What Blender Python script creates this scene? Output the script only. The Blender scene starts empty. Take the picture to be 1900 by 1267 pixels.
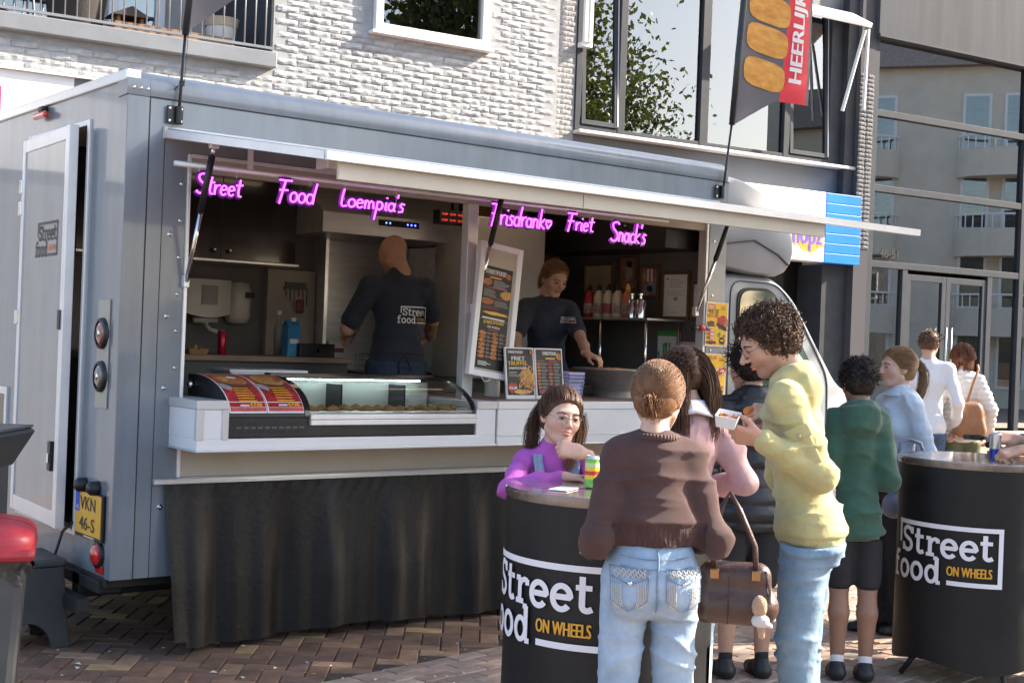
import bpy, bmesh, math, random
import numpy as np
from mathutils import Vector, Matrix
random.seed(7); np.random.seed(7)
SC = bpy.context.scene; COL = SC.collection
R = math.radians
# ------------------------------------------------------------------ camera
CAM = np.array([-2.449, -6.202, 1.6]); CF = np.array([.614, .7893, 0.]); CR = np.array([.7893, -.614, 0.]); CU = np.array([0, 0, 1.])
PHI = .038; FPX = 2490.
RP = math.cos(PHI)*CR+math.sin(PHI)*CU; UP = -math.sin(PHI)*CR+math.cos(PHI)*CU; FP = CF-.0022*CU
cd = bpy.data.cameras.new('camera'); cam = bpy.data.objects.new('camera', cd); COL.objects.link(cam)
cd.sensor_width = 36; cd.lens = FPX/1900*36; cd.clip_start = .05; cd.clip_end = 3000
m = Matrix((RP.tolist(), UP.tolist(), (-FP).tolist())).transposed().to_4x4(); m.translation = CAM.tolist()
cam.matrix_world = m; SC.camera = cam
# ------------------------------------------------------------------ sky and sun
SUN_H = .966*CR+.259*CF; SUN_EL = R(31)
SUN = Vector((SUN_H[0]*math.cos(SUN_EL), SUN_H[1]*math.cos(SUN_EL), math.sin(SUN_EL)))
w = bpy.data.worlds.new('World'); SC.world = w; w.use_nodes = True
nt = w.node_tree; bg = nt.nodes['Background']
sky = nt.nodes.new('ShaderNodeTexSky'); sky.sky_type = 'NISHITA'; sky.sun_disc = False
sky.sun_elevation = SUN_EL; sky.sun_rotation = math.atan2(SUN.x, SUN.y)
sky.air_density = 1.0; sky.dust_density = 2.5; sky.ozone_density = 1.0
nt.links.new(sky.outputs[0], bg.inputs[0]); bg.inputs[1].default_value = .14
sl = bpy.data.lights.new('sun', 'SUN'); sl.energy = 5.0; sl.angle = R(.53); sl.color = (1, .88, .73)
so = bpy.data.objects.new('sun', sl); COL.objects.link(so); so.rotation_euler = SUN.to_track_quat('Z', 'Y').to_euler()
vs = SC.view_settings; vs.view_transform = 'Standard'; vs.look = 'None'; vs.exposure = 1.75; vs.gamma = 1
SC.cycles.max_bounces = 8; SC.cycles.transparent_max_bounces = 16; SC.cycles.caustics_reflective = False; SC.cycles.caustics_refractive = False
SC.cycles.use_denoising = True

# ------------------------------------------------------------------ helpers
def ray(x, y): return FP+(x-950)/FPX*RP+(633.5-y)/FPX*UP
def on_y(x, y, c=0.): d = ray(x, y); return CAM+d*(c-CAM[1])/d[1]
def on_x(x, y, c=0.): d = ray(x, y); return CAM+d*(c-CAM[0])/d[0]
def on_z(x, y, c=0.): d = ray(x, y); return CAM+d*(c-CAM[2])/d[2]
def dep(x, y, D): return CAM+ray(x, y)*D
def proj(p):
    v = np.array(p)-CAM; d = v@FP; return 950+v@RP/d*FPX, 633.5-v@UP/d*FPX, d
def world(lat, depth, z=0.): p = CAM+CR*lat+CF*depth; return np.array([p[0], p[1], z])
FO = np.array([5.77, 5.77, 0.]); FA = -.110
FD = np.array([math.cos(FA), math.sin(FA), 0]); FN = np.array([math.sin(FA), -math.cos(FA), 0])
def on_f(x, y, off=0.):
    d = ray(x, y); t = ((FO+FN*off-CAM)@FN)/(d@FN); p = CAM+d*t; return (p-FO)@FD, p[2]

MATS = {}
def mat(name, col=(.5, .5, .5), rough=.5, metal=0., var=.0, vs=6., bump=0., bs=60., coat=0., emit=None, es=0., col2=None, spec=.5, trans=0., sheen=0., sss=0., stretch=None, attr=None, aniso=0.):
    if name in MATS: return MATS[name]
    M = bpy.data.materials.new(name); M.use_nodes = True; n = M.node_tree.nodes; L = M.node_tree.links; b = n['Principled BSDF']
    b.inputs['Roughness'].default_value = rough; b.inputs['Metallic'].default_value = metal; b.inputs['Base Color'].default_value = (*col, 1)
    b.inputs['Coat Weight'].default_value = coat; b.inputs['Coat Roughness'].default_value = .06; b.inputs['Specular IOR Level'].default_value = spec
    b.inputs['Transmission Weight'].default_value = trans; b.inputs['Sheen Weight'].default_value = sheen; b.inputs['Anisotropic'].default_value = aniso
    if sss: b.inputs['Subsurface Weight'].default_value = sss; b.inputs['Subsurface Radius'].default_value = (.6, .25, .12); b.inputs['Subsurface Scale'].default_value = .012
    if emit: b.inputs['Emission Color'].default_value = (*emit, 1); b.inputs['Emission Strength'].default_value = es
    tc = n.new('ShaderNodeTexCoord'); co = tc.outputs['Object']
    if stretch:
        mp = n.new('ShaderNodeMapping'); mp.inputs['Scale'].default_value = stretch; L.new(co, mp.inputs[0]); co = mp.outputs[0]
    if var or col2:
        nz = n.new('ShaderNodeTexNoise'); nz.inputs['Scale'].default_value = vs; nz.inputs['Detail'].default_value = 6; nz.inputs['Roughness'].default_value = .62; L.new(co, nz.inputs['Vector'])
        cr = n.new('ShaderNodeValToRGB'); c2 = col2 or tuple(min(1, c*(1+var)) for c in col); c1 = col if col2 else tuple(c*(1-var) for c in col)
        cr.color_ramp.elements[0].position = .36; cr.color_ramp.elements[1].position = .66
        cr.color_ramp.elements[0].color = (*c1, 1); cr.color_ramp.elements[1].color = (*c2, 1)
        L.new(nz.outputs[0], cr.inputs[0]); out = cr.outputs[0]
    else: out = None
    if attr:
        at = n.new('ShaderNodeAttribute'); at.attribute_type = attr[0]; at.attribute_name = attr[1]
        if out is None:
            L.new(at.outputs['Color'], b.inputs['Base Color'])
        else:
            mx = n.new('ShaderNodeMix'); mx.data_type = 'RGBA'; mx.blend_type = 'MULTIPLY'; mx.inputs[0].default_value = 1
            L.new(out, mx.inputs[6]); L.new(at.outputs['Color'], mx.inputs[7]); out = mx.outputs[2]
    if out is not None: L.new(out, b.inputs['Base Color'])
    if bump:
        n2 = n.new('ShaderNodeTexNoise'); n2.inputs['Scale'].default_value = bs; n2.inputs['Detail'].default_value = 4; L.new(co, n2.inputs['Vector'])
        bp = n.new('ShaderNodeBump'); bp.inputs['Strength'].default_value = bump; bp.inputs['Distance'].default_value = .01; L.new(n2.outputs[0], bp.inputs['Height']); L.new(bp.outputs[0], b.inputs['Normal'])
        if var or col2:
            rr = n.new('ShaderNodeMapRange'); rr.inputs[3].default_value = max(0, rough-.08); rr.inputs[4].default_value = min(1, rough+.1); L.new(n2.outputs[0], rr.inputs[0]); L.new(rr.outputs[0], b.inputs['Roughness'])
    MATS[name] = M; return M
def glass(name, tint=(.8, .85, .84), ior=1.55, rough=0., gain=1.):
    M = bpy.data.materials.new(name); M.use_nodes = True; n = M.node_tree.nodes; L = M.node_tree.links; n.clear()
    o = n.new('ShaderNodeOutputMaterial'); mx = n.new('ShaderNodeMixShader'); t = n.new('ShaderNodeBsdfTransparent'); g = n.new('ShaderNodeBsdfGlossy'); f = n.new('ShaderNodeFresnel')
    t.inputs[0].default_value = (*tint, 1); g.inputs['Roughness'].default_value = rough; f.inputs[0].default_value = ior
    mm = n.new('ShaderNodeMath'); mm.operation = 'MULTIPLY'; mm.inputs[1].default_value = gain; mm.use_clamp = True
    L.new(f.outputs[0], mm.inputs[0]); L.new(mm.outputs[0], mx.inputs[0]); L.new(t.outputs[0], mx.inputs[1]); L.new(g.outputs[0], mx.inputs[2]); L.new(mx.outputs[0], o.inputs[0])
    MATS[name] = M; return M

class MB:
    """collects faces with material slots and becomes one mesh object"""
    def __init__(s): s.v = []; s.f = []; s.mi = []; s.mats = []
    def slot(s, m):
        if m not in s.mats: s.mats.append(m)
        return s.mats.index(m)
    def add(s, v, f, m):
        o = len(s.v); k = s.slot(m); s.v += [tuple(map(float, p)) for p in v]; s.f += [tuple(i+o for i in q) for q in f]; s.mi += [k]*len(f); return s
    def box(s, a, b, m):
        (x0, y0, z0), (x1, y1, z1) = a, b
        x0, x1 = min(x0, x1), max(x0, x1); y0, y1 = min(y0, y1), max(y0, y1); z0, z1 = min(z0, z1), max(z0, z1)
        v = [(x0, y0, z0), (x1, y0, z0), (x1, y1, z0), (x0, y1, z0), (x0, y0, z1), (x1, y0, z1), (x1, y1, z1), (x0, y1, z1)]
        return s.add(v, [(0, 3, 2, 1), (4, 5, 6, 7), (0, 1, 5, 4), (1, 2, 6, 5), (2, 3, 7, 6), (3, 0, 4, 7)], m)
    def bar(s, p, q, w, h, m, up=(0, 0, 1)):
        p = np.array(p, float); q = np.array(q, float); d = (q-p)/np.linalg.norm(q-p); a = np.cross(d, up)
        if np.linalg.norm(a) < 1e-5: a = np.cross(d, (0, 1, 0))
        a /= np.linalg.norm(a); b = np.cross(a, d); v = []
        for c in (p, q):
            for i, j in ((-1, -1), (1, -1), (1, 1), (-1, 1)): v.append(c+a*i*w/2+b*j*h/2)
        return s.add(v, [(0, 1, 2, 3), (7, 6, 5, 4), (0, 4, 5, 1), (1, 5, 6, 2), (2, 6, 7, 3), (3, 7, 4, 0)], m)
    def tube(s, pts, r, m, n=8, cap=True):
        pts = [np.array(p, float) for p in pts]; k = len(pts); rr = r if hasattr(r, '__len__') else [r]*k
        v = []; f = []; pa = None
        for i, p in enumerate(pts):
            d = pts[min(i+1, k-1)]-pts[max(i-1, 0)]; d = d/(np.linalg.norm(d)+1e-9)
            if pa is None:
                a = np.cross(d, (0, 0, 1)) if abs(d[2]) < .9 else np.cross(d, (1, 0, 0))
            else: a = pa-d*(pa@d)
            a = a/(np.linalg.norm(a)+1e-9); pa = a; b = np.cross(d, a)
            for j in range(n):
                t = 2*math.pi*j/n; v.append(p+(a*math.cos(t)+b*math.sin(t))*rr[i])
        for i in range(k-1):
            for j in range(n): f.append((i*n+j, i*n+(j+1) % n, (i+1)*n+(j+1) % n, (i+1)*n+j))
        if cap: f.append(tuple(range(n-1, -1, -1))); f.append(tuple((k-1)*n+j for j in range(n)))
        return s.add(v, f, m)
    def lathe(s, prof, c, m, n=24, axis='z', a0=0, a1=2*math.pi):
        full = abs(a1-a0-2*math.pi) < 1e-6; k = n if full else n+1; v = []; f = []
        for (r, h) in prof:
            for j in range(k):
                t = a0+(a1-a0)*j/n; x, y = r*math.cos(t), r*math.sin(t)
                p = (x, y, h) if axis == 'z' else ((h, x, y) if axis == 'x' else (x, h, y))
                v.append((p[0]+c[0], p[1]+c[1], p[2]+c[2]))
        for i in range(len(prof)-1):
            for j in range(n): f.append((i*k+j, i*k+(j+1) % k, (i+1)*k+(j+1) % k, (i+1)*k+j))
        return s.add(v, f, m)
    def prism(s, poly, a, b, m, axis='y'):
        """poly in the plane perpendicular to axis: y->(x,z), x->(y,z), z->(x,y)"""
        P = {'y': lambda u, w, h: (u, h, w), 'x': lambda u, w, h: (h, u, w), 'z': lambda u, w, h: (u, w, h)}[axis]
        n = len(poly); v = [P(u, w, a) for u, w in poly]+[P(u, w, b) for u, w in poly]
        f = [tuple(range(n)), tuple(range(2*n-1, n-1, -1))]+[(i, i+n, (i+1) % n+n, (i+1) % n) for i in range(n)]
        return s.add(v, f, m)
    def quad(s, a, b, c, d, m): return s.add([a, b, c, d], [(0, 1, 2, 3)], m)
    def grid(s, fn, nu, nv, m):
        v = [fn(i/nu, j/nv) for j in range(nv+1) for i in range(nu+1)]
        f = [(j*(nu+1)+i, j*(nu+1)+i+1, (j+1)*(nu+1)+i+1, (j+1)*(nu+1)+i) for j in range(nv) for i in range(nu)]
        return s.add(v, f, m)
    def xf(s, fn): s.v = [tuple(map(float, fn(*p))) for p in s.v]; return s
    def merge(s, o, fn=None):
        b = len(s.v); s.v += [tuple(map(float, fn(*p))) if fn else p for p in o.v]; s.f += [tuple(i+b for i in q) for q in o.f]
        mp = [s.slot(m) for m in o.mats]; s.mi += [mp[i] for i in o.mi]; return s
    def mesh(s, name, smooth=False):
        me = bpy.data.meshes.new(name); me.from_pydata(s.v, [], s.f)
        for m in s.mats: me.materials.append(m)
        me.polygons.foreach_set('material_index', s.mi)
        if smooth: me.polygons.foreach_set('use_smooth', [True]*len(s.f))
        me.update(); return me
    def build(s, name, parent=None, smooth=False, bevel=0., solid=0., fix=False, seg=2, auto=None):
        me = s.mesh(name, smooth)
        if fix:
            bm = bmesh.new(); bm.from_mesh(me); bmesh.ops.recalc_face_normals(bm, faces=bm.faces); bm.to_mesh(me); bm.free()
        if auto: me.polygons.foreach_set('use_smooth', [True]*len(s.f)); me.set_sharp_from_angle(angle=R(auto))
        o = bpy.data.objects.new(name, me); COL.objects.link(o); o.parent = parent
        if solid: md = o.modifiers.new('s', 'SOLIDIFY'); md.thickness = solid; md.offset = 0
        if bevel: md = o.modifiers.new('b', 'BEVEL'); md.width = bevel; md.segments = seg; md.limit_method = 'ANGLE'
        return o
def tag(o, label=None, cat=None, group=None, kind=None):
    if label: o['label'] = label
    if cat: o['category'] = cat
    if group: o['group'] = group
    if kind: o['kind'] = kind
    return o
def thing(name, label, cat, loc=(0, 0, 0), rz=0., group=None):
    o = bpy.data.objects.new(name, None); COL.objects.link(o); o.location = [float(c) for c in loc]; o.rotation_euler = (0, 0, rz); o.empty_display_size = .1
    return tag(o, label, cat, group)
def cp(o, parent=None):
    c = o.copy(); COL.objects.link(c); c.parent = parent; return c

# text: glyph outlines of the built-in font, one cached mesh per character
GL = {}
def _adv(s):
    cu = bpy.data.curves.new('t', 'FONT'); cu.body = s; cu.resolution_u = 3; cu.fill_mode = 'BOTH'; ob = bpy.data.objects.new('t', cu); COL.objects.link(ob)
    me = bpy.data.meshes.new_from_object(ob.evaluated_get(bpy.context.evaluated_depsgraph_get()))
    v = [tuple(p.co) for p in me.vertices]; f = [tuple(p.vertices) for p in me.polygons]
    bpy.data.objects.remove(ob); bpy.data.curves.remove(cu); bpy.data.meshes.remove(me); return v, f
def _glyphs(chars):
    hh = max(p[0] for p in _adv('HH')[0])
    for c in chars:
        v, f = _adv(c); w = max(p[0] for p in _adv('H'+c+'H')[0])-hh; GL[c] = (v, f, w)
_glyphs("ABCDEFGHIJKLMNOPQRSTUVWXYZabcdefghijklmnopqrstuvwxyz0123456789€.,-'!:")
def text(s, size, wid=None, bold=0.):
    """2-D text as (verts, faces), baseline at 0, cap height = size; wid squeezes it to that width; bold thickens by doubling"""
    k = size/.729; V = []; Fc = []; x = 0.
    for c in s:
        if c == ' ': x += .3; continue
        v, f, a = GL.get(c, GL['o']); o = len(V); V += [((p[0]+x)*k, p[1]*k) for p in v]; Fc += [tuple(i+o for i in q) for q in f]; x += a
    if wid and V:
        x1 = max(p[0] for p in V); x0 = min(p[0] for p in V); V = [((p[0]-x0)*wid/(x1-x0), p[1]) for p in V]
    if bold:
        n = len(V); V2 = []
        for dx in (-bold, bold): V2 += [(p[0]+dx, p[1]) for p in V]
        Fc = Fc+[tuple(i+n for i in q) for q in Fc]; V = V2
    return V, Fc
# slab-serif logo lettering drawn with strokes on a unit grid (x-height .68, ascender 1)
def _arc(cx, cy, rx, ry, a, b, n=12): return [(cx+rx*math.cos(R(a+(b-a)*i/n)), cy+ry*math.sin(R(a+(b-a)*i/n))) for i in range(n+1)]
SLAB = {
 'S': (.62, [[(.52, .76), (.50, .86)]+_arc(.30, .74, .21, .19, 40, 200, 10)+[(.14, .60), (.30, .52), (.46, .44)]+_arc(.30, .27, .22, .2, 30, -150, 12)+[(.07, .26)], [(.545, .70), (.545, .96)], [(.065, .04), (.065, .34)]]),
 't': (.46, [[(.18, .95), (.18, .22)]+_arc(.30, .2, .12, .13, 180, 290, 8)+[(.43, .12)], [(.02, .66), (.42, .66)]]),
 'r': (.50, [[(.17, .68), (.17, .06)], [(.02, .66), (.20, .66)], [(.02, .06), (.34, .06)], [(.17, .46), (.24, .60), (.36, .65), (.46, .62)], [(.46, .66), (.46, .50)]]),
 'e': (.60, [[(.08, .37), (.54, .37)]+_arc(.31, .37, .23, .29, 0, 180, 14)+_arc(.31, .35, .23, .30, 180, 320, 12)]),
 'f': (.44, [[(.17, .06), (.17, .78)]+_arc(.31, .8, .14, .17, 180, 60, 8)+[(.44, .93)], [(.02, .65), (.38, .65)], [(.02, .06), (.36, .06)]]),
 'o': (.62, [_arc(.31, .36, .23, .30, 0, 360, 22)]),
 'd': (.64, [[(.48, .98), (.48, .06)], [(.34, .96), (.50, .96)], [(.46, .06), (.62, .06)], _arc(.27, .35, .20, .29, 0, 360, 20)]),
}
def stroke(pts, w):
    n = len(pts); V = []; P = [np.array(p, float) for p in pts]; closed = np.linalg.norm(P[0]-P[-1]) < 1e-6
    for i in range(n):
        a = P[i-1] if i else (P[-2] if closed else P[0]); b = P[i+1] if i < n-1 else (P[1] if closed else P[-1])
        d = b-a; d = d/(np.linalg.norm(d)+1e-9); q = np.array([-d[1], d[0]])*w/2; V += [tuple(P[i]+q), tuple(P[i]-q)]
    return V, [(2*i, 2*i+1, 2*i+3, 2*i+2) for i in range(n-1)]
def slab(word, h, wid, sw=.155):
    """list of (verts, faces) layers scaled to ascender height h and total width wid"""
    tot = sum(SLAB[c][0] for c in word)+.05*len(word); x = 0.; out = []
    for c in word:
        a, ss = SLAB[c]
        for k, p in enumerate(ss):
            V, Fc = stroke(p, sw if k == 0 else sw*.92); out.append(([((u+x)*wid/tot, v*h) for u, v in V], Fc))
        x += a+.05
    return out
def logo(W, white, orange, small=True):
    """flat logo of width W in x,z (y = stacking height), origin lower left"""
    b = MB(); k = W/100.
    def rect(x0, z0, x1, z1, y=0., n=6):
        for i in range(n):
            a = x0+(x1-x0)*i/n; c = x0+(x1-x0)*(i+1)/n; b.quad((a*k, y, z0*k), (c*k, y, z0*k), (c*k, y, z1*k), (a*k, y, z1*k), white)
    rect(8, 42, 100, 45.5, n=16); rect(96.5, 0, 100, 42, .0002, 1); rect(8, 27, 11.5, 42, .0002, 1); rect(59, 0, 96.5, 3.5, .0, 10)
    lay = 0
    for wd, x, z, h, wid in (('Street', 14, 20.5, 20.5, 80), ('food', 0, -.5, 20.5, 55.5)):
        for V, Fc in slab(wd, h, wid): b.add([((p[0]+x)*k, -.0001*(1+lay % 4), (p[1]+z)*k) for p in V], Fc, white); lay += 1
    if small:
        V, Fc = text('ON WHEELS', 7.6, 33, .3); b.add([((p[0]+59)*k, -.00015-.0001*(i >= len(V)//2), (p[1]+7.5)*k) for i, p in enumerate(V)], Fc, orange)
    return b
# ------------------------------------------------------------------ ground
def paver_mat(name, far=False):
    M = bpy.data.materials.new(name); M.use_nodes = True; n = M.node_tree.nodes; L = M.node_tree.links; b = n['Principled BSDF']; b.inputs['Roughness'].default_value = .82
    tc = n.new('ShaderNodeTexCoord'); nz = n.new('ShaderNodeTexNoise'); nz.inputs['Scale'].default_value = 14; nz.inputs['Detail'].default_value = 8; L.new(tc.outputs['Object'], nz.inputs[0])
    if far:
        br = n.new('ShaderNodeTexBrick'); br.inputs['Scale'].default_value = 5; br.inputs['Color1'].default_value = (.30, .22, .18, 1); br.inputs['Color2'].default_value = (.24, .17, .14, 1); br.inputs['Mortar'].default_value = (.14, .12, .10, 1)
        br.inputs['Mortar Size'].default_value = .012; L.new(tc.outputs['Object'], br.inputs[0]); src = br.outputs[0]
    else:
        at = n.new('ShaderNodeAttribute'); at.attribute_name = 'tone'; at.attribute_type = 'GEOMETRY'; ao = n.new('ShaderNodeAttribute'); ao.attribute_name = 'tone'; ao.attribute_type = 'OBJECT'
        ad = n.new('ShaderNodeMix'); ad.data_type = 'RGBA'; ad.blend_type = 'ADD'; ad.inputs[0].default_value = 1; L.new(at.outputs['Color'], ad.inputs[6]); L.new(ao.outputs['Color'], ad.inputs[7]); src = ad.outputs[2]
    mx = n.new('ShaderNodeMix'); mx.data_type = 'RGBA'; mx.blend_type = 'OVERLAY'; mx.inputs[0].default_value = .55; L.new(src, mx.inputs[6]); L.new(nz.outputs[0], mx.inputs[7]); L.new(mx.outputs[2], b.inputs['Base Color'])
    n2 = n.new('ShaderNodeTexNoise'); n2.inputs['Scale'].default_value = 160; L.new(tc.outputs['Object'], n2.inputs[0]); bp = n.new('ShaderNodeBump'); bp.inputs['Strength'].default_value = .35; bp.inputs['Distance'].default_value = .004; L.new(n2.outputs[0], bp.inputs['Height']); L.new(bp.outputs[0], b.inputs['Normal'])
    return M
PAV = paver_mat('clinker_paver'); PAVF = paver_mat('far_paving', True)
SAND = mat('joint_sand', (.055, .046, .038), .95, var=.35, vs=20, bump=.4, bs=120)
g = MB(); g.quad((-400, -400, -.03), (400, -400, -.03), (400, 400, -.03), (-400, 400, -.03), PAVF).build('ground').__setitem__('kind', 'structure')
px0, py0, px1, py1 = -3.4, -4.2, 8.4, 5.1
pb = MB(); pb.quad((px0, py0, -.008), (px1, py0, -.008), (px1, py1, -.008), (px0, py1, -.008), SAND)
pave = pb.build('street_paving'); pave['kind'] = 'structure'
def paver_mesh(L, W, j):
    b = MB(); c = .005; z = 0.; rnd = random.Random(j); e = [rnd.uniform(-.0012, .0012) for _ in range(4)]
    x, y = L/2-.003, W/2-.003
    v = [(-x, -y, -.03), (x, -y, -.03), (x, y, -.03), (-x, y, -.03), (-x, -y, -c), (x, -y, -c), (x, y, -c), (-x, y, -c), (-x+c, -y+c, e[0]), (x-c, -y+c, e[1]), (x-c, y-c, e[2]), (-x+c, y-c, e[3])]
    b.add(v, [(8, 9, 10, 11), (4, 5, 9, 8), (5, 6, 10, 9), (6, 7, 11, 10), (7, 4, 8, 11), (0, 1, 5, 4), (1, 2, 6, 5), (2, 3, 7, 6), (3, 0, 4, 7)], PAV); return b
def tone(kind):
    r_ = random.random(); k = random.uniform(.8, 1.15)
    if kind == 'h': c = (.195, .118, .080) if r_ < .42 else (.165, .098, .072) if r_ < .64 else (.135, .088, .068) if r_ < .78 else (.30, .19, .12) if r_ < .93 else (.42, .29, .14)
    else: c = (.33, .25, .20) if r_ < .5 else (.29, .20, .16) if r_ < .8 else (.37, .30, .24)
    return tuple(k*x for x in c)
spots = []   # x, y, angle, kind
ea = math.atan2(.167, 1.135); ed = np.array([math.cos(ea), math.sin(ea)]); en = np.array([-ed[1], ed[0]]); e0 = np.array([.768, -.918])
hl, hw = .205, .102
ha = ea+R(45)
hd = np.array([math.cos(ha), math.sin(ha)]); hn = np.array([-hd[1], hd[0]])
for i in range(-90, 91):
    for j in range(-90, 91):
        for (du, dv, t) in ((1.0, .5, 0), (.5, 2., 1)):       # classic 2:1 herringbone lattice
            # brick A: horizontal 2x1 at (i + ...), brick B: vertical 1x2
            u = (i*1-j*1)*1.0; v_ = (i*1+j*3)*1.0
            if t == 0: cu_, cv_ = u+1., v_+.5
            else: cu_, cv_ = u+.5, v_+2.
            p = e0+(hd*cu_+hn*cv_)*hw
            s_ = (p-e0)@en
            if s_ < .16 or not (px0 < p[0] < px1 and py0 < p[1] < py1): continue
            spots.append((p[0], p[1], ha+(math.pi/2 if t else 0), 'h'))
for k in range(-40, 60):       # edge row of stretchers, then running bond on the near side
    for row in range(-30, 1):
        p = e0+ed*(k*hl+(row % 2)*hl*.5)+en*(row*hw+.045)
        if px0 < p[0] < px1 and py0 < p[1] < py1: spots.append((p[0], p[1], ea, 'r'))
PV = {}
for kd, (L_, W_) in {'h': (hw*2, hw), 'r': (hl, hw)}.items(): PV[kd] = [paver_mesh(L_, W_, q) for q in range(6)]
def seen(p):
    a, b_, d = proj((p[0], p[1], 0)); 
    if not (-20 < a < 1920 and b_ < 1290 and d > 0): return None
    if a < 320: ok = b_ > 1075
    elif a < 935: ok = b_ > 1215-(a-315)*.122
    elif a < 1330: ok = False
    elif a < 1440: ok = b_ > 960
    elif a < 1540: ok = False
    elif a < 1670: ok = b_ > 1030
    else: ok = b_ > 1195
    return d if ok else None
vis = sorted([(seen(s_), k) for k, s_ in enumerate(spots) if seen(s_)])
pick = {k for _, k in vis[:300]}
pm = {kd: [b.mesh('paver') for b in PV[kd]] for kd in PV}
rest = MB(); tones = []
for k, (x, y, a, kd) in enumerate(spots):
    q = random.randrange(6); tn = tone(kd); dz = random.uniform(-.0025, .002); aa = a+random.uniform(-.012, .012)
    if k in pick:
        o = bpy.data.objects.new('paver', pm[kd][q]); COL.objects.link(o); o.parent = pave; o.location = (x, y, dz); o.rotation_euler = (random.uniform(-.004, .004), random.uniform(-.004, .004), aa); o['tone'] = tn
    else:
        c, s_ = math.cos(aa), math.sin(aa); rest.merge(PV[kd][q], lambda X, Y, Z: (x+X*c-Y*s_, y+X*s_+Y*c, Z+dz)); tones += [tn]*9
ro = rest.build('pavers', pave); ro['kind'] = 'stuff'
at = ro.data.attributes.new('tone', 'FLOAT_COLOR', 'FACE'); at.data.foreach_set('color', np.array([(*t, 1) for t in tones], np.float32).ravel())

# ------------------------------------------------------------------ white painted brick house
WHB = mat('white_painted_brick', (.375, .388, .398), .75, var=.16, vs=9, bump=.5, bs=70)
WHM = mat('white_painted_mortar', (.325, .336, .345), .85, var=.12, vs=8, bump=.3, bs=90)
SHB = mat('shaded_white_brick', (.30, .30, .30), .75, var=.15, vs=9, bump=.5, bs=70)  # return side of the white wall, darkened in colour to stand for shade
DKB = mat('dark_brick', (.075, .08, .095), .7, var=.25, vs=9, bump=.5, bs=70)
DKM = mat('dark_mortar', (.06, .06, .07), .9)
GRYM = mat('grey_metal_trim', (.20, .215, .235), .45, var=.1, vs=3, bump=.05)
FRD = mat('anthracite_frame', (.042, .048, .057), .6, spec=.2, var=.12, vs=5)
PANEL = mat('grey_facade_panel', (.125, .135, .15), .5, var=.12, vs=1.2)
WHT = mat('white_lacquer', (.78, .79, .80), .35, var=.04, vs=3)
ROOM = mat('room_wall', (.26, .25, .22), .9, var=.2, vs=1)
ROOMD = mat('dark_room', (.05, .05, .05), .9, var=.2, vs=1)
CURT = mat('olive_curtain', (.22, .21, .13), .9, var=.15, vs=3)
GLS = glass('window_glass', (.62, .68, .66), 2.4, gain=1.45)
GLB = glass('facade_glass', (.6, .63, .58), 2.3, gain=3.0)
house = thing('brick_house', 'white painted brick house with balcony and white framed window behind the food truck', 'house', FO, FA)
def brickm(L, H, j, m, rough=.009):
    """rough-faced brick, front towards -y"""
    rnd = np.random.RandomState(j); nu, nv = 5, 3; b = MB(); v = []
    for q in range(nv+1):
        for p in range(nu+1):
            edge = p in (0, nu) or q in (0, nv); ox, oz = (rnd.uniform(-.006, .006), rnd.uniform(-.0045, .0045))
            v.append((-L/2+L*p/nu+ox, (-.004+rnd.uniform(-.002, .002)) if edge else -.007-rnd.uniform(0, rough), -H/2+H*q/nv+oz))
    f = [(q*(nu+1)+p, q*(nu+1)+p+1, (q+1)*(nu+1)+p+1, (q+1)*(nu+1)+p) for q in range(nv) for p in range(nu)]
    b.add(v, f, m)
    rim = [p for p in range(nu+1)]+[q*(nu+1)+nu for q in range(1, nv+1)]+[nv*(nu+1)+p for p in range(nu-1, -1, -1)]+[q*(nu+1) for q in range(nv-1, 0, -1)]
    vv = [v[i] for i in rim]; n = len(rim); b.add(vv+[(a, .012, c) for a, _, c in vv], [(i+n, (i+1) % n+n, (i+1) % n, i) for i in range(n)], m)
    return b
BL, BH, CL, CH = .231, .057, .24, .066
_n = WHB.node_tree.nodes; _l = WHB.node_tree.links; _oi = _n.new('ShaderNodeObjectInfo'); _hs = _n.new('ShaderNodeMapRange'); _hs.inputs[3].default_value = .80; _hs.inputs[4].default_value = 1.1; _mx = _n.new('ShaderNodeMix'); _mx.data_type = 'RGBA'; _mx.blend_type = 'MULTIPLY'; _mx.inputs[0].default_value = 1; _src = _n['Principled BSDF'].inputs['Base Color'].links[0].from_socket; _l.new(_oi.outputs['Random'], _hs.inputs[0]); _l.new(_src, _mx.inputs[6]); _l.new(_hs.outputs[0], _mx.inputs[7]); _l.new(_mx.outputs[2], _n['Principled BSDF'].inputs['Base Color'])
wv = [brickm(BL, BH, j, WHB) for j in range(14)]; wm = [b.mesh('brick') for b in wv]
wall = MB()
def slabw(b, u0, u1, z0, z1, m, y0=0., y1=.3): b.box((u0, y0, z0), (u1, y1, z1), m)
slabw(wall, -16, -1.95, -.1, 4.22, WHM); slabw(wall, -1.95, -.85, -.1, 9, WHM); slabw(wall, .52, 1.48, -.1, 9, WHM); slabw(wall, -.85, .52, -.1, 4.77, WHM); slabw(wall, -.85, .52, 6.3, 9, WHM); slabw(wall, -16, -1.95, 7., 9, WHM)
wallo = wall.build('wall', house)
bs_ = []
for r_ in range(0, 42):
    z = 3.46+r_*CH
    for c in range(-26, 9):
        u = c*CL+(r_ % 2)*CL*.5+random.uniform(-.01, .01)
        if u-BL/2 < -5.6 or u+BL/2 > 1.475: continue
        if z > 4.18 and u-BL/2 < -1.955: continue
        if z+BH/2 > 4.77 and u+BL/2 > -.86 and u-BL/2 < .53: continue
        p = FO+FD*u; a, b_, d = proj((p[0], p[1], z))
        inview = -15 < a < 1050 and -6 < b_ < (205-.338*a-4 if a < 230 else 128+.163*(a-230)+3)
        bs_.append((inview, d, u, z))
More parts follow.
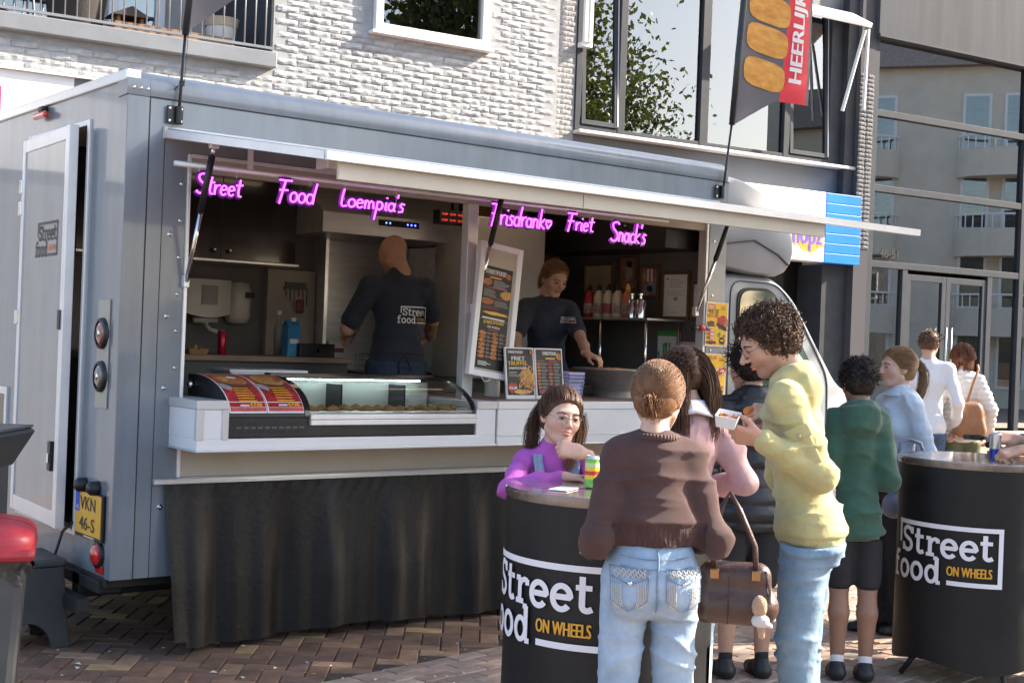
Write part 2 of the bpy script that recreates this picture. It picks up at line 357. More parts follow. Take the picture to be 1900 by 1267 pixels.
order = sorted([k for k, t in enumerate(bs_) if t[0]], key=lambda k: bs_[k][1]); pick = set(order[:300])
rest = MB()
for k, (iv, d, u, z) in enumerate(bs_):
    q = random.randrange(14); fl = random.choice((0, math.pi)); dy = random.uniform(-.004, .006)
    if k in pick:
        o = bpy.data.objects.new('brick', wm[q]); COL.objects.link(o); o.parent = wallo; o.location = (u, dy, z)
        if fl: o.scale = (-1, 1, -1)
    else: rest.merge(wv[q], lambda X, Y, Z: (u+X, dy+Y, z+Z))
o = rest.build('bricks', wallo); o['kind'] = 'stuff'
# return pier beside the corner, its shade put into a greyer brick colour
pier = MB(); slabw(pier, 1.48, 1.785, -.1, 9, SHB, .10, .4); po = pier.build('corner_pier', house)
gv = [brickm(.155, .05, 40+j, SHB, .004) for j in range(5)]; gm = [b.mesh('brick') for b in gv]
for r_ in range(0, 30):
    z = 3.82+r_*.06
    for c in range(2):
        u = 1.56+c*.15+(-.04 if r_ % 2 else .03)
        if u+.07 > 1.79: u = 1.71
        o = bpy.data.objects.new('brick', gm[random.randrange(5)]); COL.objects.link(o); o.parent = po; o.location = (u, .10, z); o.scale = (.93 if c == 0 else .9, 1, 1)
def framed(parent, name, u0, u1, z0, z1, y, fw, fm, gmat, depth=.07, tilt=0., label=None):
    """window sash: frame of four bars + pane"""
    e = thing(name, None, None) if False else None
    b = MB(); b.box((u0, y, z0), (u0+fw, y+depth, z1), fm); b.box((u1-fw, y, z0), (u1, y+depth, z1), fm); b.box((u0+fw, y+.001, z0), (u1-fw, y+depth-.001, z0+fw), fm); b.box((u0+fw, y+.001, z1-fw), (u1-fw, y+depth-.001, z1), fm)
    o = b.build(name, parent, bevel=.004)
    q = MB(); q.box((u0+fw-.005, y+depth*.45, z0+fw-.005), (u1-fw+.005, y+depth*.45+.012, z1-fw+.005), gmat); q.build('pane', o)
    return o
framed(house, 'window', -.85, .52, 4.77, 6.3, -.075, .085, WHT, GLS, .13)
b = MB(); b.box((-.90, -.11, 4.735), (.57, .05, 4.769), WHT); b.build('window_sill', house, bevel=.006)
b = MB(); b.box((-.85, 1.2, 4.4), (.52, 1.25, 6.5), ROOM); b.box((-.9, .3, 4.4), (-.85, 1.2, 6.5), ROOM); b.box((.52, .3, 4.4), (.57, 1.2, 6.5), ROOM); b.box((-.9, .3, 4.66), (.57, 1.2, 4.7), ROOM); b.build('room_lining', house)
b = MB(); b.box((.30, .13, 4.86), (.44, .16, 6.3), mat('terracotta_blind', (.30, .10, .06), .8, var=.2)); b.build('curtain', house)
def leafball(b, c, rx, rz, n, size, m, rnd):
    for _ in range(n):
        d = rnd.normal(size=3); d /= np.linalg.norm(d); rr = rnd.uniform(.35, 1)**.6; p = np.array(c)+d*rr*np.array([rx, rx, rz])
        a = rnd.normal(size=3); a /= np.linalg.norm(a); t = np.cross(a, rnd.normal(size=3)); t /= np.linalg.norm(t); s_ = size*rnd.uniform(.6, 1.3)
        b.add([p-a*s_, p+t*s_*.45, p+a*s_, p-t*s_*.45], [(0, 1, 2, 3)], m)
def leafmat(name, c):
    M = mat(name, c, .5, var=.45, vs=2.5); n = M.node_tree.nodes; L = M.node_tree.links; b = n['Principled BSDF']; tr = n.new('ShaderNodeBsdfTranslucent'); mx = n.new('ShaderNodeMixShader'); mx.inputs[0].default_value = .3
    tr.inputs[0].default_value = (c[0]*2.2, c[1]*2.4, c[2]*1.2, 1); L.new(b.outputs[0], mx.inputs[1]); L.new(tr.outputs[0], mx.inputs[2]); L.new(mx.outputs[0], n['Material Output'].inputs[0]); return M
LEAF = leafmat('leaf_green', (.075, .12, .035)); LEAF2 = leafmat('leaf_olive', (.075, .09, .032))
POT = mat('white_pot', (.7, .69, .66), .5, var=.05); TERRA = mat('terracotta', (.35, .13, .07), .8, var=.2)
def houseplant(name, label, loc, s, rnd):
    t = thing(name, label, 'plant', loc)
    b = MB(); b.lathe([(0, 0), (s*.30, 0), (s*.38, s*.5), (s*.36, s*.5), (s*.34, s*.44), (0, s*.44)], (0, 0, 0), TERRA, 16); b.build('pot', t, auto=40)
    b = MB(); leafball(b, (0, 0, s*.95), s*.6, s*.55, 130, s*.16, LEAF, rnd); b.build('foliage', t)
    b = MB(); b.tube([(0, 0, s*.4), (0.01, 0, s*.9)], s*.03, LEAF2, 6); b.build('stem', t)
p = FO+FD*.22-FN*.33; houseplant('house_plant', 'leafy green pot plant behind the white framed upstairs window', (p[0], p[1], 4.7), .30, np.random.RandomState(3))
# balcony
b = MB(); b.box((-9, -.10, 4.22), (-1.93, .02, 4.375), GRYM); b.box((-9, .02, 4.22), (-1.95, 1.9, 4.36), GRYM); b.build('balcony_slab', house, bevel=.01)
b = MB(); b.box((-9, 1.75, 4.36), (-1.95, 1.9, 7), mat('balcony_back', (.45, .45, .44), .8, var=.08)); b.build('balcony_wall', house)
for (u0, u1) in ((-6.2, -4.75), (-4.6, -3.3), (-3.15, -2.55)): framed(house, 'balcony_door', u0, u1, 4.40, 6.8, 1.66, .10, WHT, GLS, .08)
b = MB(); b.box((-1.97, 0, 4.36), (-1.945, 1.75, 7), FRD); b.build('balcony_cheek', house)
b = MB(); b.box((-9, -.085, 5.30), (-1.98, -.045, 5.34), GRYM); b.box((-9, -.08, 4.40), (-1.98, -.05, 4.425), GRYM); rail = b.build('railing', house)
BARM = mat('railing_steel', (.42, .43, .45), .35, metal=.6)
bm_ = MB().tube([(0, 0, 0), (0, 0, .90)], .0075, BARM, 6).mesh('bar', True)
for i in range(34):
    o = bpy.data.objects.new('bar', bm_); COL.objects.link(o); o.parent = rail; o.location = (-2.05-i*.108, -.065, 4.415)
# things on the balcony
def fl(u, v, z): p = FO+FD*u+FN*(-v); return (p[0], p[1], z)
RED = mat('red_plastic', (.55, .045, .03), .4, var=.08); WOOD = mat('warm_wood', (.28, .15, .07), .6, var=.3, vs=14, stretch=(1, 1, 8)); BLK = mat('black_plastic', (.014, .014, .016), .42, var=.2, vs=10)
t = thing('garden_table', 'red round garden table on the balcony behind the railing', 'table', fl(-4.35, .75, 4.36), FA)
b = MB(); b.lathe([(0, .52), (.38, .52), (.41, .54), (.41, .56), (.38, .58), (0, .58)], (0, 0, 0), RED, 24); b.build('tabletop', t, auto=40)
for a in range(4): b = MB(); b.tube([(.27*math.cos(a*1.571+.7), .27*math.sin(a*1.571+.7), .53), (.33*math.cos(a*1.571+.7), .33*math.sin(a*1.571+.7), 0)], .012, BLK, 6); b.build('leg', t)
t = thing('tub_chair', 'black woven tub chair on the balcony beside the red table', 'chair', fl(-3.72, .7, 4.36), FA)
b = MB(); b.lathe([(.16, .0), (.24, .03), (.29, .42), (.27, .43), (.23, .22), (0, .2)], (0, 0, 0), mat('wicker', (.035, .03, .028), .8, bump=.8, bs=90), 20); b.build('seat', t, auto=40)
t = thing('bird_house', 'small wooden bird table with dark roof on the balcony', 'bird house', fl(-3.25, .55, 4.36), FA)
b = MB(); b.box((-.15, -.12, .06), (.15, .12, .10), WOOD); b.box((-.13, -.1, .10), (-.10, .1, .26), WOOD); b.box((.10, -.1, .10), (.13, .1, .26), WOOD); b.box((-.1, .08, .1), (.1, .1, .26), WOOD); b.build('body', t)
b = MB(); b.prism([(-.2, .26), (.2, .26), (0, .36)], -.15, .15, mat('roof_felt', (.07, .06, .055), .9)); b.build('roof', t)
b = MB(); b.box((-.1, -.08, 0), (.1, .08, .06), WOOD); b.build('base', t)
t = thing('planter_box', 'long low brown wooden planter standing on the balcony floor', 'planter', fl(-2.72, .35, 4.36), FA)
for k in range(2): b = MB(); b.box((-.75, -.15+k*.28, .0), (.42, -.13+k*.28, .15), WOOD); b.build('side', t)
for x_ in (-.75, .40): b = MB(); b.box((x_, -.13, 0), (x_+.02, .13, .15), WOOD); b.build('end', t)
b = MB(); b.box((-.73, -.128, .0), (.40, .128, .11), mat('potting_soil', (.05, .035, .025), .95, var=.3)); b.build('soil', t)
t = thing('plant_pot', 'tall white plant pot with beige rim on the balcony', 'pot', fl(-2.33, .45, 4.36), FA)
b = MB(); b.lathe([(0, 0), (.12, 0), (.155, .30), (0, .30)], (0, 0, 0), POT, 24); b.build('body', t, auto=40)
b = MB(); b.lathe([(.165, .295), (.172, .36), (.18, .38), (.15, .38), (.145, .30)], (0, 0, 0), mat('beige_rim', (.5, .42, .32), .7), 24); b.build('rim', t, auto=40)
t = thing('sandals', 'pale blue plastic garden clogs on the balcony edge', 'shoes', fl(-2.2, .2, 4.36), FA)
for k in range(2): b = MB(); b.grid(lambda u, v: (k*.13+.05*math.cos(u*6.283)*(1-.3*v), .12*math.sin(u*6.283)*(1-.25*v), .06*v), 14, 3, mat('pale_blue_rubber', (.35, .55, .62), .6)); b.build('clog', t, smooth=True, solid=.008)
# shop fascia sign low on the house, left of the truck
t = thing('fascia_sign', 'white and grey shop fascia with pink lettering at far left behind truck', 'sign', FO, FA)
PINK = mat('pink_vinyl', (.75, .04, .16), .4)
b = MB(); b.box((-9, -.06, 3.0), (-3.885, -.016, 3.86), WHT); b.build('white_panel', t)
b = MB(); b.box((-3.885, -.055, 3.0), (-1.9, -.016, 3.86), PANEL); b.build('grey_panel', t)
b = MB(); b.box((-9, -.10, 3.862), (-1.9, -.016, 3.885), WHT); b.build('drip_edge', t)
V, Fc = text('d', .24, None, .01); b = MB(); b.add([(p[0]-4.68, -.0615-.0005*(i >= len(V)//2), p[1]+3.48) for i, p in enumerate(V)], Fc, PINK); b.build('letter', t)

# ------------------------------------------------------------------ grey shop building with wide windows
shop = thing('shop_building', 'dark grey shop building with wide tilted upstairs windows behind truck cab', 'building', FO, FA)
b = MB(); b.box((1.785, .12, 3.0), (6.2, .4, 4.0), PANEL); b.box((1.785, .1, -.1), (4.3, .4, 2.999), PANEL); b.box((1.785, .12, 6.1), (6.2, .4, 9), PANEL); b.box((6.02, .0, 3.66), (6.2, .119, 9), FRD); b.build('wall', shop)
b = MB(); b.box((1.785, -.03, 4.01), (6.21, .2, 4.05), mat('pale_sill', (.55, .55, .55), .5, var=.1)); b.build('window_sill', shop, bevel=.006)
b = MB(); b.box((1.79, .08, 4.06), (1.87, .2, 6.1), FRD); b.box((2.40, .08, 4.06), (2.50, .2, 6.1), FRD); b.box((3.64, .08, 4.06), (3.77, .2, 6.1), FRD); b.box((5.02, .08, 4.06), (5.12, .2, 6.1), FRD); b.box((5.80, .08, 4.06), (6.02, .2, 6.1), FRD); b.box((1.87, .085, 4.051), (5.8, .195, 4.12), FRD); b.build('window_frame', shop, bevel=.005)
for u0, u1 in ((2.50, 3.64), (3.77, 5.02)): b = MB(); b.box((u0, .13, 4.12), (u1, .142, 6.1), GLS); b.build('pane', shop)
for u0, u1 in ((1.88, 2.40), (5.13, 5.80)):   # tilted open sashes
    e = framed(shop, 'open_sash', u0-u0, u1-u0, 0, 1.95, -.03, .055, FRD, GLS, .06); e.location = (u0, .10, 4.13); e.rotation_euler = (R(-2.6), 0, 0)
    b = MB(); b.box((u1-u0-.012, -.034, .02), (u1-u0+.004, .03, 1.9), WHT); b.build('sash_edge', e)
b = MB(); b.box((1.79, 2.2, 3.9), (6.1, 2.25, 6.6), ROOMD); b.box((1.79, .3, 3.9), (6.1, 2.2, 3.95), ROOMD); b.box((1.75, .4, 3.9), (1.79, 2.2, 6.6), ROOMD); b.box((6.1, .4, 3.9), (6.14, 2.2, 6.6), ROOMD); b.build('room_lining', shop)
def curtain(b, u0, u1, y, z0, z1, m, n=10): b.grid(lambda u, v: (u0+(u1-u0)*u, y+.035*math.sin(u*n*6.283)+.01*math.sin(u*31+v*3), z0+(z1-z0)*v), n*8, 4, m)
b = MB(); curtain(b, 3.80, 5.05, .42, 4.1, 6.2, CURT, 9); b.build('curtain', shop, smooth=True)
b = MB(); curtain(b, 5.42, 5.82, .36, 4.1, 6.2, mat('cream_curtain', (.42, .40, .30), .9), 4); b.build('curtain', shop, smooth=True)
b = MB(); b.box((2.55, .5, 5.25), (3.5, .55, 5.27), WHT); b.tube([(2.6, .6, 4.2), (3.0, .6, 4.75), (3.3, .6, 4.7)], .02, WHT, 6); b.build('lamp_arm', shop)
# awning cassette with arms above the right window
t = thing('sun_screen', 'white folded sun screen cassette with side arms above right upstairs window', 'awning', FO, FA)
b = MB(); b.prism([(-.36, 5.80), (-.02, 5.98), (-.02, 6.06), (-.38, 5.86)], 4.75, 6.06, WHT, 'x'); b.build('cassette', t, bevel=.01)
for y0, y1 in ((-.30, -.05), (-.36, -.33)): b = MB(); b.bar((6.0, y0, 5.78), (5.9 if y0 > -.32 else 6.0, y1, 4.75), .025, .04, WHT); b.build('arm', t)
# left screen rail
t = thing('screen_rail', 'white vertical sun screen rail beside the corner brick pier', 'awning', FO, FA)
for k in range(2): b = MB(); b.box((1.80+k*.07, -.05, 5.05), (1.84+k*.07, .0, 6.4), WHT); b.build('rail', t)
b = MB(); b.box((1.79, -.02, 5.0), (1.93, .08, 5.05), WHT); b.build('bracket', t)
# illuminated shop sign, blue and white
t = thing('shop_sign', 'white and bright blue shop sign box with purple lettering behind cab roof', 'sign', FO, FA)
SGW = mat('sign_white', (.85, .86, .88), .3); SGB = mat('sign_blue', (.02, .22, .75), .3, var=.1, vs=2); PUR = mat('sign_purple', (.16, .12, .55), .35); ORA = mat('sign_orange', (.75, .38, .05), .35)
b = MB(); b.box((3.6, -.16, 2.75), (5.57, .1, 3.65), SGW); b.build('white_box', t, bevel=.01)
for k in range(7): b = MB(); b.box((5.573, -.163, 2.75+k*.129), (6.2, .1, 2.75+k*.129+.122), SGB); b.build('blue_panel', t, bevel=.004)
b = MB(); b.box((5.58, -.15, 2.755), (6.19, .09, 3.645), BLK); b.build('backing', t)
V, Fc = text('hopz', .27, .50, .010)
b = MB(); n_ = len(V)//2
b.add([(p[0]+5.045, -.1645-.0005*(i >= n_), p[1]+2.94) for i, p in enumerate(V)], Fc, ORA); b.add([(p[0]+5.02, -.1665-.0005*(i >= n_), p[1]+2.97) for i, p in enumerate(V)], Fc, PUR); b.build('lettering', t)
b = MB(); b.grid(lambda u, v: (5.3+.16*math.cos(u*6.283)*v, -.1625, 2.93+.06*math.sin(u*6.283)*v), 20, 2, ORA); b.build('badge', t)
# dark shop entrance below
b = MB(); b.box((4.3, .9, -.1), (6.2, 1.0, 3.0), ROOMD); b.box((4.28, .1, -.1), (4.32, .95, 2.74), FRD); b.build('entrance_back', shop)
b = MB(); b.box((5.75, .05, -.1), (6.2, .5, 2.74), FRD); b.build('entrance_pier', shop)
b = MB(); b.box((4.4, .5, .55), (4.5, .6, 2.6), FRD); b.box((5.4, .5, .55), (5.5, .6, 2.6), FRD); b.box((4.5, .505, 2.5), (5.4, .595, 2.6), FRD); b.box((4.5, .505, 2.2), (5.4, .595, 2.27), FRD); en_ = b.build('entrance_door', shop)
b = MB(); b.box((4.5, .54, .6), (5.4, .55, 2.2), GLB); b.build('pane', en_)
b = MB(); b.box((5.41, .46, 1.95), (5.46, .5, 2.2), BARM); b.build('hinge', en_)
b = MB(); b.box((4.5, .54, 2.28), (5.4, .55, 2.5), GLB); b.build('fanlight', en_)
# dark brick pier between the buildings
pr = thing('brick_pier', 'narrow dark grey brick pier between shop and glass building', 'pillar', FO, FA)
b = MB(); b.box((6.2, -.06, -.1), (6.455, .4, 9), DKM); pro = b.build('core', pr)
dv = [brickm(.122, .048, 70+j, DKB, .004) for j in range(5)]; dm = [b.mesh('brick') for b in dv]
for r_ in range(0, 40):
    z = 3.0+r_*.058
    for c in range(2):
        o = bpy.data.objects.new('brick', dm[random.randrange(5)]); COL.objects.link(o); o.parent = pro; o.location = (6.262+c*.130+random.uniform(-.003, .003), -.062, z); sx = .55 if (r_+c) % 2 else 1.
        o.scale = (sx*1.0+(.4 if sx < 1 else 0), 1, 1)
# ------------------------------------------------------------------ glass building
gb = thing('glass_building', 'tall glass fronted building with grey frames and double entrance doors', 'building', FO, FA)
FRG = mat('grey_blue_frame', (.045, .053, .066), .65, spec=.15, var=.1, vs=3)
MET = mat('fascia_metal', (.055, .063, .075), .65, spec=.1, var=.18, vs=1.5, stretch=(3, 1, .25))
b = MB(); b.box((6.456, -.12, 5.84), (16, .4, 9), MET); b.box((6.456, -.14, 5.80), (16, .3, 5.838), FRG); b.build('metal_fascia', gb)
fz = [2.80, 3.81, 4.815]
for z in fz: b = MB(); b.box((6.456, -.05, z-.045), (12.9, .06, z+.045), FRG); b.build('transom', gb, bevel=.005)
for u in (6.50, 9.60, 12.85): b = MB(); b.box((u-.05, -.055, .5), (u+.05, .065, 5.80), FRG); b.build('mullion', gb, bevel=.005)
for k, (z0, z1) in enumerate(((2.85, 3.76), (3.86, 4.77), (4.865, 5.8))):
    for u0, u1 in ((6.55, 9.55), (9.65, 12.8)): b = MB(); b.box((u0, 0, z0), (u1, .012, z1), GLB); b.build('pane', gb)
for u in (7.20, 8.93): b = MB(); b.box((u-.05, -.045, .5), (u+.05, .055, 2.755), FRG); b.build('mullion', gb, bevel=.005)
for u0, u1 in ((6.55, 7.15), (8.98, 9.55), (9.65, 12.8)): b = MB(); b.box((u0, 0, .6), (u1, .012, 2.755), GLB); b.build('pane', gb)
for k, (u0, u1) in enumerate(((7.25, 8.04), (8.045, 8.88))):
    d = framed(gb, 'door', u0, u1, .62, 2.70, -.03, .085, FRG, GLB, .06)
    hx = 7.99 if k == 0 else 8.10
    h = MB(); h.tube([(hx, -.10, 1.15), (hx, -.10, 2.0)], .014, BARM, 8); h.tube([(hx, -.10, 1.25), (hx, -.03, 1.25)], .01, BARM, 6); h.tube([(hx, -.10, 1.9), (hx, -.03, 1.9)], .01, BARM, 6); h.build('handle', d, smooth=True)
b = MB(); b.box((6.5, 4.2, .4), (12.9, 4.3, 6), ROOM); b.box((6.46, .4, .4), (6.5, 4.2, 6), ROOM); b.box((12.9, .1, .4), (13, 4.2, 6), ROOM); b.box((6.5, .1, .45), (12.9, 4.2, .5), ROOM); b.box((6.5, .1, 5.9), (12.9, 4.2, 6.), ROOM); b.build('lobby_lining', gb)
V, Fc = text('46-51', .12, None, .006); b = MB(); b.add([(p[0]+6.74, -.004-.0005*(i >= len(V)//2), p[1]+2.90) for i, p in enumerate(V)], Fc, BLK); b.build('house_number', gb)
STEP = mat('beige_stone', (.42, .35, .29), .8, var=.15, vs=3, bump=.2)
b = MB(); b.box((4.3, -2.6, -.1), (16, -.0, .30), STEP); b.box((6.456, -1.6, .30), (16, -.0, .56), STEP); o = b.build('entrance_terrace', None, bevel=.01); o.location = FO.tolist(); o.rotation_euler = (0, 0, FA); o['kind'] = 'structure'

# ------------------------------------------------------------------ the street to the right (mirrored in the windows, shading the square)
CREAM = mat('cream_render', (.66, .62, .52), .85, var=.06, vs=2); ROOF = mat('roof_tiles', (.26, .20, .165), .8, var=.25, vs=12)
c = world(33, 13.5); ap = thing('apartment_building', 'cream apartment block with white balconies off to the right of the square', 'building', c, math.atan2(CF[1], CF[0])-R(8))
b = MB(); b.box((-5, -.3, -.1), (12, 9, 11.2), CREAM); b.xf(lambda x, y, z: (x, -y, z)); b.build('wall', ap)
b = MB(); b.prism([(-9.3, 11.2), (.7, 11.2), (-2, 13.2), (-6.5, 13.2)], -5.3, 12.3, ROOF, 'x'); b.build('roof', ap)
for fl_ in range(4):
    for k, x in enumerate((-2.6, 3, 9)):
        z = .6+fl_*2.6
        for dx in (-1.3, .0, 1.3):
            b = MB(); b.box((x+dx-.45, .3, z), (x+dx+.45, .36, z+1.9), WHT); o = b.build('window', ap)
            b = MB(); b.box((x+dx-.36, .36, z+.09), (x+dx+.36, .37, z+1.81), GLS); b.build('pane', o)
        if fl_:
            b = MB(); b.lathe([(0, -.9), (1.9, -.9), (1.9, .0), (0, .0)], (0, 0, 0), CREAM, 16, a0=0, a1=math.pi); o = b.build('balcony', ap); o.location = (x, .25, z); o.scale = (1, .6, 1)
            b = MB()
            for q in range(17): a = math.pi*q/16; b.bar((1.86*math.cos(a), 1.86*math.sin(a), 0), (1.86*math.cos(a), 1.86*math.sin(a), .45), .04, .04, WHT)
            b.tube([(1.86*math.cos(math.pi*q/16), 1.86*math.sin(math.pi*q/16), .45) for q in range(17)], .04, WHT, 6); q_ = b.build('railing', o)
def tree(label, loc, h, cr, n, seed, zlo=.4, trunk=.16, leaf=LEAF2):
    rnd = np.random.RandomState(seed); t = thing('street_tree', label, 'tree', loc, 0, 'street trees off to the right'); BARK = mat('bark', (.09, .07, .05), .9, var=.3, vs=12, bump=.8, bs=30)
    b = MB(); top = h*.75
    b.tube([(0, 0, -.05), (.03, .02, h*.2), (.0, .05, h*.45), (.05, 0, top)], [trunk*1.25, trunk, trunk*.8, trunk*.3], BARK, 10)
    cl = []
    for k in range(16):
        a = k*2.4+rnd.uniform(-.3, .3); f = (k+.5)/16; rr = cr*(.35+.6*math.sin(math.pi*(.15+.8*f)))*rnd.uniform(.6, .95); z1 = h*(zlo+.06+(.92-zlo)*f); z0 = max(h*.3, z1-h*.2); e = (rr*math.cos(a), rr*math.sin(a), z1)
        b.tube([(0.02, .02, z0), (e[0]*.45, e[1]*.45, z0+(z1-z0)*.6), e], [trunk*.4, trunk*.22, trunk*.07], BARK, 6); cl.append(e)
    cl.append((0, 0, h*.9)); b.build('trunk', t, smooth=True)
    m = n//len(cl); E = np.repeat(np.array(cl), m, 0); N = len(E); d = rnd.normal(size=(N, 3))*np.array([.30, .30, .24])*cr
    A = rnd.normal(size=(N, 3)); A /= np.linalg.norm(A, axis=1)[:, None]; S = np.cross(A, rnd.normal(size=(N, 3))); S /= np.linalg.norm(S, axis=1)[:, None]; q = (.078*rnd.uniform(.6, 1.3, N))[:, None]; P = E+d
    V = np.stack([P-A*q, P+S*q*.6, P+A*q, P-S*q*.6], 1).reshape(-1, 3); me = bpy.data.meshes.new('crown'); me.from_pydata(V.tolist(), [], np.arange(4*N).reshape(N, 4).tolist()); me.materials.append(leaf)
    o = bpy.data.objects.new('crown', me); COL.objects.link(o); o.parent = t; return t
tree('tall leafy street tree nearest the food truck, off to the right', world(9.6, 9.9), 10.5, 2.0, 26000, 11, .56)
tree('tall slender street tree beside the apartment block', world(17.2, 8.3), 9.0, 2.2, 14000, 12, .3)
tree('round crowned street tree farthest down the street', world(18.5, 3.6), 8.5, 2.6, 12000, 13, .3)
# ------------------------------------------------------------------ food truck
def paint(name, col, rough=.32, coat=.6):
    return mat(name, col, rough, var=.13, vs=2.2, coat=coat, spec=.5, stretch=(2.5, 2.5, .45), bump=.025, bs=3)
PAINT = paint('grey_blue_paint', (.19, .222, .252)); PAINTC = mat('silver_paint', (.235, .255, .275), .36, metal=.1, var=.06, vs=2.5, coat=.4)
ALU = mat('brushed_aluminium', (.72, .73, .74), .32, metal=.85, var=.06, vs=8, stretch=(.3, 6, 6)); ALUW = mat('pale_aluminium', (.78, .79, .80), .35, metal=.35, var=.05, vs=6)
CRM = mat('cream_panel', (.50, .465, .385), .5, var=.06, vs=3); WPAN = mat('white_panel', (.80, .81, .82), .3, var=.03, vs=2, coat=.3)
SEAM = mat('black_seam', (.02, .02, .022), .6); STEEL = mat('stainless_steel', (.52, .51, .50), .34, metal=.7, var=.12, vs=5, stretch=(.4, 4, 4), bump=.03, bs=200); CHR = mat('chrome', (.7, .7, .7), .12, metal=1.)
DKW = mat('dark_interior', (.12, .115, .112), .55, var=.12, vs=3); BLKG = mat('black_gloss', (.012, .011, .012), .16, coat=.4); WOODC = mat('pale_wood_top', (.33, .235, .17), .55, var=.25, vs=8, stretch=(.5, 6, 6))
tk = thing('food_truck', 'grey blue food truck with open serving hatch, counter and black skirt', 'truck')
Lb, Wb, Z0, Z1 = 4.15, 2.2, .38, 2.80
X0, X1, ZO0, ZO1 = .325, 3.955, .86, 2.44
b = MB(); b.box((.0, .0, Z0), (X0-.012, .05, 2.70), PAINT); b.box((X1+.012, 0, Z0), (Lb, .05, 2.70), PAINT); b.box((X0-.012, .0, ZO1+.01), (X1+.012, .05, 2.70), PAINT); b.box((X0-.012, .0, Z0), (X1+.012, .05, .83), PAINT); b.build('side_wall', tk)
# rounded cornice along the roof edge and roof
pr_ = [(-.004, 2.705), (-.012, 2.73), (-.010, 2.765), (.012, 2.80), (.05, 2.822), (.10, 2.83), (.10, 2.70)]
b = MB(); b.prism(pr_, .105, Lb-.02, PAINT, 'x'); b.build('roof_edge', tk, fix=True, auto=50)
b = MB(); b.prism([(y-.004 if y < .05 else y, z+.004 if z > 2.72 else z-.004) for y, z in pr_], -.012, .102, PAINT, 'x'); cc = b.build('corner_cap', tk, fix=True, auto=50)
for k in range(3): b = MB(); b.lathe([(0, -.006), (.006, -.005), (.009, 0)], (0, 0, 0), CHR, 10, axis='y'); o = b.build('rivet', cc, smooth=True); o.location = (.02+k*.035, -.016, 2.735)
b = MB(); b.box((.0, .10, 2.76), (Lb, Wb-.05, 2.815), PAINT); b.build('roof', tk)
b = MB(); b.box((.0, -.003, 2.698), (Lb, .0, 2.704), SEAM); b.box((.108, -.002, Z0), (.113, .001, 2.70), SEAM); b.box((.189, -.002, Z0), (.192, .001, 2.55), SEAM); b.box((3.985, -.002, Z0), (3.988, .001, 2.50), SEAM); b.build('seam', tk)
b = MB(); b.prism([(-.006, -.006), (.106, -.006), (.106, .002), (.002, .002), (.002, .07), (-.006, .07)], Z0-.002, 2.70, PAINT, 'z'); b.build('corner_post', tk, bevel=.005)
for z in (2.30, 2.12, 1.94, 1.76, 1.58, 1.40, 1.22): 
    for x in (.285, 4.03): b = MB(); b.lathe([(0, -.007), (.006, -.006), (.010, 0)], (0, 0, 0), CHR, 10, axis='y'); o = b.build('screw', tk, smooth=True); o.location = (x, -.001, z)
for z in (2.05, 1.65, 1.3, .72): b = MB(); b.lathe([(0, -.012), (.005, -.011), (.007, -.004), (.014, 0)], (0, 0, 0), CHR, 10, axis='y'); o = b.build('bolt', tk, smooth=True); o.location = (.235, -.001, z)
# opening trim, header, lower panel, bottom rail
b = MB(); b.box((X0-.012, -.012, ZO0), (X0+.006, .06, ZO1+.01), ALUW); b.box((X1-.006, -.012, ZO0), (X1+.012, .06, ZO1+.01), ALUW); b.box((X0+.006, -.010, ZO1-.008), (X1-.006, .06, ZO1+.012), ALUW); b.build('hatch_frame', tk, bevel=.003)
b = MB(); b.box((X0+.006, .005, ZO1-.075), (X1-.006, .05, ZO1-.009), CRM); b.build('hatch_header', tk)
b = MB(); b.box((X0+.006, .004, .862), (X1-.006, .04, 1.03), CRM); b.box((X0+.006, -.006, .835), (X1-.006, .04, .861), ALUW); b.build('lower_panel', tk, bevel=.003)
b = MB(); b.box((.19, -.03, .832), (4.12, -.002, .858), ALU); b.box((.19, -.034, .838), (4.12, -.03, .846), ALUW); b.build('skirt_rail', tk, bevel=.004)
b = MB(); b.box((2.03, .006, .90), (2.10, .07, 2.37), ALUW); b.build('hatch_post', tk, bevel=.004)
# rear wall with door opening
DY0, DY1, DZ0, DZ1 = .50, 1.37, .56, 2.60
b = MB(); b.box((0, .002, Z0+.002), (.05, DY0-.03, 2.76), PAINT); b.box((0, DY1+.03, Z0+.002), (.05, Wb, 2.76), PAINT); b.box((0, DY0-.03, Z0+.002), (.05, DY1+.03, DZ0-.03), PAINT); b.box((0, DY0-.03, DZ1+.03), (.05, DY1+.03, 2.76), PAINT); b.build('rear_wall', tk)
b = MB(); b.box((-.015, -.006, 2.77), (.06, Wb, 2.822), ALU); b.build('rear_roof_trim', tk, bevel=.006)
b = MB(); b.box((-.012, DY0-.03, DZ0-.03), (.055, DY0, DZ1+.03), ALUW); b.box((-.012, DY1, DZ0-.03), (.055, DY1+.03, DZ1+.03), ALUW); b.box((-.010, DY0, DZ1), (.053, DY1, DZ1+.03), ALUW); b.box((-.010, DY0, DZ0-.03), (.053, DY1, DZ0), ALUW); b.build('door_frame', tk, bevel=.004)
dw = DY1-DY0-.008; dh = DZ1-DZ0-.008
b = MB(); b.box((-.03, -dw, 0), (.004, 0, dh), PAINT)
dr = b.build('rear_door', tk); dr.location = (-.012, DY1-.004, DZ0+.004); dr.rotation_euler = (0, 0, R(-3.2))
b = MB(); b.box((-.038, -dw-.002, -.001), (.01, -dw+.06, dh+.001), ALUW); b.box((-.038, -.045, -.001), (.01, .002, dh+.001), ALUW); b.box((-.036, -dw+.06, dh-.07), (.006, -.045, dh+.0005), ALUW); b.box((-.036, -dw+.06, -.0005), (.006, -.045, .08), ALUW); b.build('door_edge', dr, bevel=.004)
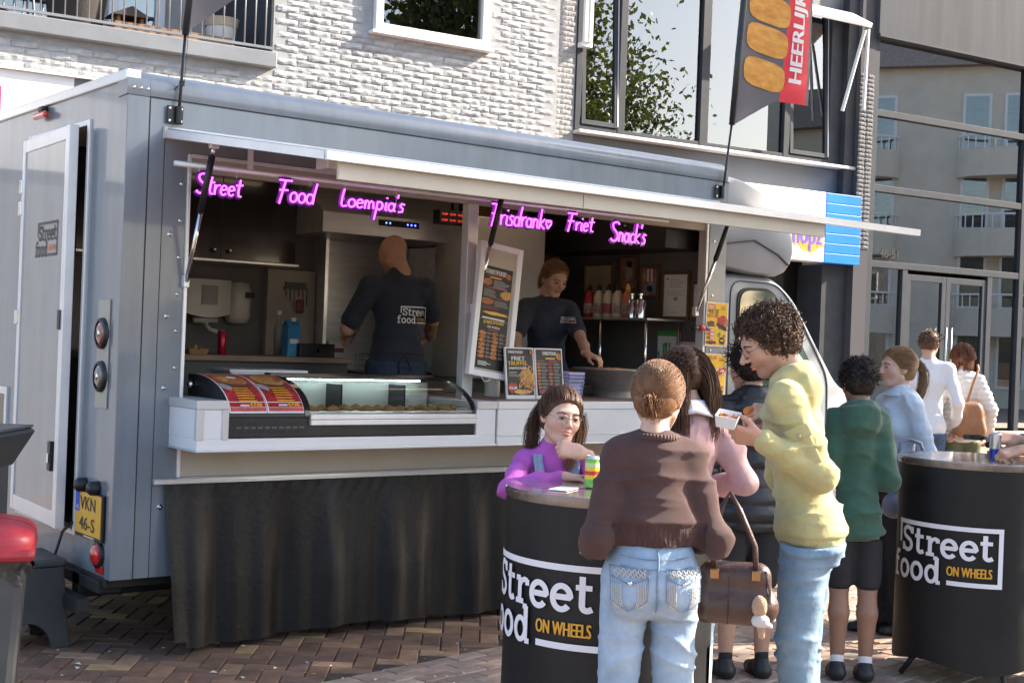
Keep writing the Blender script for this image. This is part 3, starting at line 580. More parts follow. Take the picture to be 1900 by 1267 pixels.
b = MB(); b.box((-.05, -dw+.09, .28), (-.03, -dw+.14, .43), BLK); b.box((-.056, -dw+.10, .32), (-.05, -dw+.13, .37), CHR); b.build('door_handle', dr, bevel=.004)
b = MB(); b.box((-.045, -dw+.03, 1.0), (-.037, -dw+.07, 1.10), BLK); b.build('latch', dr)
for z in (.30, 1.02, 1.62, 1.74): b = MB(); b.box((-.046, -.02, z), (-.028, .035, z+.075), CHR); b.build('hinge', dr, bevel=.004)
lg = logo(.40, BLK, mat('orange_vinyl', (.75, .22, .03), .5)); b = MB(); b.merge(lg, lambda x, y, z: (-.0325+y, -.30-x, 1.38+z)); b.build('logo_sticker', dr)
b = MB(); b.box((.06, .06, .50), (.07, 2.1, 2.7), DKW); rw_ = b
# rear lights, plate, lamps
b = MB(); b.box((-.008, .115, 1.19), (-.001, .265, 1.72), mat('beige_plate', (.42, .40, .34), .5, var=.05)); lp = b.build('light_plate', tk, bevel=.002)
LENS = mat('lamp_lens', (.20, .03, .03), .15, coat=1.); LENS2 = mat('lamp_lens_smoke', (.10, .09, .08), .15, coat=1.); REDL = mat('red_lens', (.65, .015, .02), .15, coat=1., var=.1)
for z, lm in ((1.555, LENS), (1.345, LENS2)):
    b = MB(); b.lathe([(0, -.028), (.035, -.026), (.055, -.02), (.062, -.01)], (0, 0, 0), lm, 24, axis='x'); b.lathe([(.060, -.022), (.074, -.018), (.078, 0)], (0, 0, 0), BLK, 24, axis='x'); b.lathe([(0, -.031), (.018, -.030), (.02, -.026)], (0, 0, 0), CHR, 12, axis='x'); o = b.build('round_light', lp, smooth=True); o.location = (-.006, .19, z)
YEL = mat('plate_yellow', (.78, .42, .03), .4, var=.05); EUB = mat('eu_blue', (.03, .08, .55), .4)
b = MB(); b.box((-.022, .075, .545), (-.008, .43, .775), BLK); pl = b.build('licence_plate', tk, bevel=.004)
b = MB(); b.box((-.026, .085, .565), (-.0225, .42, .768), YEL); b.build('plate_face', pl)
b = MB(); b.box((-.0275, .365, .67), (-.0262, .42, .766), EUB); V, Fc = text('NL', .022); b.add([(-.0282, .405-p[0], p[1]+.68) for p in V], Fc, WHT); b.build('euro_band', pl)
b = MB()
for s_, y, z in (('VKN', .355, .685), ('46-S', .36, .585)): V, Fc = text(s_, .068, .20, .003); b.add([(-.0272-.0004*(i >= len(V)//2), y-p[0], p[1]+z) for i, p in enumerate(V)], Fc, BLK)
b.build('plate_characters', pl)
b = MB(); b.box((-.0232, .17, .550), (-.0222, .31, .558), ALU); b.build('plate_frame_strip', pl)
for y in (.19, .36): b = MB(); b.lathe([(0, -.055), (.022, -.052), (.034, -.038), (.036, -.01), (.036, 0)], (0, 0, 0), BLK, 16, axis='x'); o = b.build('plate_lamp', tk, smooth=True); o.location = (-.004, y, .80)
b = MB(); b.lathe([(0, -.035), (.03, -.032), (.05, -.022), (.056, 0)], (0, 0, 0), REDL, 24, axis='x'); b.lathe([(.055, -.016), (.064, -.012), (.066, 0)], (0, 0, 0), BLK, 24, axis='x'); o = b.build('tail_light', tk, smooth=True); o.location = (-.006, .145, .482)
b = MB(); b.box((-.012, .08, .395), (-.002, .17, .435), REDL); b.build('reflector', tk, bevel=.003)
b = MB(); b.box((-.05, 1.06, 2.70), (-.016, 1.24, 2.735), REDL); b.build('marker_lamp', tk, bevel=.012)
b = MB(); b.box((-.04, 1.12, 2.736), (.0, 1.19, 2.768), BLK); b.build('marker_bracket', tk, bevel=.01)
b = MB(); b.tube([(-.01, .49, .60), (-.06, .50, .55), (-.09, .52, .42), (-.08, .53, .22), (-.05, .54, .03)], .008, BLK, 8); b.build('power_cable', tk, smooth=True)
# second rear hatch frame, far left
b = MB(); b.box((-.012, 1.62, .56), (.0, 1.66, 1.22), ALUW); b.box((-.0115, 1.66, 1.18), (-.0005, 2.15, 1.22), ALUW); b.box((-.008, 1.66, .56), (-.002, 2.12, 1.18), BLKG); b.build('service_hatch', tk)
# chassis and wheels
CHAS = mat('chassis_black', (.02, .019, .018), .7, var=.3, vs=8)
b = MB()
for y in (.35, 1.75): b.box((-.02, y, .24), (6.2, y+.10, .37), CHAS)
b.box((-.10, .15, .20), (-.03, 2.05, .27), CHAS); b.box((-.02, .1, .30), (.10, 2.1, .36), CHAS); b.box((.0, .06, .33), (Lb, 2.15, .379), CHAS); b.build('chassis', tk, bevel=.006)
def wheel(x, y):
    b = MB(); b.lathe([(.19, -.10), (.30, -.105), (.325, -.08), (.33, 0), (.325, .08), (.30, .105), (.19, .10)], (0, 0, 0), mat('tyre', (.018, .018, .018), .85, bump=.3), 32, axis='y'); o = b.build('wheel', tk, smooth=True); o.location = (x, y, .33)
    b = MB(); b.lathe([(0, -.05), (.06, -.06), (.10, -.04), (.17, -.05), (.195, -.09)], (0, 0, 0), mat('rim_grey', (.3, .3, .31), .4, metal=.7), 24, axis='y'); b.build('rim', o, smooth=True)
for x in (1.25, 5.0):
    for y in (.22, 1.98): wheel(x, y)
# black tarpaulin skirt
def tarp():
    M = mat('black_tarpaulin', (.016, .016, .017), .48, bump=.25, bs=40, spec=.35)
    n = M.node_tree.nodes; L = M.node_tree.links; bs = n['Principled BSDF']; tc = n.new('ShaderNodeTexCoord'); mp = n.new('ShaderNodeMapping'); mp.inputs['Scale'].default_value = (3.2, 1, .35); nz = n.new('ShaderNodeTexNoise'); nz.inputs['Scale'].default_value = 2.2; nz.inputs['Detail'].default_value = 7
    L.new(tc.outputs['Object'], mp.inputs[0]); L.new(mp.outputs[0], nz.inputs[0]); cr = n.new('ShaderNodeValToRGB'); cr.color_ramp.elements[0].position = .5; cr.color_ramp.elements[0].color = (.0055, .0055, .006, 1); cr.color_ramp.elements[1].position = .78; cr.color_ramp.elements[1].color = (.030, .026, .022, 1); L.new(nz.outputs[0], cr.inputs[0]); L.new(cr.outputs[0], bs.inputs['Base Color']); return M
def skirt(u, v):
    x = .25+u*3.95; s_ = min(1, v*1.6); w_ = .022*math.sin(u*58+.8*math.sin(u*9))+.012*math.sin(u*131+2)+.018*math.sin(u*23+1)
    crink = .006*math.sin(u*300+v*40)*max(0, 1-v*5)
    flare = .045*max(0, 1-u*14)*v**2
    return (x+.03*max(0, 1-u*14)*v, -.012-abs(.02*s_)-w_*s_-crink-flare-.03*v, .832-v*(.785+.012*math.sin(u*17)-.03*(u < .02)))
b = MB(); b.grid(skirt, 240, 26, tarp()); b.build('skirt', tk, smooth=True)
# flap
HZ, FZ, FY = 2.535, 2.30, -1.56; sl_ = (HZ-FZ)/FY   # z(y)=HZ+ (y)*(...)
def fz(y): return HZ+(HZ-FZ)/(-FY)*y
b = MB(); b.prism([(-.01, fz(-.01)-.008), (FY, FZ-.008), (FY, FZ+.010), (-.01, fz(-.01)+.018)], .195, 4.05, CRM, 'x'); flp = b.build('hatch_flap', tk)
b = MB(); b.prism([(-.02, fz(0)+.019), (FY+.01, FZ+.011), (FY+.01, FZ+.016), (-.02, fz(0)+.024)], .195, 4.05, PAINT, 'x'); b.build('flap_skin', flp)
b = MB(); b.prism([(.0, HZ-.025), (-.02, HZ-.022), (-.024, HZ+.02), (-.005, HZ+.035), (0, HZ+.035)], .18, 4.06, ALUW, 'x'); b.build('hinge_rail', flp)
b = MB(); b.prism([(FY-.004, FZ-.022), (FY-.022, FZ-.020), (FY-.022, FZ+.014), (FY-.004, FZ+.018)], .19, 4.055, ALUW, 'x'); b.build('flap_edge', flp)
for x in (.186, 4.051): b = MB(); b.prism([(-.03, fz(-.03)-.018), (FY, FZ-.018), (FY, FZ+.016), (-.03, fz(-.03)+.022)], x, x+.009, ALUW, 'x'); b.build('flap_edge', flp)
for k in range(12): b = MB(); b.lathe([(0, -.005), (.005, -.004), (.007, 0)], (0, 0, 0), SEAM, 8, axis='y'); o = b.build('rivet', flp); o.location = (.4+k*.31, -.0245, HZ+.004)
for x0, x1, h in ((.262, 1.55, .080), (1.55, 3.26, .080)): b = MB(); b.box((x0+.002, FY+.012, FZ-.009-h), (x1-.002, FY+.03, FZ-.0085), CRM); b.build('valance_board', flp, bevel=.002)
for x0, x1, y in ((.75, 1.35, -.55), (2.5, 3.0, -.45)): b = MB(); b.box((x0, y-.06, fz(y)-.07), (x1, y+.06, fz(y)-.012), ALUW); b.build('light_fixture', flp, bevel=.006)
DIFF = mat('led_diffuser', (.7, .6, .75), .4)
for (px, py, Y), (qx, qy) in (((395, 300, -.28), (345, 520)), ((935, 370, -.25), (880, 570)), ((1357, 412, -.18), (1292, 575))):
    a = on_y(qx, qy, -.03); e = on_y(px, py, Y); e[2] = fz(Y)-.03; mid = a+(e-a)*.52
    b = MB(); b.tube([a, mid], .011, CHR, 10); b.build('strut_rod', tk, smooth=True)
    b = MB(); b.tube([mid, a+(e-a)*.93], .0165, BLK, 10); b.tube([a+(e-a)*.93, e], .010, CHR, 8); o = b.build('gas_strut', tk, smooth=True)
    b = MB(); b.box(tuple(e+[-.02, -.02, -.01]), tuple(e+[.02, .02, .025]), ALUW); b.build('strut_bracket', tk, bevel=.004); b = MB(); b.box(tuple(a+[-.015, -.005, -.03]), tuple(a+[.015, .03, .03]), ALUW); b.build('strut_bracket', tk, bevel=.004)
# counters
CEDGE = mat('counter_edge', (.62, .63, .64), .35, metal=.3)
ct = MB(); ct.box((.268, -.32, 1.022), (2.03, .0, 1.075), WPAN); ct.box((.268, -.318, 1.075), (.425, .35, 1.215), WPAN); ct.box((1.90, -.318, 1.075), (2.03, .35, 1.215), WPAN); cto = ct.build('counter', tk, bevel=.003)
b = MB(); b.box((.262, -.327, 1.216), (.426, .36, 1.258), CEDGE); b.box((1.899, -.327, 1.216), (2.036, .36, 1.258), CEDGE); b.box((.262, -.328, 1.07), (.30, -.30, 1.215), CEDGE); b.box((.395, -.3265, 1.07), (.427, -.30, 1.215), CEDGE); b.box((.262, -.33, 1.012), (2.036, .0, 1.024), CEDGE); b.build('counter_trim', cto, bevel=.003)
ct = MB(); ct.box((2.045, -.32, 1.02), (3.945, .0, 1.215), WPAN); cto = ct.build('counter', tk, bevel=.003)
b = MB(); b.box((2.042, -.327, 1.216), (3.948, .45, 1.258), WPAN); b.box((2.042, -.326, 1.068), (3.948, -.319, 1.074), CEDGE); b.box((2.042, -.33, 1.012), (3.948, .0, 1.022), CEDGE); b.build('counter_trim', cto, bevel=.004)
b = MB(); b.box((2.06, -.29, 1.2585), (3.93, .44, 1.266), mat('worktop', (.17, .12, .10), .45, var=.15, vs=12)); b.build('worktop', cto)
# interior shell
FLZ = .48
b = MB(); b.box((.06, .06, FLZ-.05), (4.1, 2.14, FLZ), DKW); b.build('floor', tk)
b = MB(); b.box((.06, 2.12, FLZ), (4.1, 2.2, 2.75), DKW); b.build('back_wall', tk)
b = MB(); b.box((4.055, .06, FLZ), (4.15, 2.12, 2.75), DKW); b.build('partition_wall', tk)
b = MB(); b.box((.06, .06, 2.66), (4.05, 2.12, 2.7), mat('ceiling_panel', (.62, .60, .56), .6)); b.build('ceiling', tk)
b = MB(); b.box((.06, .055, FLZ), (4.05, .10, 1.02), DKW); b.build('counter_back', tk)
LAMP = mat('warm_ceiling_lamp', (.8, .7, .5), .4, emit=(1, .72, .45), es=.8)
for x0, x1, y in ((1.0, 1.9, 1.15), (2.45, 3.35, .95)):
    b = MB(); b.box((x0-.02, y-.06, 2.628), (x1+.02, y+.06, 2.659), ALUW); lf = b.build('ceiling_lamp', tk, bevel=.004)
    b = MB(); b.box((x0, y-.045, 2.612), (x1, y+.045, 2.6275), LAMP); b.build('lamp_diffuser', lf)
# interior furniture, built in
b = MB(); b.box((.4, 1.75, 2.045), (1.88, 2.118, 2.655), BLKG); kb = b.build('wall_cupboard', tk, bevel=.004)
b = MB(); b.box((1.34, 1.747, 2.05), (1.344, 1.749, 2.65), SEAM); b.build('cupboard_gap', kb)
for x in (1.29, 1.40): b = MB(); b.lathe([(0, -.03), (.012, -.028), (.016, -.018), (.008, -.01), (.008, 0)], (0, 0, 0), CHR, 12, axis='y'); o = b.build('knob', kb, smooth=True); o.location = (x, 1.749, 2.10)
b = MB(); b.box((.4, 1.74, 2.03), (1.9, 2.118, 2.043), ALU); b.build('cupboard_lip', tk)
b = MB(); b.box((.4, 1.5, 1.40), (2.20, 2.118, 1.435), WOODC); b.box((.4, 1.56, FLZ), (2.2, 2.118, 1.40), DKW); b.build('side_worktop', tk, bevel=.003)
b = MB(); b.box((1.85, 2.07, 1.436), (2.22, 2.118, 2.02), mat('beige_board', (.38, .35, .30), .6, var=.08)); b.build('wall_panel', tk)
b = MB(); b.box((2.225, 1.95, 1.2), (2.25, 2.118, 2.35), ALU); b.build('wall_strip', tk)
b = MB(); b.box((2.255, 2.095, FLZ), (3.5, 2.118, 2.3), STEEL); b.build('splash_back', tk)
b = MB(); b.box((3.0, 1.2, 1.3), (3.04, 2.09, 2.24), STEEL); b.build('splash_side', tk)
b = MB(); b.prism([(1.4, 2.25), (1.4, 2.385), (1.75, 2.64), (2.09, 2.64), (2.09, 2.25)], 1.88, 3.05, STEEL, 'x'); hd_ = b.build('extractor_hood', tk, bevel=.004)
b = MB(); b.box((2.30, 1.392, 2.325), (2.62, 1.399, 2.365), BLKG); b.build('hood_panel', hd_)
BLUE = mat('blue_led', (.0, .0, .1), .3, emit=(.1, .15, 1), es=1.6)
for x in (2.35, 2.38, 2.52, 2.55, 2.58): b = MB(); b.box((x, 1.389, 2.34), (x+.01, 1.3915, 2.352), BLUE); b.build('indicator', hd_)
b = MB(); b.box((2.30, 1.55, FLZ), (3.6, 2.09, 1.33), STEEL); b.box((2.34, 1.6, 1.331), (2.62, 2.05, 1.345), BLK); b.box((2.7, 1.6, 1.331), (3.0, 2.05, 1.345), BLK); b.build('fryer_unit', tk, bevel=.005)
b = MB(); b.box((2.86, 1.05, 1.33), (3.45, 1.54, 2.42), mat('fridge_white', (.52, .50, .46), .45, var=.05)); b.build('fridge_door', tk, bevel=.01)
b = MB(); b.box((3.2, 1.6, 2.2), (4.04, 2.09, 2.655), mat('overhead_wood', (.24, .12, .06), .6, var=.3)); b.build('overhead_box', tk)
b = MB(); b.box((3.70, .12, 2.24), (4.05, 1.58, 2.655), BLK); b.build('overhead_cupboard', tk, bevel=.004)
for y in (.5, 1.1): b = MB(); b.lathe([(0, -.025), (.010, -.022), (.010, 0)], (0, 0, 0), CHR, 10, axis='x'); o = b.build('knob', tk, smooth=True); o.location = (3.70, y, 2.40)
# shelf unit by the partition
b = MB(); b.box((3.68, .24, 1.765), (4.04, 1.15, 1.778), STEEL); b.build('shelf', tk)
for x, y in ((3.70, .27), (3.70, .72), (3.70, 1.12), (4.0, .27)): b = MB(); b.tube([(x, y, 1.30), (x, y, 1.765)], .011, CHR, 8); b.build('shelf_leg', tk, smooth=True)
b = MB(); b.box((3.45, .46, FLZ), (4.04, 1.5, 1.30), STEEL); b.build('prep_table', tk, bevel=.004)
# cab: luton bulge, cab body, windows
def roundpoly(P, r_, n=5):
    out = []; N = len(P)
    for i in range(N):
        a, b, c = (np.array(P[(i+k) % N], float) for k in (-1, 0, 1)); u, v = a-b, c-b; lu, lv = np.linalg.norm(u), np.linalg.norm(v); q = min(r_, lu*.45, lv*.45); p0, p1 = b+u/lu*q, b+v/lv*q
        for t in np.linspace(0, 1, n+1): out.append(tuple((1-t)**2*p0+2*t*(1-t)*b+t*t*p1))
    return out
def cab_prof(x):   # not used from here
    return x
lut = [(4.15, 2.14), (4.15, 2.765), (4.24, 2.757), (4.34, 2.742), (4.46, 2.705), (4.58, 2.66), (4.69, 2.605), (4.78, 2.54), (4.84, 2.46), (4.88, 2.36), (4.885, 2.27), (4.86, 2.20), (4.80, 2.135), (4.72, 2.105), (4.45, 2.11)]
def shell(poly, y0, y1, m, cx, cz, inset=.06, nb=5):
    b = MB(); n = len(poly); rings = []
    for k in range(nb+1):
        a = math.pi/2*k/nb; s_ = 1-inset*(1-math.sin(a)); rings.append((y0+.12*(1-math.cos(a))*0+.14*(1-math.sin(a))*0+.13*(1-math.cos(math.pi/2-a))*0+(.12*(1-math.sin(a)) if False else .12*(1-math.sin(math.pi/2*(1-k/nb)))*-1+.12), s_))
    rings = [(y0+.10*(1-math.sin(math.pi/2*k/nb)), 1-inset*(1-math.cos(math.pi/2*(1-k/nb)))) for k in range(nb+1)]
    rings = [(y0, 1-inset)]+[(y0+.10*(1-math.cos(math.pi/2*k/nb)), 1-inset*(1-math.sin(math.pi/2*k/nb))) for k in range(1, nb+1)]
    rings += [(y0+y1-y, s_) for y, s_ in reversed(rings)]
    v = []; f = []
    for y, s_ in rings: v += [(cx+(x-cx)*s_ if x > 4.16 else x, y, cz+(z-cz)*s_) for x, z in poly]
    for k in range(len(rings)-1):
        for i in range(n): f.append((k*n+i, k*n+(i+1) % n, (k+1)*n+(i+1) % n, (k+1)*n+i))
    f.append(tuple(range(n-1, -1, -1))); f.append(tuple((len(rings)-1)*n+i for i in range(n))); b.add(v, f, m); return b
shell(lut, .03, 2.17, PAINTC, 4.3, 2.4, .07).build('luton_bulge', tk, fix=True, auto=45)
b = MB(); b.prism([(4.15, 2.30), (4.45, 2.345), (4.70, 2.26), (4.80, 2.20), (4.80, 2.19), (4.70, 2.25), (4.45, 2.335), (4.15, 2.29)], .02, .04, SEAM, 'y'); b.build('luton_seam', tk)
cabp = [(4.16, .45), (4.16, 2.115), (4.60, 2.12), (4.76, 2.10), (4.95, 1.985), (5.27, 1.60), (5.48, 1.36), (5.95, 1.20), (6.08, 1.05), (6.12, .55), (6.05, .42)]
cabp = roundpoly(cabp, .10, 4); shell(cabp, .08, 2.12, PAINTC, 4.7, 1.1, .05).build('cab', tk, fix=True, auto=40)
GLC = glass('cab_glass', (.25, .42, .38), 1.7, gain=1.6)
win = [(4.375, 1.35), (4.375, 1.955), (4.41, 1.99), (4.66, 2.0), (4.735, 1.965), (4.90, 1.78), (5.20, 1.42), (5.18, 1.37)]
win = roundpoly([(4.375, 1.35), (4.375, 1.995), (4.70, 2.005), (4.90, 1.78), (5.22, 1.40), (5.20, 1.35)], .09)
b = MB(); b.prism([(4.70+(x-4.70)*1.06, 1.66+(z-1.66)*1.06) for x, z in win], .071, .10, BLK, 'y'); b.build('window_seal', tk)
b = MB(); b.prism(win, .064, .0705, mat('cab_window', (.05, .10, .09), .05, coat=1., spec=1.), 'y'); b.build('cab_window', tk)
b = MB(); b.prism([(4.735, 1.35), (4.765, 1.35), (4.765, 1.94), (4.735, 1.965)], .058, .0635, BLK, 'y'); b.build('window_divider', tk)
b = MB()
gp_ = roundpoly([(4.29, .75), (4.29, 2.06), (4.76, 2.06), (4.98, 1.87), (5.34, 1.42), (5.36, .8)], .10)
for p, q in zip(gp_[3:-4], gp_[4:-3]): b.bar((p[0], .078, p[1]), (q[0], .078, q[1]), .008, .006, SEAM)
b.build('door_gap', tk)
b = MB(); b.box((4.34, .05, 1.20), (4.48, .078, 1.24), BLK); b.build('cab_door_handle', tk, bevel=.006)
b = MB(); b.prism([(4.98, 1.99), (5.0, 1.99), (5.50, 1.38), (5.48, 1.37)], .3, 1.9, GLC, 'y'); b.build('windscreen', tk)
# flag holders on the roof edge
for x in (.23, 4.045):
    b = MB(); b.box((x-.042, -.022, 2.585), (x+.042, -.012, 2.672), BLK); o = b.build('flag_bracket', tk, bevel=.004)
    b = MB()
    for dx in (-.03, .03):
        for dz in (-.03, .03): b.lathe([(0, -.03), (.006, -.029), (.008, -.024), (.008, -.022)], (x+dx, 0, 2.628+dz), CHR, 8, axis='y')
    b.tube([(x+.012, -.035, 2.59), (x+.012, -.035, 2.67)], .014, BLK, 10); b.build('bracket_bolts', o)
# ------------------------------------------------------------------ neon signs (single-line script, x-height .5)
def arc(cx, cy, rx, ry, a, b, n=10): return _arc(cx, cy, rx, ry, a, b, n)
NEON = {
 'S': (.62, [[(.58, .86)]+arc(.36, .80, .24, .17, 20, 200, 8)+[(.22, .62), (.38, .52)]+arc(.30, .26, .26, .24, 60, -150, 10)]),
 't': (.36, [[(.20, .85), (.15, .25), (.20, .05), (.34, .04)], [(.0, .56), (.36, .60)]]),
 'r': (.34, [[(.05, .5), (.08, .02)], [(.08, .3), (.16, .46), (.32, .5)]]),
 'e': (.42, [[(.06, .26), (.34, .32)]+arc(.20, .30, .15, .19, 10, 190, 8)+arc(.20, .26, .16, .22, 180, 320, 8)]),
 'F': (.58, [[(-.04, .98), (.60, .98)], [(.28, .98), (.20, .5), (.10, -.10)], [(.04, .52), (.46, .54)]]),
 'o': (.42, [arc(.20, .25, .17, .22, 90, 450, 14)]),
 'd': (.46, [arc(.19, .25, .17, .22, 30, 390, 14), [(.46, .98), (.38, .45), (.36, .02)]]),
 'L': (.38, [[(.12, .98), (.06, .5), (.06, .12), (.14, .02), (.34, .08)]]),
 'm': (.58, [[(.04, .48), (.05, .02)], [(.05, .3), (.14, .48), (.24, .40), (.25, .02)], [(.25, .3), (.36, .48), (.46, .40), (.50, .04)]]),
 'p': (.46, [[(.10, .50), (.07, .0), (.02, -.55)], arc(.22, .26, .16, .22, 160, -160, 12)]),
 'i': (.20, [[(.10, .48), (.08, .10), (.16, .02)], [(.11, .70), (.13, .76)]]),
 'a': (.44, [arc(.19, .25, .16, .22, 40, 400, 12), [(.36, .48), (.34, .12), (.42, .02)]]),
 "'": (.12, [[(.06, .98), (.03, .78)]]),
 's': (.36, [[(.32, .46), (.16, .50), (.08, .38), (.26, .22), (.24, .04), (.04, .02)]]),
 'n': (.42, [[(.05, .48), (.06, .02)], [(.06, .3), (.16, .48), (.30, .42), (.34, .02)]]),
 'k': (.42, [[(.10, .98), (.05, .02)], [(.36, .50), (.08, .24), (.38, .02)]]),
 'c': (.36, [arc(.20, .25, .16, .22, 50, 310, 10)]),
 'h': (.44, [[(.22, .06), (.06, .30), (.08, .46), (.18, .46), (.22, .36), (.28, .46), (.38, .46), (.40, .30), (.22, .06)]]),
}
NEONM = mat('neon_purple', (.2, .02, .25), .4, emit=(.80, .10, .95), es=1.25); ACR = mat('violet_acrylic', (.09, .012, .16), .2, coat=.6)
def neon(word, pxl, pyt, pxr, pyb, label):
    Y = -.15; pyt += 9; pyb += 7; a = on_y(pxl, pyb, Y); c = on_y(pxr, (pyt+pyb)/2, Y); x0, x1 = a[0], c[0]; tot = sum(NEON[k][0] for k in word)
    t = thing('neon_sign', label, 'neon sign', (x0, Y, a[2]), 0, 'neon word signs under the hatch')
    sx = (x1-x0)/tot; h = sx*1.05; x = 0.; tb = MB(); bk = MB()
    low = min(p[1] for k in word for st in NEON[k][1] for p in st); L = 0
    top = on_y(pxl, pyt, Y)[2]-a[2]; h = (top)/(.98-low) if low < -.2 else top/.98*.98
    rise = 0.
    for k in word:
        for st in NEON[k][1]:
            P = [((p[0]+x)*sx, (p[1]-low)*h) for p in st]
            tb.tube([(p[0]+.12*p[1], 0, p[1]) for p in P], .0047, NEONM, 6); V, Fc = stroke([(p[0]+.12*p[1], p[1]) for p in P], .034); bk.add([(p[0], .011+.0004*(L % 7), p[1]) for p in V], Fc, ACR); L += 1
        x += NEON[k][0]
    tb.build('tube', t, smooth=True); bk.build('backing', t)
    b = MB()
    for u in (.1, .9): b.tube([((x1-x0)*u, .012, h*.9), ((x1-x0)*u, .012, 2.385-a[2])], .0012, ALUW, 4)
    b.build('hanging_wires', t)
neon('Street', 360, 307, 448, 348, 'pink purple neon sign reading Street')
neon('Food', 513, 325, 583, 368, 'pink purple neon sign reading Food')
neon("Loempia's", 627, 338, 748, 392, "pink purple neon sign reading Loempia's")
neon('Frisdrankh', 908, 369, 1022, 410, 'pink purple neon sign reading Frisdrank with a heart')
neon('Friet', 1050, 386, 1100, 420, 'pink purple neon sign reading Friet')
neon("Snack's", 1130, 397, 1198, 437, "pink purple neon sign reading Snack's")
t = thing('hanging_rail', 'white rail under the open hatch carrying the neon signs', 'rail', (0, -.10, 2.385))
b = MB(); b.tube([(.2, .0, 0), (3.5, 0, 0)], .014, ALUW, 8); b.build('rod', t, smooth=True)
for x in (.6, 1.5, 2.4, 3.3): b = MB(); b.box((x-.012, -.008, .0), (x+.012, .008, fz(-.10)-2.385-.010), ALUW); b.build('hanger', t)

# ------------------------------------------------------------------ prints
def flatmat(n, c): return mat(n, c, .45)
PBLK = flatmat('print_black', (.018, .016, .016)); PWHT = flatmat('print_white', (.75, .75, .74)); PRED = mat('print_red', (.42, .03, .035), .35, var=.5, vs=30); PYEL = mat('print_yellow', (.80, .47, .03), .4, var=.08, vs=20); PORA = mat('print_food_orange', (.62, .25, .06), .5, col2=(.25, .08, .03), vs=45); PGOL = mat('print_fries_gold', (.75, .47, .14), .5, col2=(.42, .20, .05), vs=60, stretch=(1, 1, .3)); PMAR = flatmat('print_maroon', (.16, .03, .03)); PGRN = flatmat('print_green', (.06, .35, .08)); PPUR = flatmat('print_dark_red', (.30, .05, .07)); PGRY = flatmat('print_grey', (.35, .33, .31))
class Sheet:
    """flat print in unit coordinates mapped by fn(u, v, h)"""
    def __init__(s, W, H): s.b = MB(); s.W = W; s.H = H; s.l = 0
    def _h(s): s.l += 1; return .0004+.00012*s.l
    def rect(s, u0, v0, u1, v1, m, n=1):
        h = s._h()
        for i in range(n):
            a = v0+(v1-v0)*i/n; c = v0+(v1-v0)*(i+1)/n; s.b.quad((u0*s.W, h, a*s.H), (u1*s.W, h, a*s.H), (u1*s.W, h, c*s.H), (u0*s.W, h, c*s.H), m)
        return s
    def blob(s, u, v, ru, rv, m, seed=0, n=18, tilt=0.):
        h = s._h(); r_ = random.Random(seed); ks = [1+r_.uniform(-.16, .16) for _ in range(n)]; ct, st = math.cos(tilt), math.sin(tilt)
        P = []
        for i in range(n): x, y = ru*s.W*ks[i]*math.cos(6.283*i/n), rv*s.H*ks[i]*math.sin(6.283*i/n); P.append((u*s.W+x*ct-y*st, h, v*s.H+x*st+y*ct))
        s.b.add([(u*s.W, h, v*s.H)]+P, [(0, i+1, (i+1) % n+1) for i in range(n)], m); return s
    def txt(s, t, u, v, size, m, wid=None, bold=0., rot=0.):
        V, Fc = text(t, size*s.H, wid*s.W if wid else None, bold*s.H); h = s._h(); s.l += 1; c_, s_ = math.cos(rot), math.sin(rot)
        s.b.add([(u*s.W+p[0]*c_-p[1]*s_, h+.00012*(bold > 0 and i >= len(V)//2), v*s.H+p[0]*s_+p[1]*c_) for i, p in enumerate(V)], Fc, m); return s
    def lines(s, u0, u1, v, n, dv, m, th=.008, seed=1):
        r_ = random.Random(seed)
        for i in range(n): s.rect(u0, v-i*dv, u0+(u1-u0)*r_.uniform(.6, 1), v-i*dv+th, m)
        return s
    def sticks(s, u0, v0, u1, v1, n, m, seed=2, L=.22, w=.025):
        r_ = random.Random(seed)
        for i in range(n):
            u = r_.uniform(u0, u1); v = r_.uniform(v0, v1); a = r_.uniform(.5, 1.25); x, y = u*s.W, v*s.H; dx, dy = math.cos(a)*L*s.W/2, math.sin(a)*L*s.W/2; nx, ny = -math.sin(a)*w*s.W/2, math.cos(a)*w*s.W/2; h = s._h()
            s.b.quad((x-dx-nx, h, y-dy-ny), (x+dx-nx, h, y+dy-ny), (x+dx+nx, h, y+dy+ny), (x-dx+nx, h, y-dy+ny), m if i % 3 else PORA)
        return s
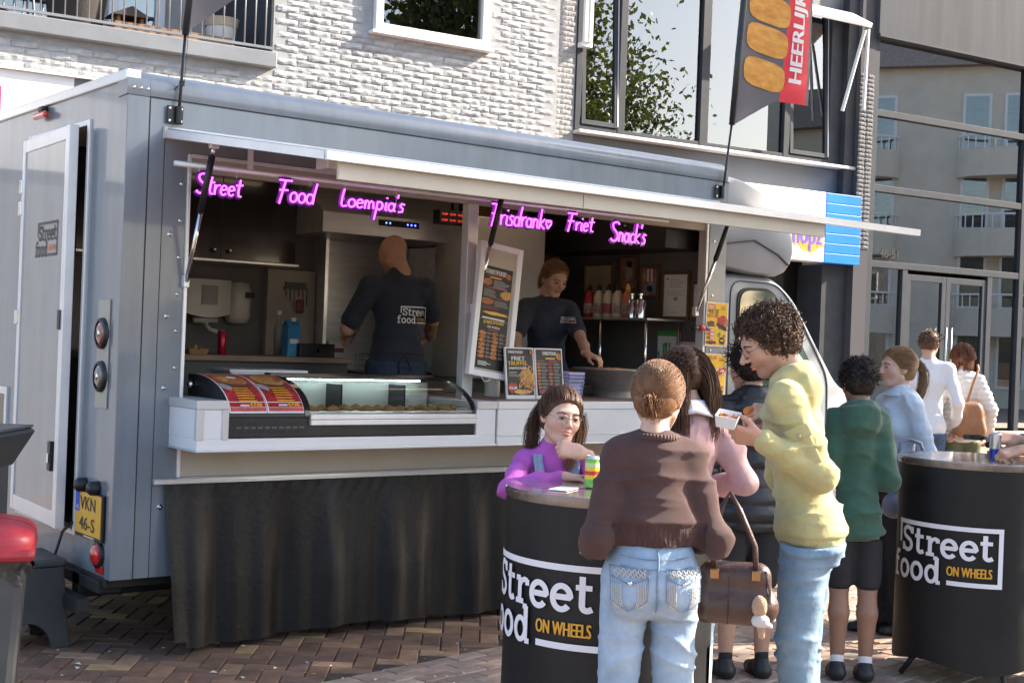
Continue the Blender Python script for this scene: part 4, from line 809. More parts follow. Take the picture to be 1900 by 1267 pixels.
def menu_long(W, H):
    s = Sheet(W, H); s.rect(0, 0, 1, 1, PBLK)
    s.txt('STREETFOOD', .06, .925, .045, PWHT, .72, .003).rect(.12, .905, .7, .915, PPUR).rect(.22, .885, .62, .898, PYEL)
    s.blob(.16, .845, .15, .035, PORA, 3).blob(.86, .93, .1, .03, PORA, 4).lines(.36, .95, .86, 5, .016, PGRY).rect(.1, .785, .85, .797, PPUR)
    s.blob(.84, .74, .2, .042, PGOL, 5).lines(.05, .55, .765, 5, .015, PGRY, .006, 3).rect(.25, .69, .9, .7, PPUR).blob(.2, .655, .2, .032, PORA, 6).lines(.45, .95, .665, 4, .015, PGRY, .006, 5).lines(.05, .9, .60, 2, .018, PPUR, .008, 4)
    s.blob(.5, .545, .46, .016, PYEL, 7).rect(.08, .485, .86, .50, PWHT).rect(0, .478, 1, .482, PGRY)
    s.txt('STREETFOOD', .14, .435, .032, PYEL, .7, .003, .05).txt('ON WHEELS', .28, .40, .022, PWHT, .44, .001).rect(.33, .375, .65, .388, PPUR)
    for c in range(2):
        for r_ in range(7): s.blob(.14+c*.42, .345-r_*.038, .12, .018, PORA, r_+c*9); s.lines(.3+c*.42, .46+c*.42, .35-r_*.038, 2, .013, PGRY, .005, r_); s.rect(.47+c*.43, .338-r_*.038, .55+c*.43, .352-r_*.038, PPUR)
    s.lines(.05, .5, .06, 3, .015, PWHT, .007, 8); return s
def menu_friet(W, H):
    s = Sheet(W, H); s.rect(0, 0, 1, 1, PWHT).rect(.035, .055, .965, .985, PBLK).blob(.75, .40, .24, .2, PGOL, 2).sticks(.45, .22, .92, .62, 34, PGOL, 4)
    s.txt('STREETFOOD', .08, .89, .055, PWHT, .52, .003).rect(.28, .855, .55, .87, PPUR).txt('FRIET', .2, .75, .085, PWHT, .46, .005).txt('TRUFFEL', .07, .645, .085, PYEL, .68, .005, .04).txt('PARMEZAAN', .1, .565, .05, PWHT, .58, .003, .03)
    s.lines(.08, .5, .51, 4, .028, PGRY, .012, 4).blob(.2, .2, .17, .105, PRED, 3, 24).txt('€6.00', .07, .17, .055, PWHT, .26, .004).blob(.55, .12, .32, .05, PGOL, 8).blob(.88, .22, .1, .07, PORA, 9).blob(.9, .92, .07, .05, PORA, 1); return s
def menu_list(W, H):
    s = Sheet(W, H); s.rect(0, 0, 1, 1, PWHT).rect(.035, .05, .965, .985, PBLK).txt('STREETFOOD', .28, .875, .07, PWHT, .5, .004).blob(.87, .85, .1, .07, PORA, 2).rect(.38, .79, .72, .82, PYEL).rect(.08, .735, .34, .765, PPUR).rect(.52, .735, .8, .765, PPUR)
    for r_ in range(8): v = .69-r_*.068; s.blob(.12, v, .065, .026, PORA, r_).lines(.2, .44, v+.008, 2, .026, PGRY, .010, r_).blob(.54, v, .085, .024, PORA if r_ > 2 else PRED, r_+20).lines(.66, .9, v+.008, 2, .026, PGRY, .010, r_+5)
    s.rect(.08, .085, .56, .17, PPUR).rect(.65, .1, .9, .15, PYEL); return s
def menu_red(W, H, kind):
    s = Sheet(W, H); s.rect(0, 0, 1, 1, PWHT, 10).rect(.035, .03, .985, .985, PRED, 10).txt('STREETFOOD ON WHEELS', .2, .925, .035, PYEL, .68, .001).rect(.05, .87, .97, .9, PGOL)
    s.blob(.5, .60, .43, .16, PMAR, 3).blob(.5, .70, .40, .15, PORA if kind else PGOL, 4).blob(.35, .72, .13, .08, PGOL, 5).blob(.7, .7, .15, .09, PORA, 6).blob(.15, .5, .13, .09, PGRY, 7, tilt=.5)
    if not kind: s.sticks(.2, .62, .75, .8, 22, PGOL, 6, .25, .03)
    else: s.blob(.52, .68, .1, .06, PORA, 9).blob(.6, .76, .14, .04, PWHT, 10)
    s.lines(.3, .8, .45, 6, .05, PYEL, .018, 5).rect(.3, .115, .54, .14, PWHT).txt('€7.00', .57, .11, .065, PYEL, .3, .004); return s
def menu_yellow(W, H, a, b_, c_, dog):
    s = Sheet(W, H); s.rect(0, 0, 1, 1, PWHT).rect(.03, .025, .97, .985, PYEL)
    if dog: s.txt(a, .06, .87, .085, PRED, .5, .004).txt(b_, .08, .64, .075, PGRN, .42, .004).txt(c_, .04, .55, .055, PRED, .42, .003).blob(.74, .60, .30, .11, PGOL, 3, tilt=.55).blob(.76, .60, .26, .07, PRED, 4, tilt=.5).sticks(.6, .56, .92, .66, 5, PWHT, 3, .12, .04)
    else: s.rect(.06, .87, .4, .95, PRED).txt('NIEUW', .1, .885, .05, PWHT, .26, .003).txt(a, .05, .75, .10, PBLK, .52, .004).txt(b_, .05, .65, .085, PRED, .50, .004).blob(.75, .55, .26, .16, PORA, 3).blob(.73, .45, .27, .06, PBLK, 4, tilt=-.3).blob(.72, .6, .2, .1, PRED, 5)
    s.lines(.64, .93, .9, 3, .03, PBLK, .010, 3).rect(.06, .45, .42, .485, PBLK).blob(.22, .52, .17, .05, PMAR, 5)
    for r_ in range(3): s.blob(.22, .36-r_*.085, .20, .035, PRED, r_+7).rect(.22, .345-r_*.085, .38, .375-r_*.085, PWHT)
    s.blob(.25, .085, .24, .042, PMAR, 11).blob(.76, .13, .13, .085, PBLK, 12, 24).rect(.69, .12, .83, .16, PYEL).blob(.62, .27, .07, .06, PGRN, 13).blob(.85, .24, .07, .04, PORA, 14); return s
# ------------------------------------------------------------------ display case on the counter
vt = thing('display_case', 'black curved glass display case with LED strip on the left counter', 'display case', (0, 0, 1.077))
xl, xm, xr = .432, .86, 1.895
def vprof(t): return (-.315+.42*(1-math.cos(t*math.pi/2)), .105+.185*math.sin(t*math.pi/2))   # y, z over the base
b = MB(); b.box((xl, -.31, 0), (xr, .16, .10), BLK); vb = b.build('base', vt, bevel=.006)
for r_ in range(3):
    for c in range(10): b = MB(); b.box((xl+.03+c*.038+(r_ % 2)*.012, -.3125, .025+r_*.02), (xl+.056+c*.038+(r_ % 2)*.012, -.3095, .034+r_*.02), mat('vent_grey', (.10, .10, .105), .5) if r_ == 1 else SEAM); b.build('vent_slot', vb)
ys = [vprof(i/12) for i in range(13)]
b = MB(); b.prism([(p[0], p[1]) for p in ys]+[(.16, .29), (.16, .10), (-.315, .10)], xl, xm-.02, BLK, 'x'); b.build('motor_cover', vt, fix=True)
b = MB(); b.prism([(p[0]-.004, p[1]+.004) for p in ys]+[(.16, .294), (.16, .10), (-.319, .10)], xm-.02, xm+.012, BLKG, 'x'); b.build('side_panel', vt, fix=True)
b = MB(); b.prism([(p[0]-.004, p[1]+.004) for p in ys]+[(.16, .294), (.16, .28), (.09, .275)]+[(p[0]+.012, p[1]-.012) for p in reversed(ys[:-1])], xr-.014, xr, BLKG, 'x'); b.build('side_panel', vt, fix=True)
CG = glass('case_glass', (.86, .90, .89), 1.5)
b = MB(); b.grid(lambda u, v: (xm+.013+(xr-xm-.028)*u, *[vprof(.06+.94*v)[0], vprof(.06+.94*v)[1]]), 1, 14, CG); b.build('curved_glass', vt, smooth=True)
b = MB(); b.box((xm+.012, -.325, .088), (xr-.002, -.305, .112), ALUW); b.box((xm+.012, -.329, .060), (xr-.002, -.307, .086), ALUW); b.build('front_rail', vt, bevel=.003)
b = MB(); b.box((xm+.012, .14, .12), (xr-.014, .155, .26), mat('case_back', (.62, .66, .64), .35)); b.box((xm+.012, -.29, .101), (xr-.014, .14, .115), STEEL); b.build('case_back', vt)
b = MB(); b.box((xm+.0, .10, .286), (xr, .165, .302), BLKG); b.build('top_rail', vt)
LEDM = mat('white_led', (.8, .9, .9), .4, emit=(.85, 1, .98), es=9)
b = MB()
for k in range(48): b.box((xm+.03+k*.0188, .07, .268), (xm+.038+k*.0188, .078, .2755), LEDM)
o = b.build('led_strip', vt); o['kind'] = 'stuff'
b = MB(); b.box((xm+.02, .066, .2765), (xr-.08, .09, .284), ALU); b.build('led_holder', vt)
for x in (1.22, 1.62): b = MB(); b.box((x, -.02, .115), (x+.008, .14, .25), FRD); b.build('divider', vt)
b = MB(); b.lathe([(.012, 0), (.02, .01), (.02, .03), (0, .035)], (0, 0, 0), CHR, 12, axis='x'); kn = b.build('knob', vt, smooth=True); kn.location = (xl-.03, .10, .24)
for k, (x0, kind) in enumerate(((xl+.0, 1), (xl+.203, 0))):
    s = menu_red(.20, .50, kind); t = thing('menu_card', ['red menu card with spring rolls curved over the case, left one', 'red menu card with fries curved over the case, right one'][k], 'menu card', (0, 0, 1.077), 0, 'red menu cards on the display case')
    def bend(x, h, z, x0=x0):
        q = min(1, max(0, (z-.0)/.50)); y, zz = vprof(.05+.9*q); n_ = math.atan2(.185*math.cos((.05+.9*q)*1.571), .42*math.sin((.05+.9*q)*1.571)); return (x0+x, y-(h*2+.0035)*math.sin(n_)*1-.001, zz+(h*2+.0035)*math.cos(n_)+.001)
    # subdivide tall faces so that the print follows the curve
    bm = bmesh.new(); me = s.b.mesh('p'); bm.from_mesh(me); 
    for q in range(1, 14): bmesh.ops.bisect_plane(bm, geom=bm.verts[:]+bm.edges[:]+bm.faces[:], plane_co=(0, 0, q*.5/14), plane_no=(0, 0, 1))
    for v in bm.verts: v.co = bend(*v.co)
    me2 = bpy.data.meshes.new('print'); bm.to_mesh(me2); bm.free()
    for m_ in s.b.mats: me2.materials.append(m_)
    o = bpy.data.objects.new('print', me2); COL.objects.link(o); o.parent = t
# snacks in the case
FRIED = mat('fried_crust', (.42, .20, .06), .75, col2=(.58, .33, .11), vs=40, bump=.8, bs=120)
rnd = np.random.RandomState(5)
for k in range(14):
    x = .92+k*.068; b = MB(); a = rnd.uniform(-.6, .6); L_ = rnd.uniform(.035, .05)
    b.tube([(x-L_*math.cos(a), -.22-L_*math.sin(a), .017), (x, -.22, .021+rnd.uniform(0, .012)), (x+L_*math.cos(a), -.22+L_*math.sin(a), .017)], [.010, .017, .010], FRIED, 8)
    o = b.build('fried_snack', None, smooth=True); o.location = (0, 0, 1.192); tag(o, 'golden fried snack roll lying in the glass display case', 'snack', 'snacks in the display case')
# menu frame on the post
c0 = (on_y(897, 450, -.12)+on_y(975, 455, -.12)+on_y(935, 697, -.12)+on_y(858, 700, -.12))/4
mfw, mfh = .30, .765
t = thing('menu_board', 'white framed menu board leaning at the hatch post with long black menu', 'menu board', c0); t.rotation_euler = (R(-4), R(7.6), 0)
b = MB(); fw = .035; b.box((-mfw/2, -.02, -mfh/2), (-mfw/2+fw, .02, mfh/2), WPAN); b.box((mfw/2-fw, -.02, -mfh/2), (mfw/2, .02, mfh/2), WPAN); b.box((-mfw/2+fw, -.019, mfh/2-fw), (mfw/2-fw, .019, mfh/2), WPAN); b.box((-mfw/2+fw, -.019, -mfh/2), (mfw/2-fw, .019, -mfh/2+fw), WPAN); b.build('frame', t, bevel=.004)
b = MB(); b.box((-mfw/2+fw, -.004, -mfh/2+fw), (mfw/2-fw, .015, mfh/2-fw), CRM); b.build('panel', t)
s = menu_long(.205, .585); b = MB(); b.merge(s.b, lambda x, h, z: (-.105+x, -.0045-h, -.335+z)); b.build('print', t)
b = MB(); b.tube([(-.06, -.02, -mfh/2), (-.05, -.04, -mfh/2-.03), (-.02, -.04, -mfh/2-.02), (0, -.02, -mfh/2)], .003, ALUW, 6); b.build('cord', t)
for k, (px, s, lb) in enumerate(((2.18, menu_friet(.205, .285), 'framed counter menu advertising FRIET TRUFFEL at 6 euro'), (2.395, menu_list(.205, .285), 'framed counter menu with two columns of dishes'))):
    t = thing('menu_stand', lb, 'menu card', (px, -.22, 1.2665), 0); t.rotation_euler = (R(-8), 0, 0)
    b = MB(); b.box((0, 0, 0), (.208, .012, .295), WPAN); b.build('board', t, bevel=.002)
    b = MB(); b.merge(s.b, lambda x, h, z: (x+.0015, -.0005-h, z+.006)); b.build('print', t)
    b = MB(); b.prism([(.012, .22), (.10, 0), (.108, 0), (.014, .24)], .08, .13, WPAN, 'x'); b.build('easel_foot', t)
for k, s in enumerate((menu_yellow(.205, .29, 'FRIETJE', 'HETE KIP', '', False), menu_yellow(.205, .29, 'NIEUW', 'GRILLED', 'CHICKEN', True))):
    z = 1.61 if k == 0 else 1.27
    t = thing('poster', ['yellow poster reading FRIETJE taped to the truck, upper one', 'yellow poster reading NIEUW with a hot dog, lower one'][k], 'poster', (3.958, -.022, z), 0, 'yellow posters beside the hatch'); t.rotation_euler = (0, R(.8), 0)
    b = MB(); b.box((0, 0, 0), (.205, .003, .29), PWHT); b.build('sheet', t); b = MB(); b.merge(s.b, lambda x, h, z_: (x, -h, z_)); b.build('print', t)
# basket with napkins, steel bowl with batter, small cup
LIL = mat('lilac_plastic', (.47, .46, .72), .4, var=.05)
def basket(label, loc, w, d, h, m, nm='plastic_basket', group=None):
    t = thing(nm, label, 'basket', loc, 0, group); b = MB()
    def P(side, u, v):
        k = .86+.14*v; c = [(-w/2, -d/2), (w/2, -d/2), (w/2, d/2), (-w/2, d/2)]; a, e = c[side], c[(side+1) % 4]; return ((a[0]+(e[0]-a[0])*u)*k, (a[1]+(e[1]-a[1])*u)*k, h*v)
    for sd in range(4):
        n = 9
        for i in range(n+1): b.bar(P(sd, i/n, 0), P(sd, i/n, 1), .005, .004, m, (.3, .3, .1))
        for j in range(8): b.bar(P(sd, 0, j/7), P(sd, 1, j/7), .005, .005 if j < 7 else .014, m)
    b.box((-w*.43, -d*.43, 0), (w*.43, d*.43, .004), m); o = b.build('lattice', t); o['kind'] = 'stuff'
    b = MB(); b.box((-w*.38, -d*.38, .005), (w*.38, d*.38, h*.55), mat('paper_white', (.75, .75, .78), .8, var=.05)); b.build('napkins', t, bevel=.004); return t
basket('lilac plastic basket beside the counter menus', (2.70, -.14, 1.2665), .12, .14, .15, LIL)
t = thing('steel_bowl', 'large stainless steel mixing bowl on the right counter', 'bowl', (3.27, .10, 1.2665))
b = MB(); b.lathe([(.12, 0), (.125, .035), (.13, .04), (.24, .165), (.262, .172), (.262, .178), (.235, .170), (.12, .05), (0, .045)], (0, 0, 0), STEEL, 40); b.build('body', t, smooth=True)
b = MB(); b.grid(lambda u, v: (.21*v*math.cos(u*6.283), .21*v*math.sin(u*6.283), .150+.03*(1-v*v)+.008*math.sin(u*31)*v+.006*math.sin(v*23+u*12)), 32, 8, FRIED); b.build('food', t, smooth=True)
# ------------------------------------------------------------------ things inside the truck
GWH = mat('appliance_white', (.55, .54, .50), .35, var=.04)
t = thing('water_heater', 'white wall water heater with grey display above small tap', 'water heater', (1.37, 2.11, 1.70))
b = MB(); b.grid(lambda u, v: (-.165+.33*u, -.16+.03*(2*u-1)**2, .0+.22*v-.03*math.cos((u-.5)*3.0)*(1-v)), 12, 6, GWH); b.box((-.165, -.131, .005), (.165, 0, .22), GWH); b.build('body', t, bevel=.01)
b = MB(); b.box((-.055, -.167, .055), (.055, -.158, .18), mat('grey_display', (.16, .16, .16), .3)); b.build('display', t)
b = MB(); b.tube([(0, -.06, 0), (0, -.08, -.06), (.0, -.12, -.07)], .014, GWH, 8); b.tube([(-.08, -.09, -.05), (.09, -.09, -.045)], .02, GWH, 8); b.tube([(0, -.10, -.07), (.02, -.14, -.11), (.06, -.17, -.12)], .014, GWH, 8); b.build('tap', t, smooth=True)
t = thing('soap_dispenser', 'white rounded soap dispenser mounted beside the water heater', 'dispenser', (1.625, 2.11, 1.64))
b = MB(); b.lathe([(.0, 0), (.07, .0), (.085, .04), (.092, .2), (.075, .27), (0, .28)], (0, -.05, 0), GWH, 20); b.build('body', t, smooth=True); b = MB(); b.box((.01, -.147, .17), (.075, -.139, .21), BLK); b.build('label_sticker', t)
t = thing('bottle', 'clear plastic bottle standing near the blue milk carton', 'bottle', (1.83, 1.85, 1.436)); b = MB(); b.lathe([(0, 0), (.03, 0), (.03, .18), (.012, .23), (.012, .27), (0, .27)], (0, 0, 0), mat('pale_plastic', (.5, .5, .5), .2, trans=.4), 16); b.build('body', t, smooth=True); b = MB(); b.lathe([(0, .27), (.014, .27), (.014, .30), (0, .30)], (0, 0, 0), PWHT, 12); b.build('cap', t)
t = thing('milk_carton', 'bright blue carton with white cap on the wooden side worktop', 'carton', (1.80, 1.62, 1.49)); CB = mat('carton_blue', (.03, .22, .48), .45, col2=(.08, .34, .6), vs=8)
b = MB(); b.box((-.045, -.04, -.053), (.045, .04, .15), CB); b.prism([(-.045, .15), (.045, .15), (.045, .18), (-.045, .18)], -.006, .006, CB, 'y'); b.prism([(-.04, .15), (.04, .15), (0, .185)], -.045, .045, CB, 'x'); b.build('body', t); b = MB(); b.lathe([(0, .175), (.017, .175), (.017, .2), (0, .2)], (0, -.025, 0), PWHT, 12); b.build('cap', t); b = MB(); b.box((-.03, -.042, .03), (.03, -.0405, .06), PWHT); b.build('print', t)
t = thing('drink_can', 'red drink can on the wooden side worktop', 'can', (1.30, 1.60, 1.436)); b = MB(); b.lathe([(0, 0), (.022, 0), (.0265, .008), (.0265, .14), (.021, .15), (0, .15)], (0, 0, 0), mat('can_red', (.45, .01, .05), .25, metal=.4), 20); b.build('body', t, smooth=True); b = MB(); b.lathe([(.022, .1505), (.02, .153), (0, .1515)], (0, 0, 0), ALU, 16); b.build('lid', t)
t = thing('food_tray', 'cardboard snack tray at the left end of the wooden worktop', 'tray', (1.12, 1.58, 1.436)); KRAFT = mat('kraft_card', (.38, .23, .12), .8, var=.12, vs=20)
def tray(t, w, d, h, m, inner=None):
    b = MB(); k = 1.25; q = [(-w/2, -d/2), (w/2, -d/2), (w/2, d/2), (-w/2, d/2)]
    for i in range(4): a, c = q[i], q[(i+1) % 4]; b.quad((a[0], a[1], .001), (c[0], c[1], .001), (c[0]*k, c[1]*k, h), (a[0]*k, a[1]*k, h), m)
    b.quad(*[(x, y, .0012) for x, y in q], m); b.build('tray_body', t, solid=.0015)
tray(t, .11, .07, .035, KRAFT); b = MB(); leafball(b, (0, 0, .035), .05, .012, 20, .02, FRIED, rnd); b.build('food', t)
t = thing('black_radio', 'black card terminal box under the blue carton', 'box', (1.95, 1.58, 1.436)); b = MB(); b.box((-.13, -.05, 0), (.13, .05, .09), BLK); b.build('body', t, bevel=.005); b = MB(); b.lathe([(0, -.056), (.012, -.056), (.014, -.05)], (0, 0, .045), CHR, 12, axis='y'); b.build('knob', t)
t = thing('key_rack', 'black key rack with hanging keys on the beige wall board', 'key rack', (2.06, 2.065, 1.86)); b = MB(); b.box((-.09, -.012, .03), (.09, 0, .045), BLK); b.box((-.08, -.01, .045), (.08, -.002, .08), BLK); b.build('rail', t)
for k in range(6): b = MB(); b.tube([(-.08+k*.032, -.015, .03), (-.08+k*.032, -.02, -.02-.03*(k % 3))], .004, BLK if k % 2 else PRED, 5); b.build('key', t)
b = MB(); b.box((.0, -.03, -.13), (.06, -.01, -.04), PMAR); b.build('pouch', t, bevel=.01)
t = thing('plastic_crate', 'frosted white plastic crate behind the display case', 'crate', (1.05, .62, 1.20)); PF = mat('frosted_plastic', (.62, .62, .68), .4, var=.06)
for s_ in (-1, 1): b = MB(); b.box((-.22, s_*.13-.003, 0), (.22, s_*.13+.003, .17), PF); b.build('side', t); b = MB(); b.box((s_*.22-.003, -.126, 0), (s_*.22+.003, .126, .168), PF); b.build('end', t)
b = MB(); b.box((-.21, -.12, 0), (.21, .12, .16), mat('plastic_bag', (.68, .68, .70), .35, bump=.6, bs=30)); b.build('contents', t, bevel=.02); b = MB(); b.box((-.24, -.15, .168), (.24, .15, .182), PF); b.build('rim', t)
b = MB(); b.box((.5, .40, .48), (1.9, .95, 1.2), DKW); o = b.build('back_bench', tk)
t = thing('timer_display', 'black timer with rows of red digits hanging under the hood', 'timer', (2.80, 1.22, 2.36)); b = MB(); b.box((-.15, -.02, 0), (.15, .06, .095), BLK); b.build('housing', t, bevel=.006); REDE = mat('red_digits', (.1, 0, 0), .4, emit=(1, .05, .03), es=.6)
b = MB()
for r_ in range(2):
    for c in range(4): V, Fc = text('12:%d0' % c, .014, .045); b.add([(p[0]-.13+c*.066, -.0215, p[1]+.02+r_*.04) for p in V], Fc, REDE)
b.build('digits', t)
b = MB(); b.box((-.02, .0, .095), (.02, .04, .29), BLK); b.build('mount', t)
t = thing('fryer_basket', 'wire fryer basket with black handle beside the cook', 'fryer basket', (2.42, 1.62, 1.346)); b = MB()
for i in range(7):
    for e in (-.06, .06): b.tube([(-.09+i*.03, e, 0), (-.09+i*.03, e, .12)], .002, CHR, 4)
    b.tube([(-.09+i*.03, -.06, 0), (-.09+i*.03, .06, 0)], .002, CHR, 4)
for z in (.0, .04, .08, .12): b.tube([(-.09, -.06, z), (.09, -.06, z), (.09, .06, z), (-.09, .06, z), (-.09, -.06, z)], .0025, CHR, 4)
o = b.build('wire_mesh', t); o['kind'] = 'stuff'; b = MB(); b.tube([(0, -.06, .12), (-.02, -.12, .2), (.06, -.18, .27), (.12, -.2, .29)], .009, BLK, 8); b.build('handle', t, smooth=True)
t = thing('container_stack', 'white printed cartons stacked beside the fryer', 'box', (2.32, 2.0, 1.346)); 
for k in range(2): b = MB(); b.box((-.05, -.06, k*.1), (.08, .05, k*.1+.095), GWH); b.box((-.04, -.0615, k*.1+.02), (.07, -.0602, k*.1+.05), PMAR); b.build('carton', t)
# bottles, shakers on the shelf
SHZ = 1.7785
sq = [('red', (.45, .02, .02), 'red ketchup squeeze bottle, leftmost on the shelf'), ('w1', (.62, .55, .42), 'cream sauce bottle beside the red one'), ('w2', (.62, .55, .42), 'cream sauce bottle, third from the left on the shelf'), ('w3', (.62, .55, .42), 'cream sauce bottle next to the orange one'), ('or', (.55, .16, .08), 'orange red sauce bottle with yellow cap on shelf')]
for k, (n_, c, lb) in enumerate(sq):
    t = thing('sauce_bottle', lb, 'bottle', (3.80, .96-k*.098, SHZ), 0, 'sauce bottles on the shelf'); body = mat('sauce_'+n_[:1]+('x' if n_[0] == 'w' else ''), c, .35, var=.06)
    b = MB(); b.lathe([(0, 0), (.036, 0), (.04, .01), (.04, .14), (.034, .165), (.018, .185), (.016, .2), (0, .2)], (0, 0, 0), body, 18); b.build('body', t, smooth=True)
    b = MB(); b.lathe([(.0405, .03), (.0412, .03), (.0412, .10), (.0405, .10)], (0, 0, 0), mat('sauce_label_%d' % (k % 3), [(.6, .55, .5), (.5, .45, .42), (.45, .1, .08)][k % 3], .5, col2=(.2, .08, .08), vs=50), 18); b.build('label_band', t)
    b = MB(); b.lathe([(.019, .19), (.017, .21), (.006, .235), (0, .235)], (0, 0, 0), mat('cap_yellow', (.6, .4, .05), .4) if k == 4 else BLK, 12); b.build('cap', t)
for k in range(2):
    t = thing('salt_shaker', ['stainless shaker on the shelf, the left of the two', 'stainless shaker on the shelf, the right of the two'][k], 'shaker', (3.76, .48-k*.085, SHZ), 0, 'steel shakers on the shelf')
    b = MB(); b.lathe([(0, 0), (.034, 0), (.034, .12), (.03, .125), (.012, .13), (.012, .15), (.02, .155), (.02, .165), (0, .18)], (0, 0, 0), CHR, 18); b.build('body', t, auto=40); b = MB(); b.tube([(.0, -.035, .12), (0, -.05, .09), (0, -.036, .05)], .004, CHR, 5); b.build('handle', t)
# gastronorm pans under the shelf
for k in range(3):
    t = thing('food_pan', ['steel food pan under the shelf, nearest the server', 'steel food pan under the shelf, middle of three', 'steel food pan under the shelf, nearest the hatch'][k], 'food pan', (3.85, 1.0-k*.22, 1.301), 0, 'food pans under the shelf')
    b = MB(); b.box((-.12, -.095, 0), (.12, .095, .10), STEEL); b.build('body', t, bevel=.008); b = MB(); b.box((-.115, -.09, .1005), (.115, .09, .115), FRIED); b.build('food', t, bevel=.004)
# framed prints on the partition
GOLDF = mat('dark_gold_frame', (.12, .07, .03), .45, var=.2, vs=20)
def frame(label, y0, y1, z0, z1, fn, fm=GOLDF, cat='picture', nm='picture_frame', fw=.022):
    t = thing(nm, label, cat, (4.052, (y0+y1)/2, (z0+z1)/2)); W, H = abs(y0-y1), abs(z1-z0); b = MB()
    if fw: b.box((-.02, -W/2, -H/2), (0, -W/2+fw, H/2), fm); b.box((-.02, W/2-fw, -H/2), (0, W/2, H/2), fm); b.box((-.019, -W/2+fw, H/2-fw), (0, W/2-fw, H/2), fm); b.box((-.019, -W/2+fw, -H/2), (0, W/2-fw, -H/2+fw), fm); b.build('frame', t, bevel=.003)
    s = Sheet(W-2*fw, H-2*fw); fn(s); b = MB(); b.merge(s.b, lambda x, h, z: (-.006-h, W/2-fw-x, -H/2+fw+z)); b.build('print', t); b = MB(); b.box((-.006, -W/2+fw, -H/2+fw), (-.001, W/2-fw, H/2-fw), PWHT); b.build('backing_card', t)
def f_cert(s): s.rect(0, 0, 1, 1, flatmat('certificate_yellow', (.5, .44, .25))).rect(.28, .8, .72, .84, PGRY).lines(.15, .85, .68, 8, .07, PGRY, .02)
def f_photo(s): s.rect(0, 0, 1, 1, mat('photo_brown', (.20, .10, .06), .3, col2=(.40, .22, .16), vs=18)).blob(.5, .55, .25, .3, PGRY, 3).blob(.5, .8, .2, .12, PBLK, 4)
def f_photo2(s): s.rect(0, 0, 1, 1, mat('photo_red', (.25, .06, .05), .3, col2=(.5, .3, .25), vs=14)).rect(.15, .08, .9, .4, flatmat('photo_blue', (.15, .28, .36))).blob(.5, .24, .2, .12, PBLK, 4).rect(.3, .5, .42, .95, PWHT).rect(.55, .5, .67, .95, PWHT)
def f_paper(s): s.rect(0, 0, 1, 1, PWHT).blob(.14, .9, .06, .03, PGRY, 3).lines(.25, .85, .87, 5, .045, PGRY, .012).rect(.1, .6, .9, .605, PBLK).lines(.15, .85, .55, 2, .05, PGRY, .012, 5).blob(.5, .42, .09, .05, PGRY, 5).lines(.35, .65, .1, 1, .05, PGRY, .01)
frame('gilt framed yellowish certificate, leftmost on the dark partition', 1.32, .985, 1.95, 2.185, f_cert)
frame('narrow framed photograph, second on the partition', .925, .735, 1.975, 2.232, f_photo)
frame('framed photograph with a blue lower half on the partition', .71, .515, 1.925, 2.162, f_photo2)
frame('gilt framed white official letter on the partition', .49, .215, 1.78, 2.11, f_paper)
frame('framed white paper, nearest the hatch jamb on the partition', .205, .085, 1.78, 2.04, f_paper)
def f_halal(s):
    s.rect(0, 0, 1, 1, PWHT).rect(0, .88, 1, 1, PGRN)
    for P in ([(.95, .52), (.86, .60), (.72, .56), (.80, .47), (.92, .42), (.80, .36), (.62, .40), (.55, .40), (.55, .72)], [(.55, .40), (.44, .40), (.34, .72)], [(.44, .72), (.36, .40), (.30, .40), (.28, .70)], [(.28, .40), (.16, .30), (.06, .40), (.05, .50)], [(.80, .24), (.84, .24)]):
        V, Fc = stroke([(a*s.W, b_*s.H) for a, b_ in P], .016); h = s._h(); s.b.add([(x, h, z) for x, z in V], Fc, PGRN)
    s.rect(.1, .1, .3, .13, PGRN)
frame('white halal sign with green script and green top band', .512, .30, 1.42, 1.70, f_halal, cat='sign', nm='halal_sign', fw=0)
def f_pin(s): s.rect(0, 0, 1, 1, PWHT).rect(.03, .03, .97, .05, PRED).rect(.03, .95, .97, .97, PRED).txt('Hier ma', .08, .72, .13, PRED, .8, .006).txt('ev', .6, .46, .12, PRED, .25, .005).txt('eld b', .3, .2, .13, PRED, .6, .006)
frame('white notice with dark red lettering starting Hier mag', .292, .085, 1.40, 1.63, f_pin, cat='notice', nm='notice_board', fw=0)
t = thing('paper_roll', 'white paper roll standing behind the counter menus', 'paper roll', (2.30, .08, 1.2665)); b = MB(); b.lathe([(.015, 0), (.045, 0), (.045, .24), (.015, .24)], (0, 0, 0), PWHT, 20); b.build('roll', t, auto=40); b = MB(); b.lathe([(0, .002), (.014, .002), (.014, .27), (0, .27)], (0, 0, 0), WOODC, 10); b.build('core', t)
t = thing('hand_torch', 'red and black gas lighter clipped on the hatch jamb', 'lighter', (3.93, -.03, 1.72)); b = MB(); b.tube([(-.10, 0, 0), (-.04, 0, .004)], .014, BLK, 10); b.build('nozzle', t, smooth=True); b = MB(); b.tube([(-.04, 0, .004), (.0, 0, .006)], [.018, .022], RED, 10); b.build('body', t, smooth=True); b = MB(); b.tube([(0, 0, .006), (.05, 0, .004)], .014, mat('torch_blue', (.05, .07, .2), .4), 10); b.build('tail', t, smooth=True)

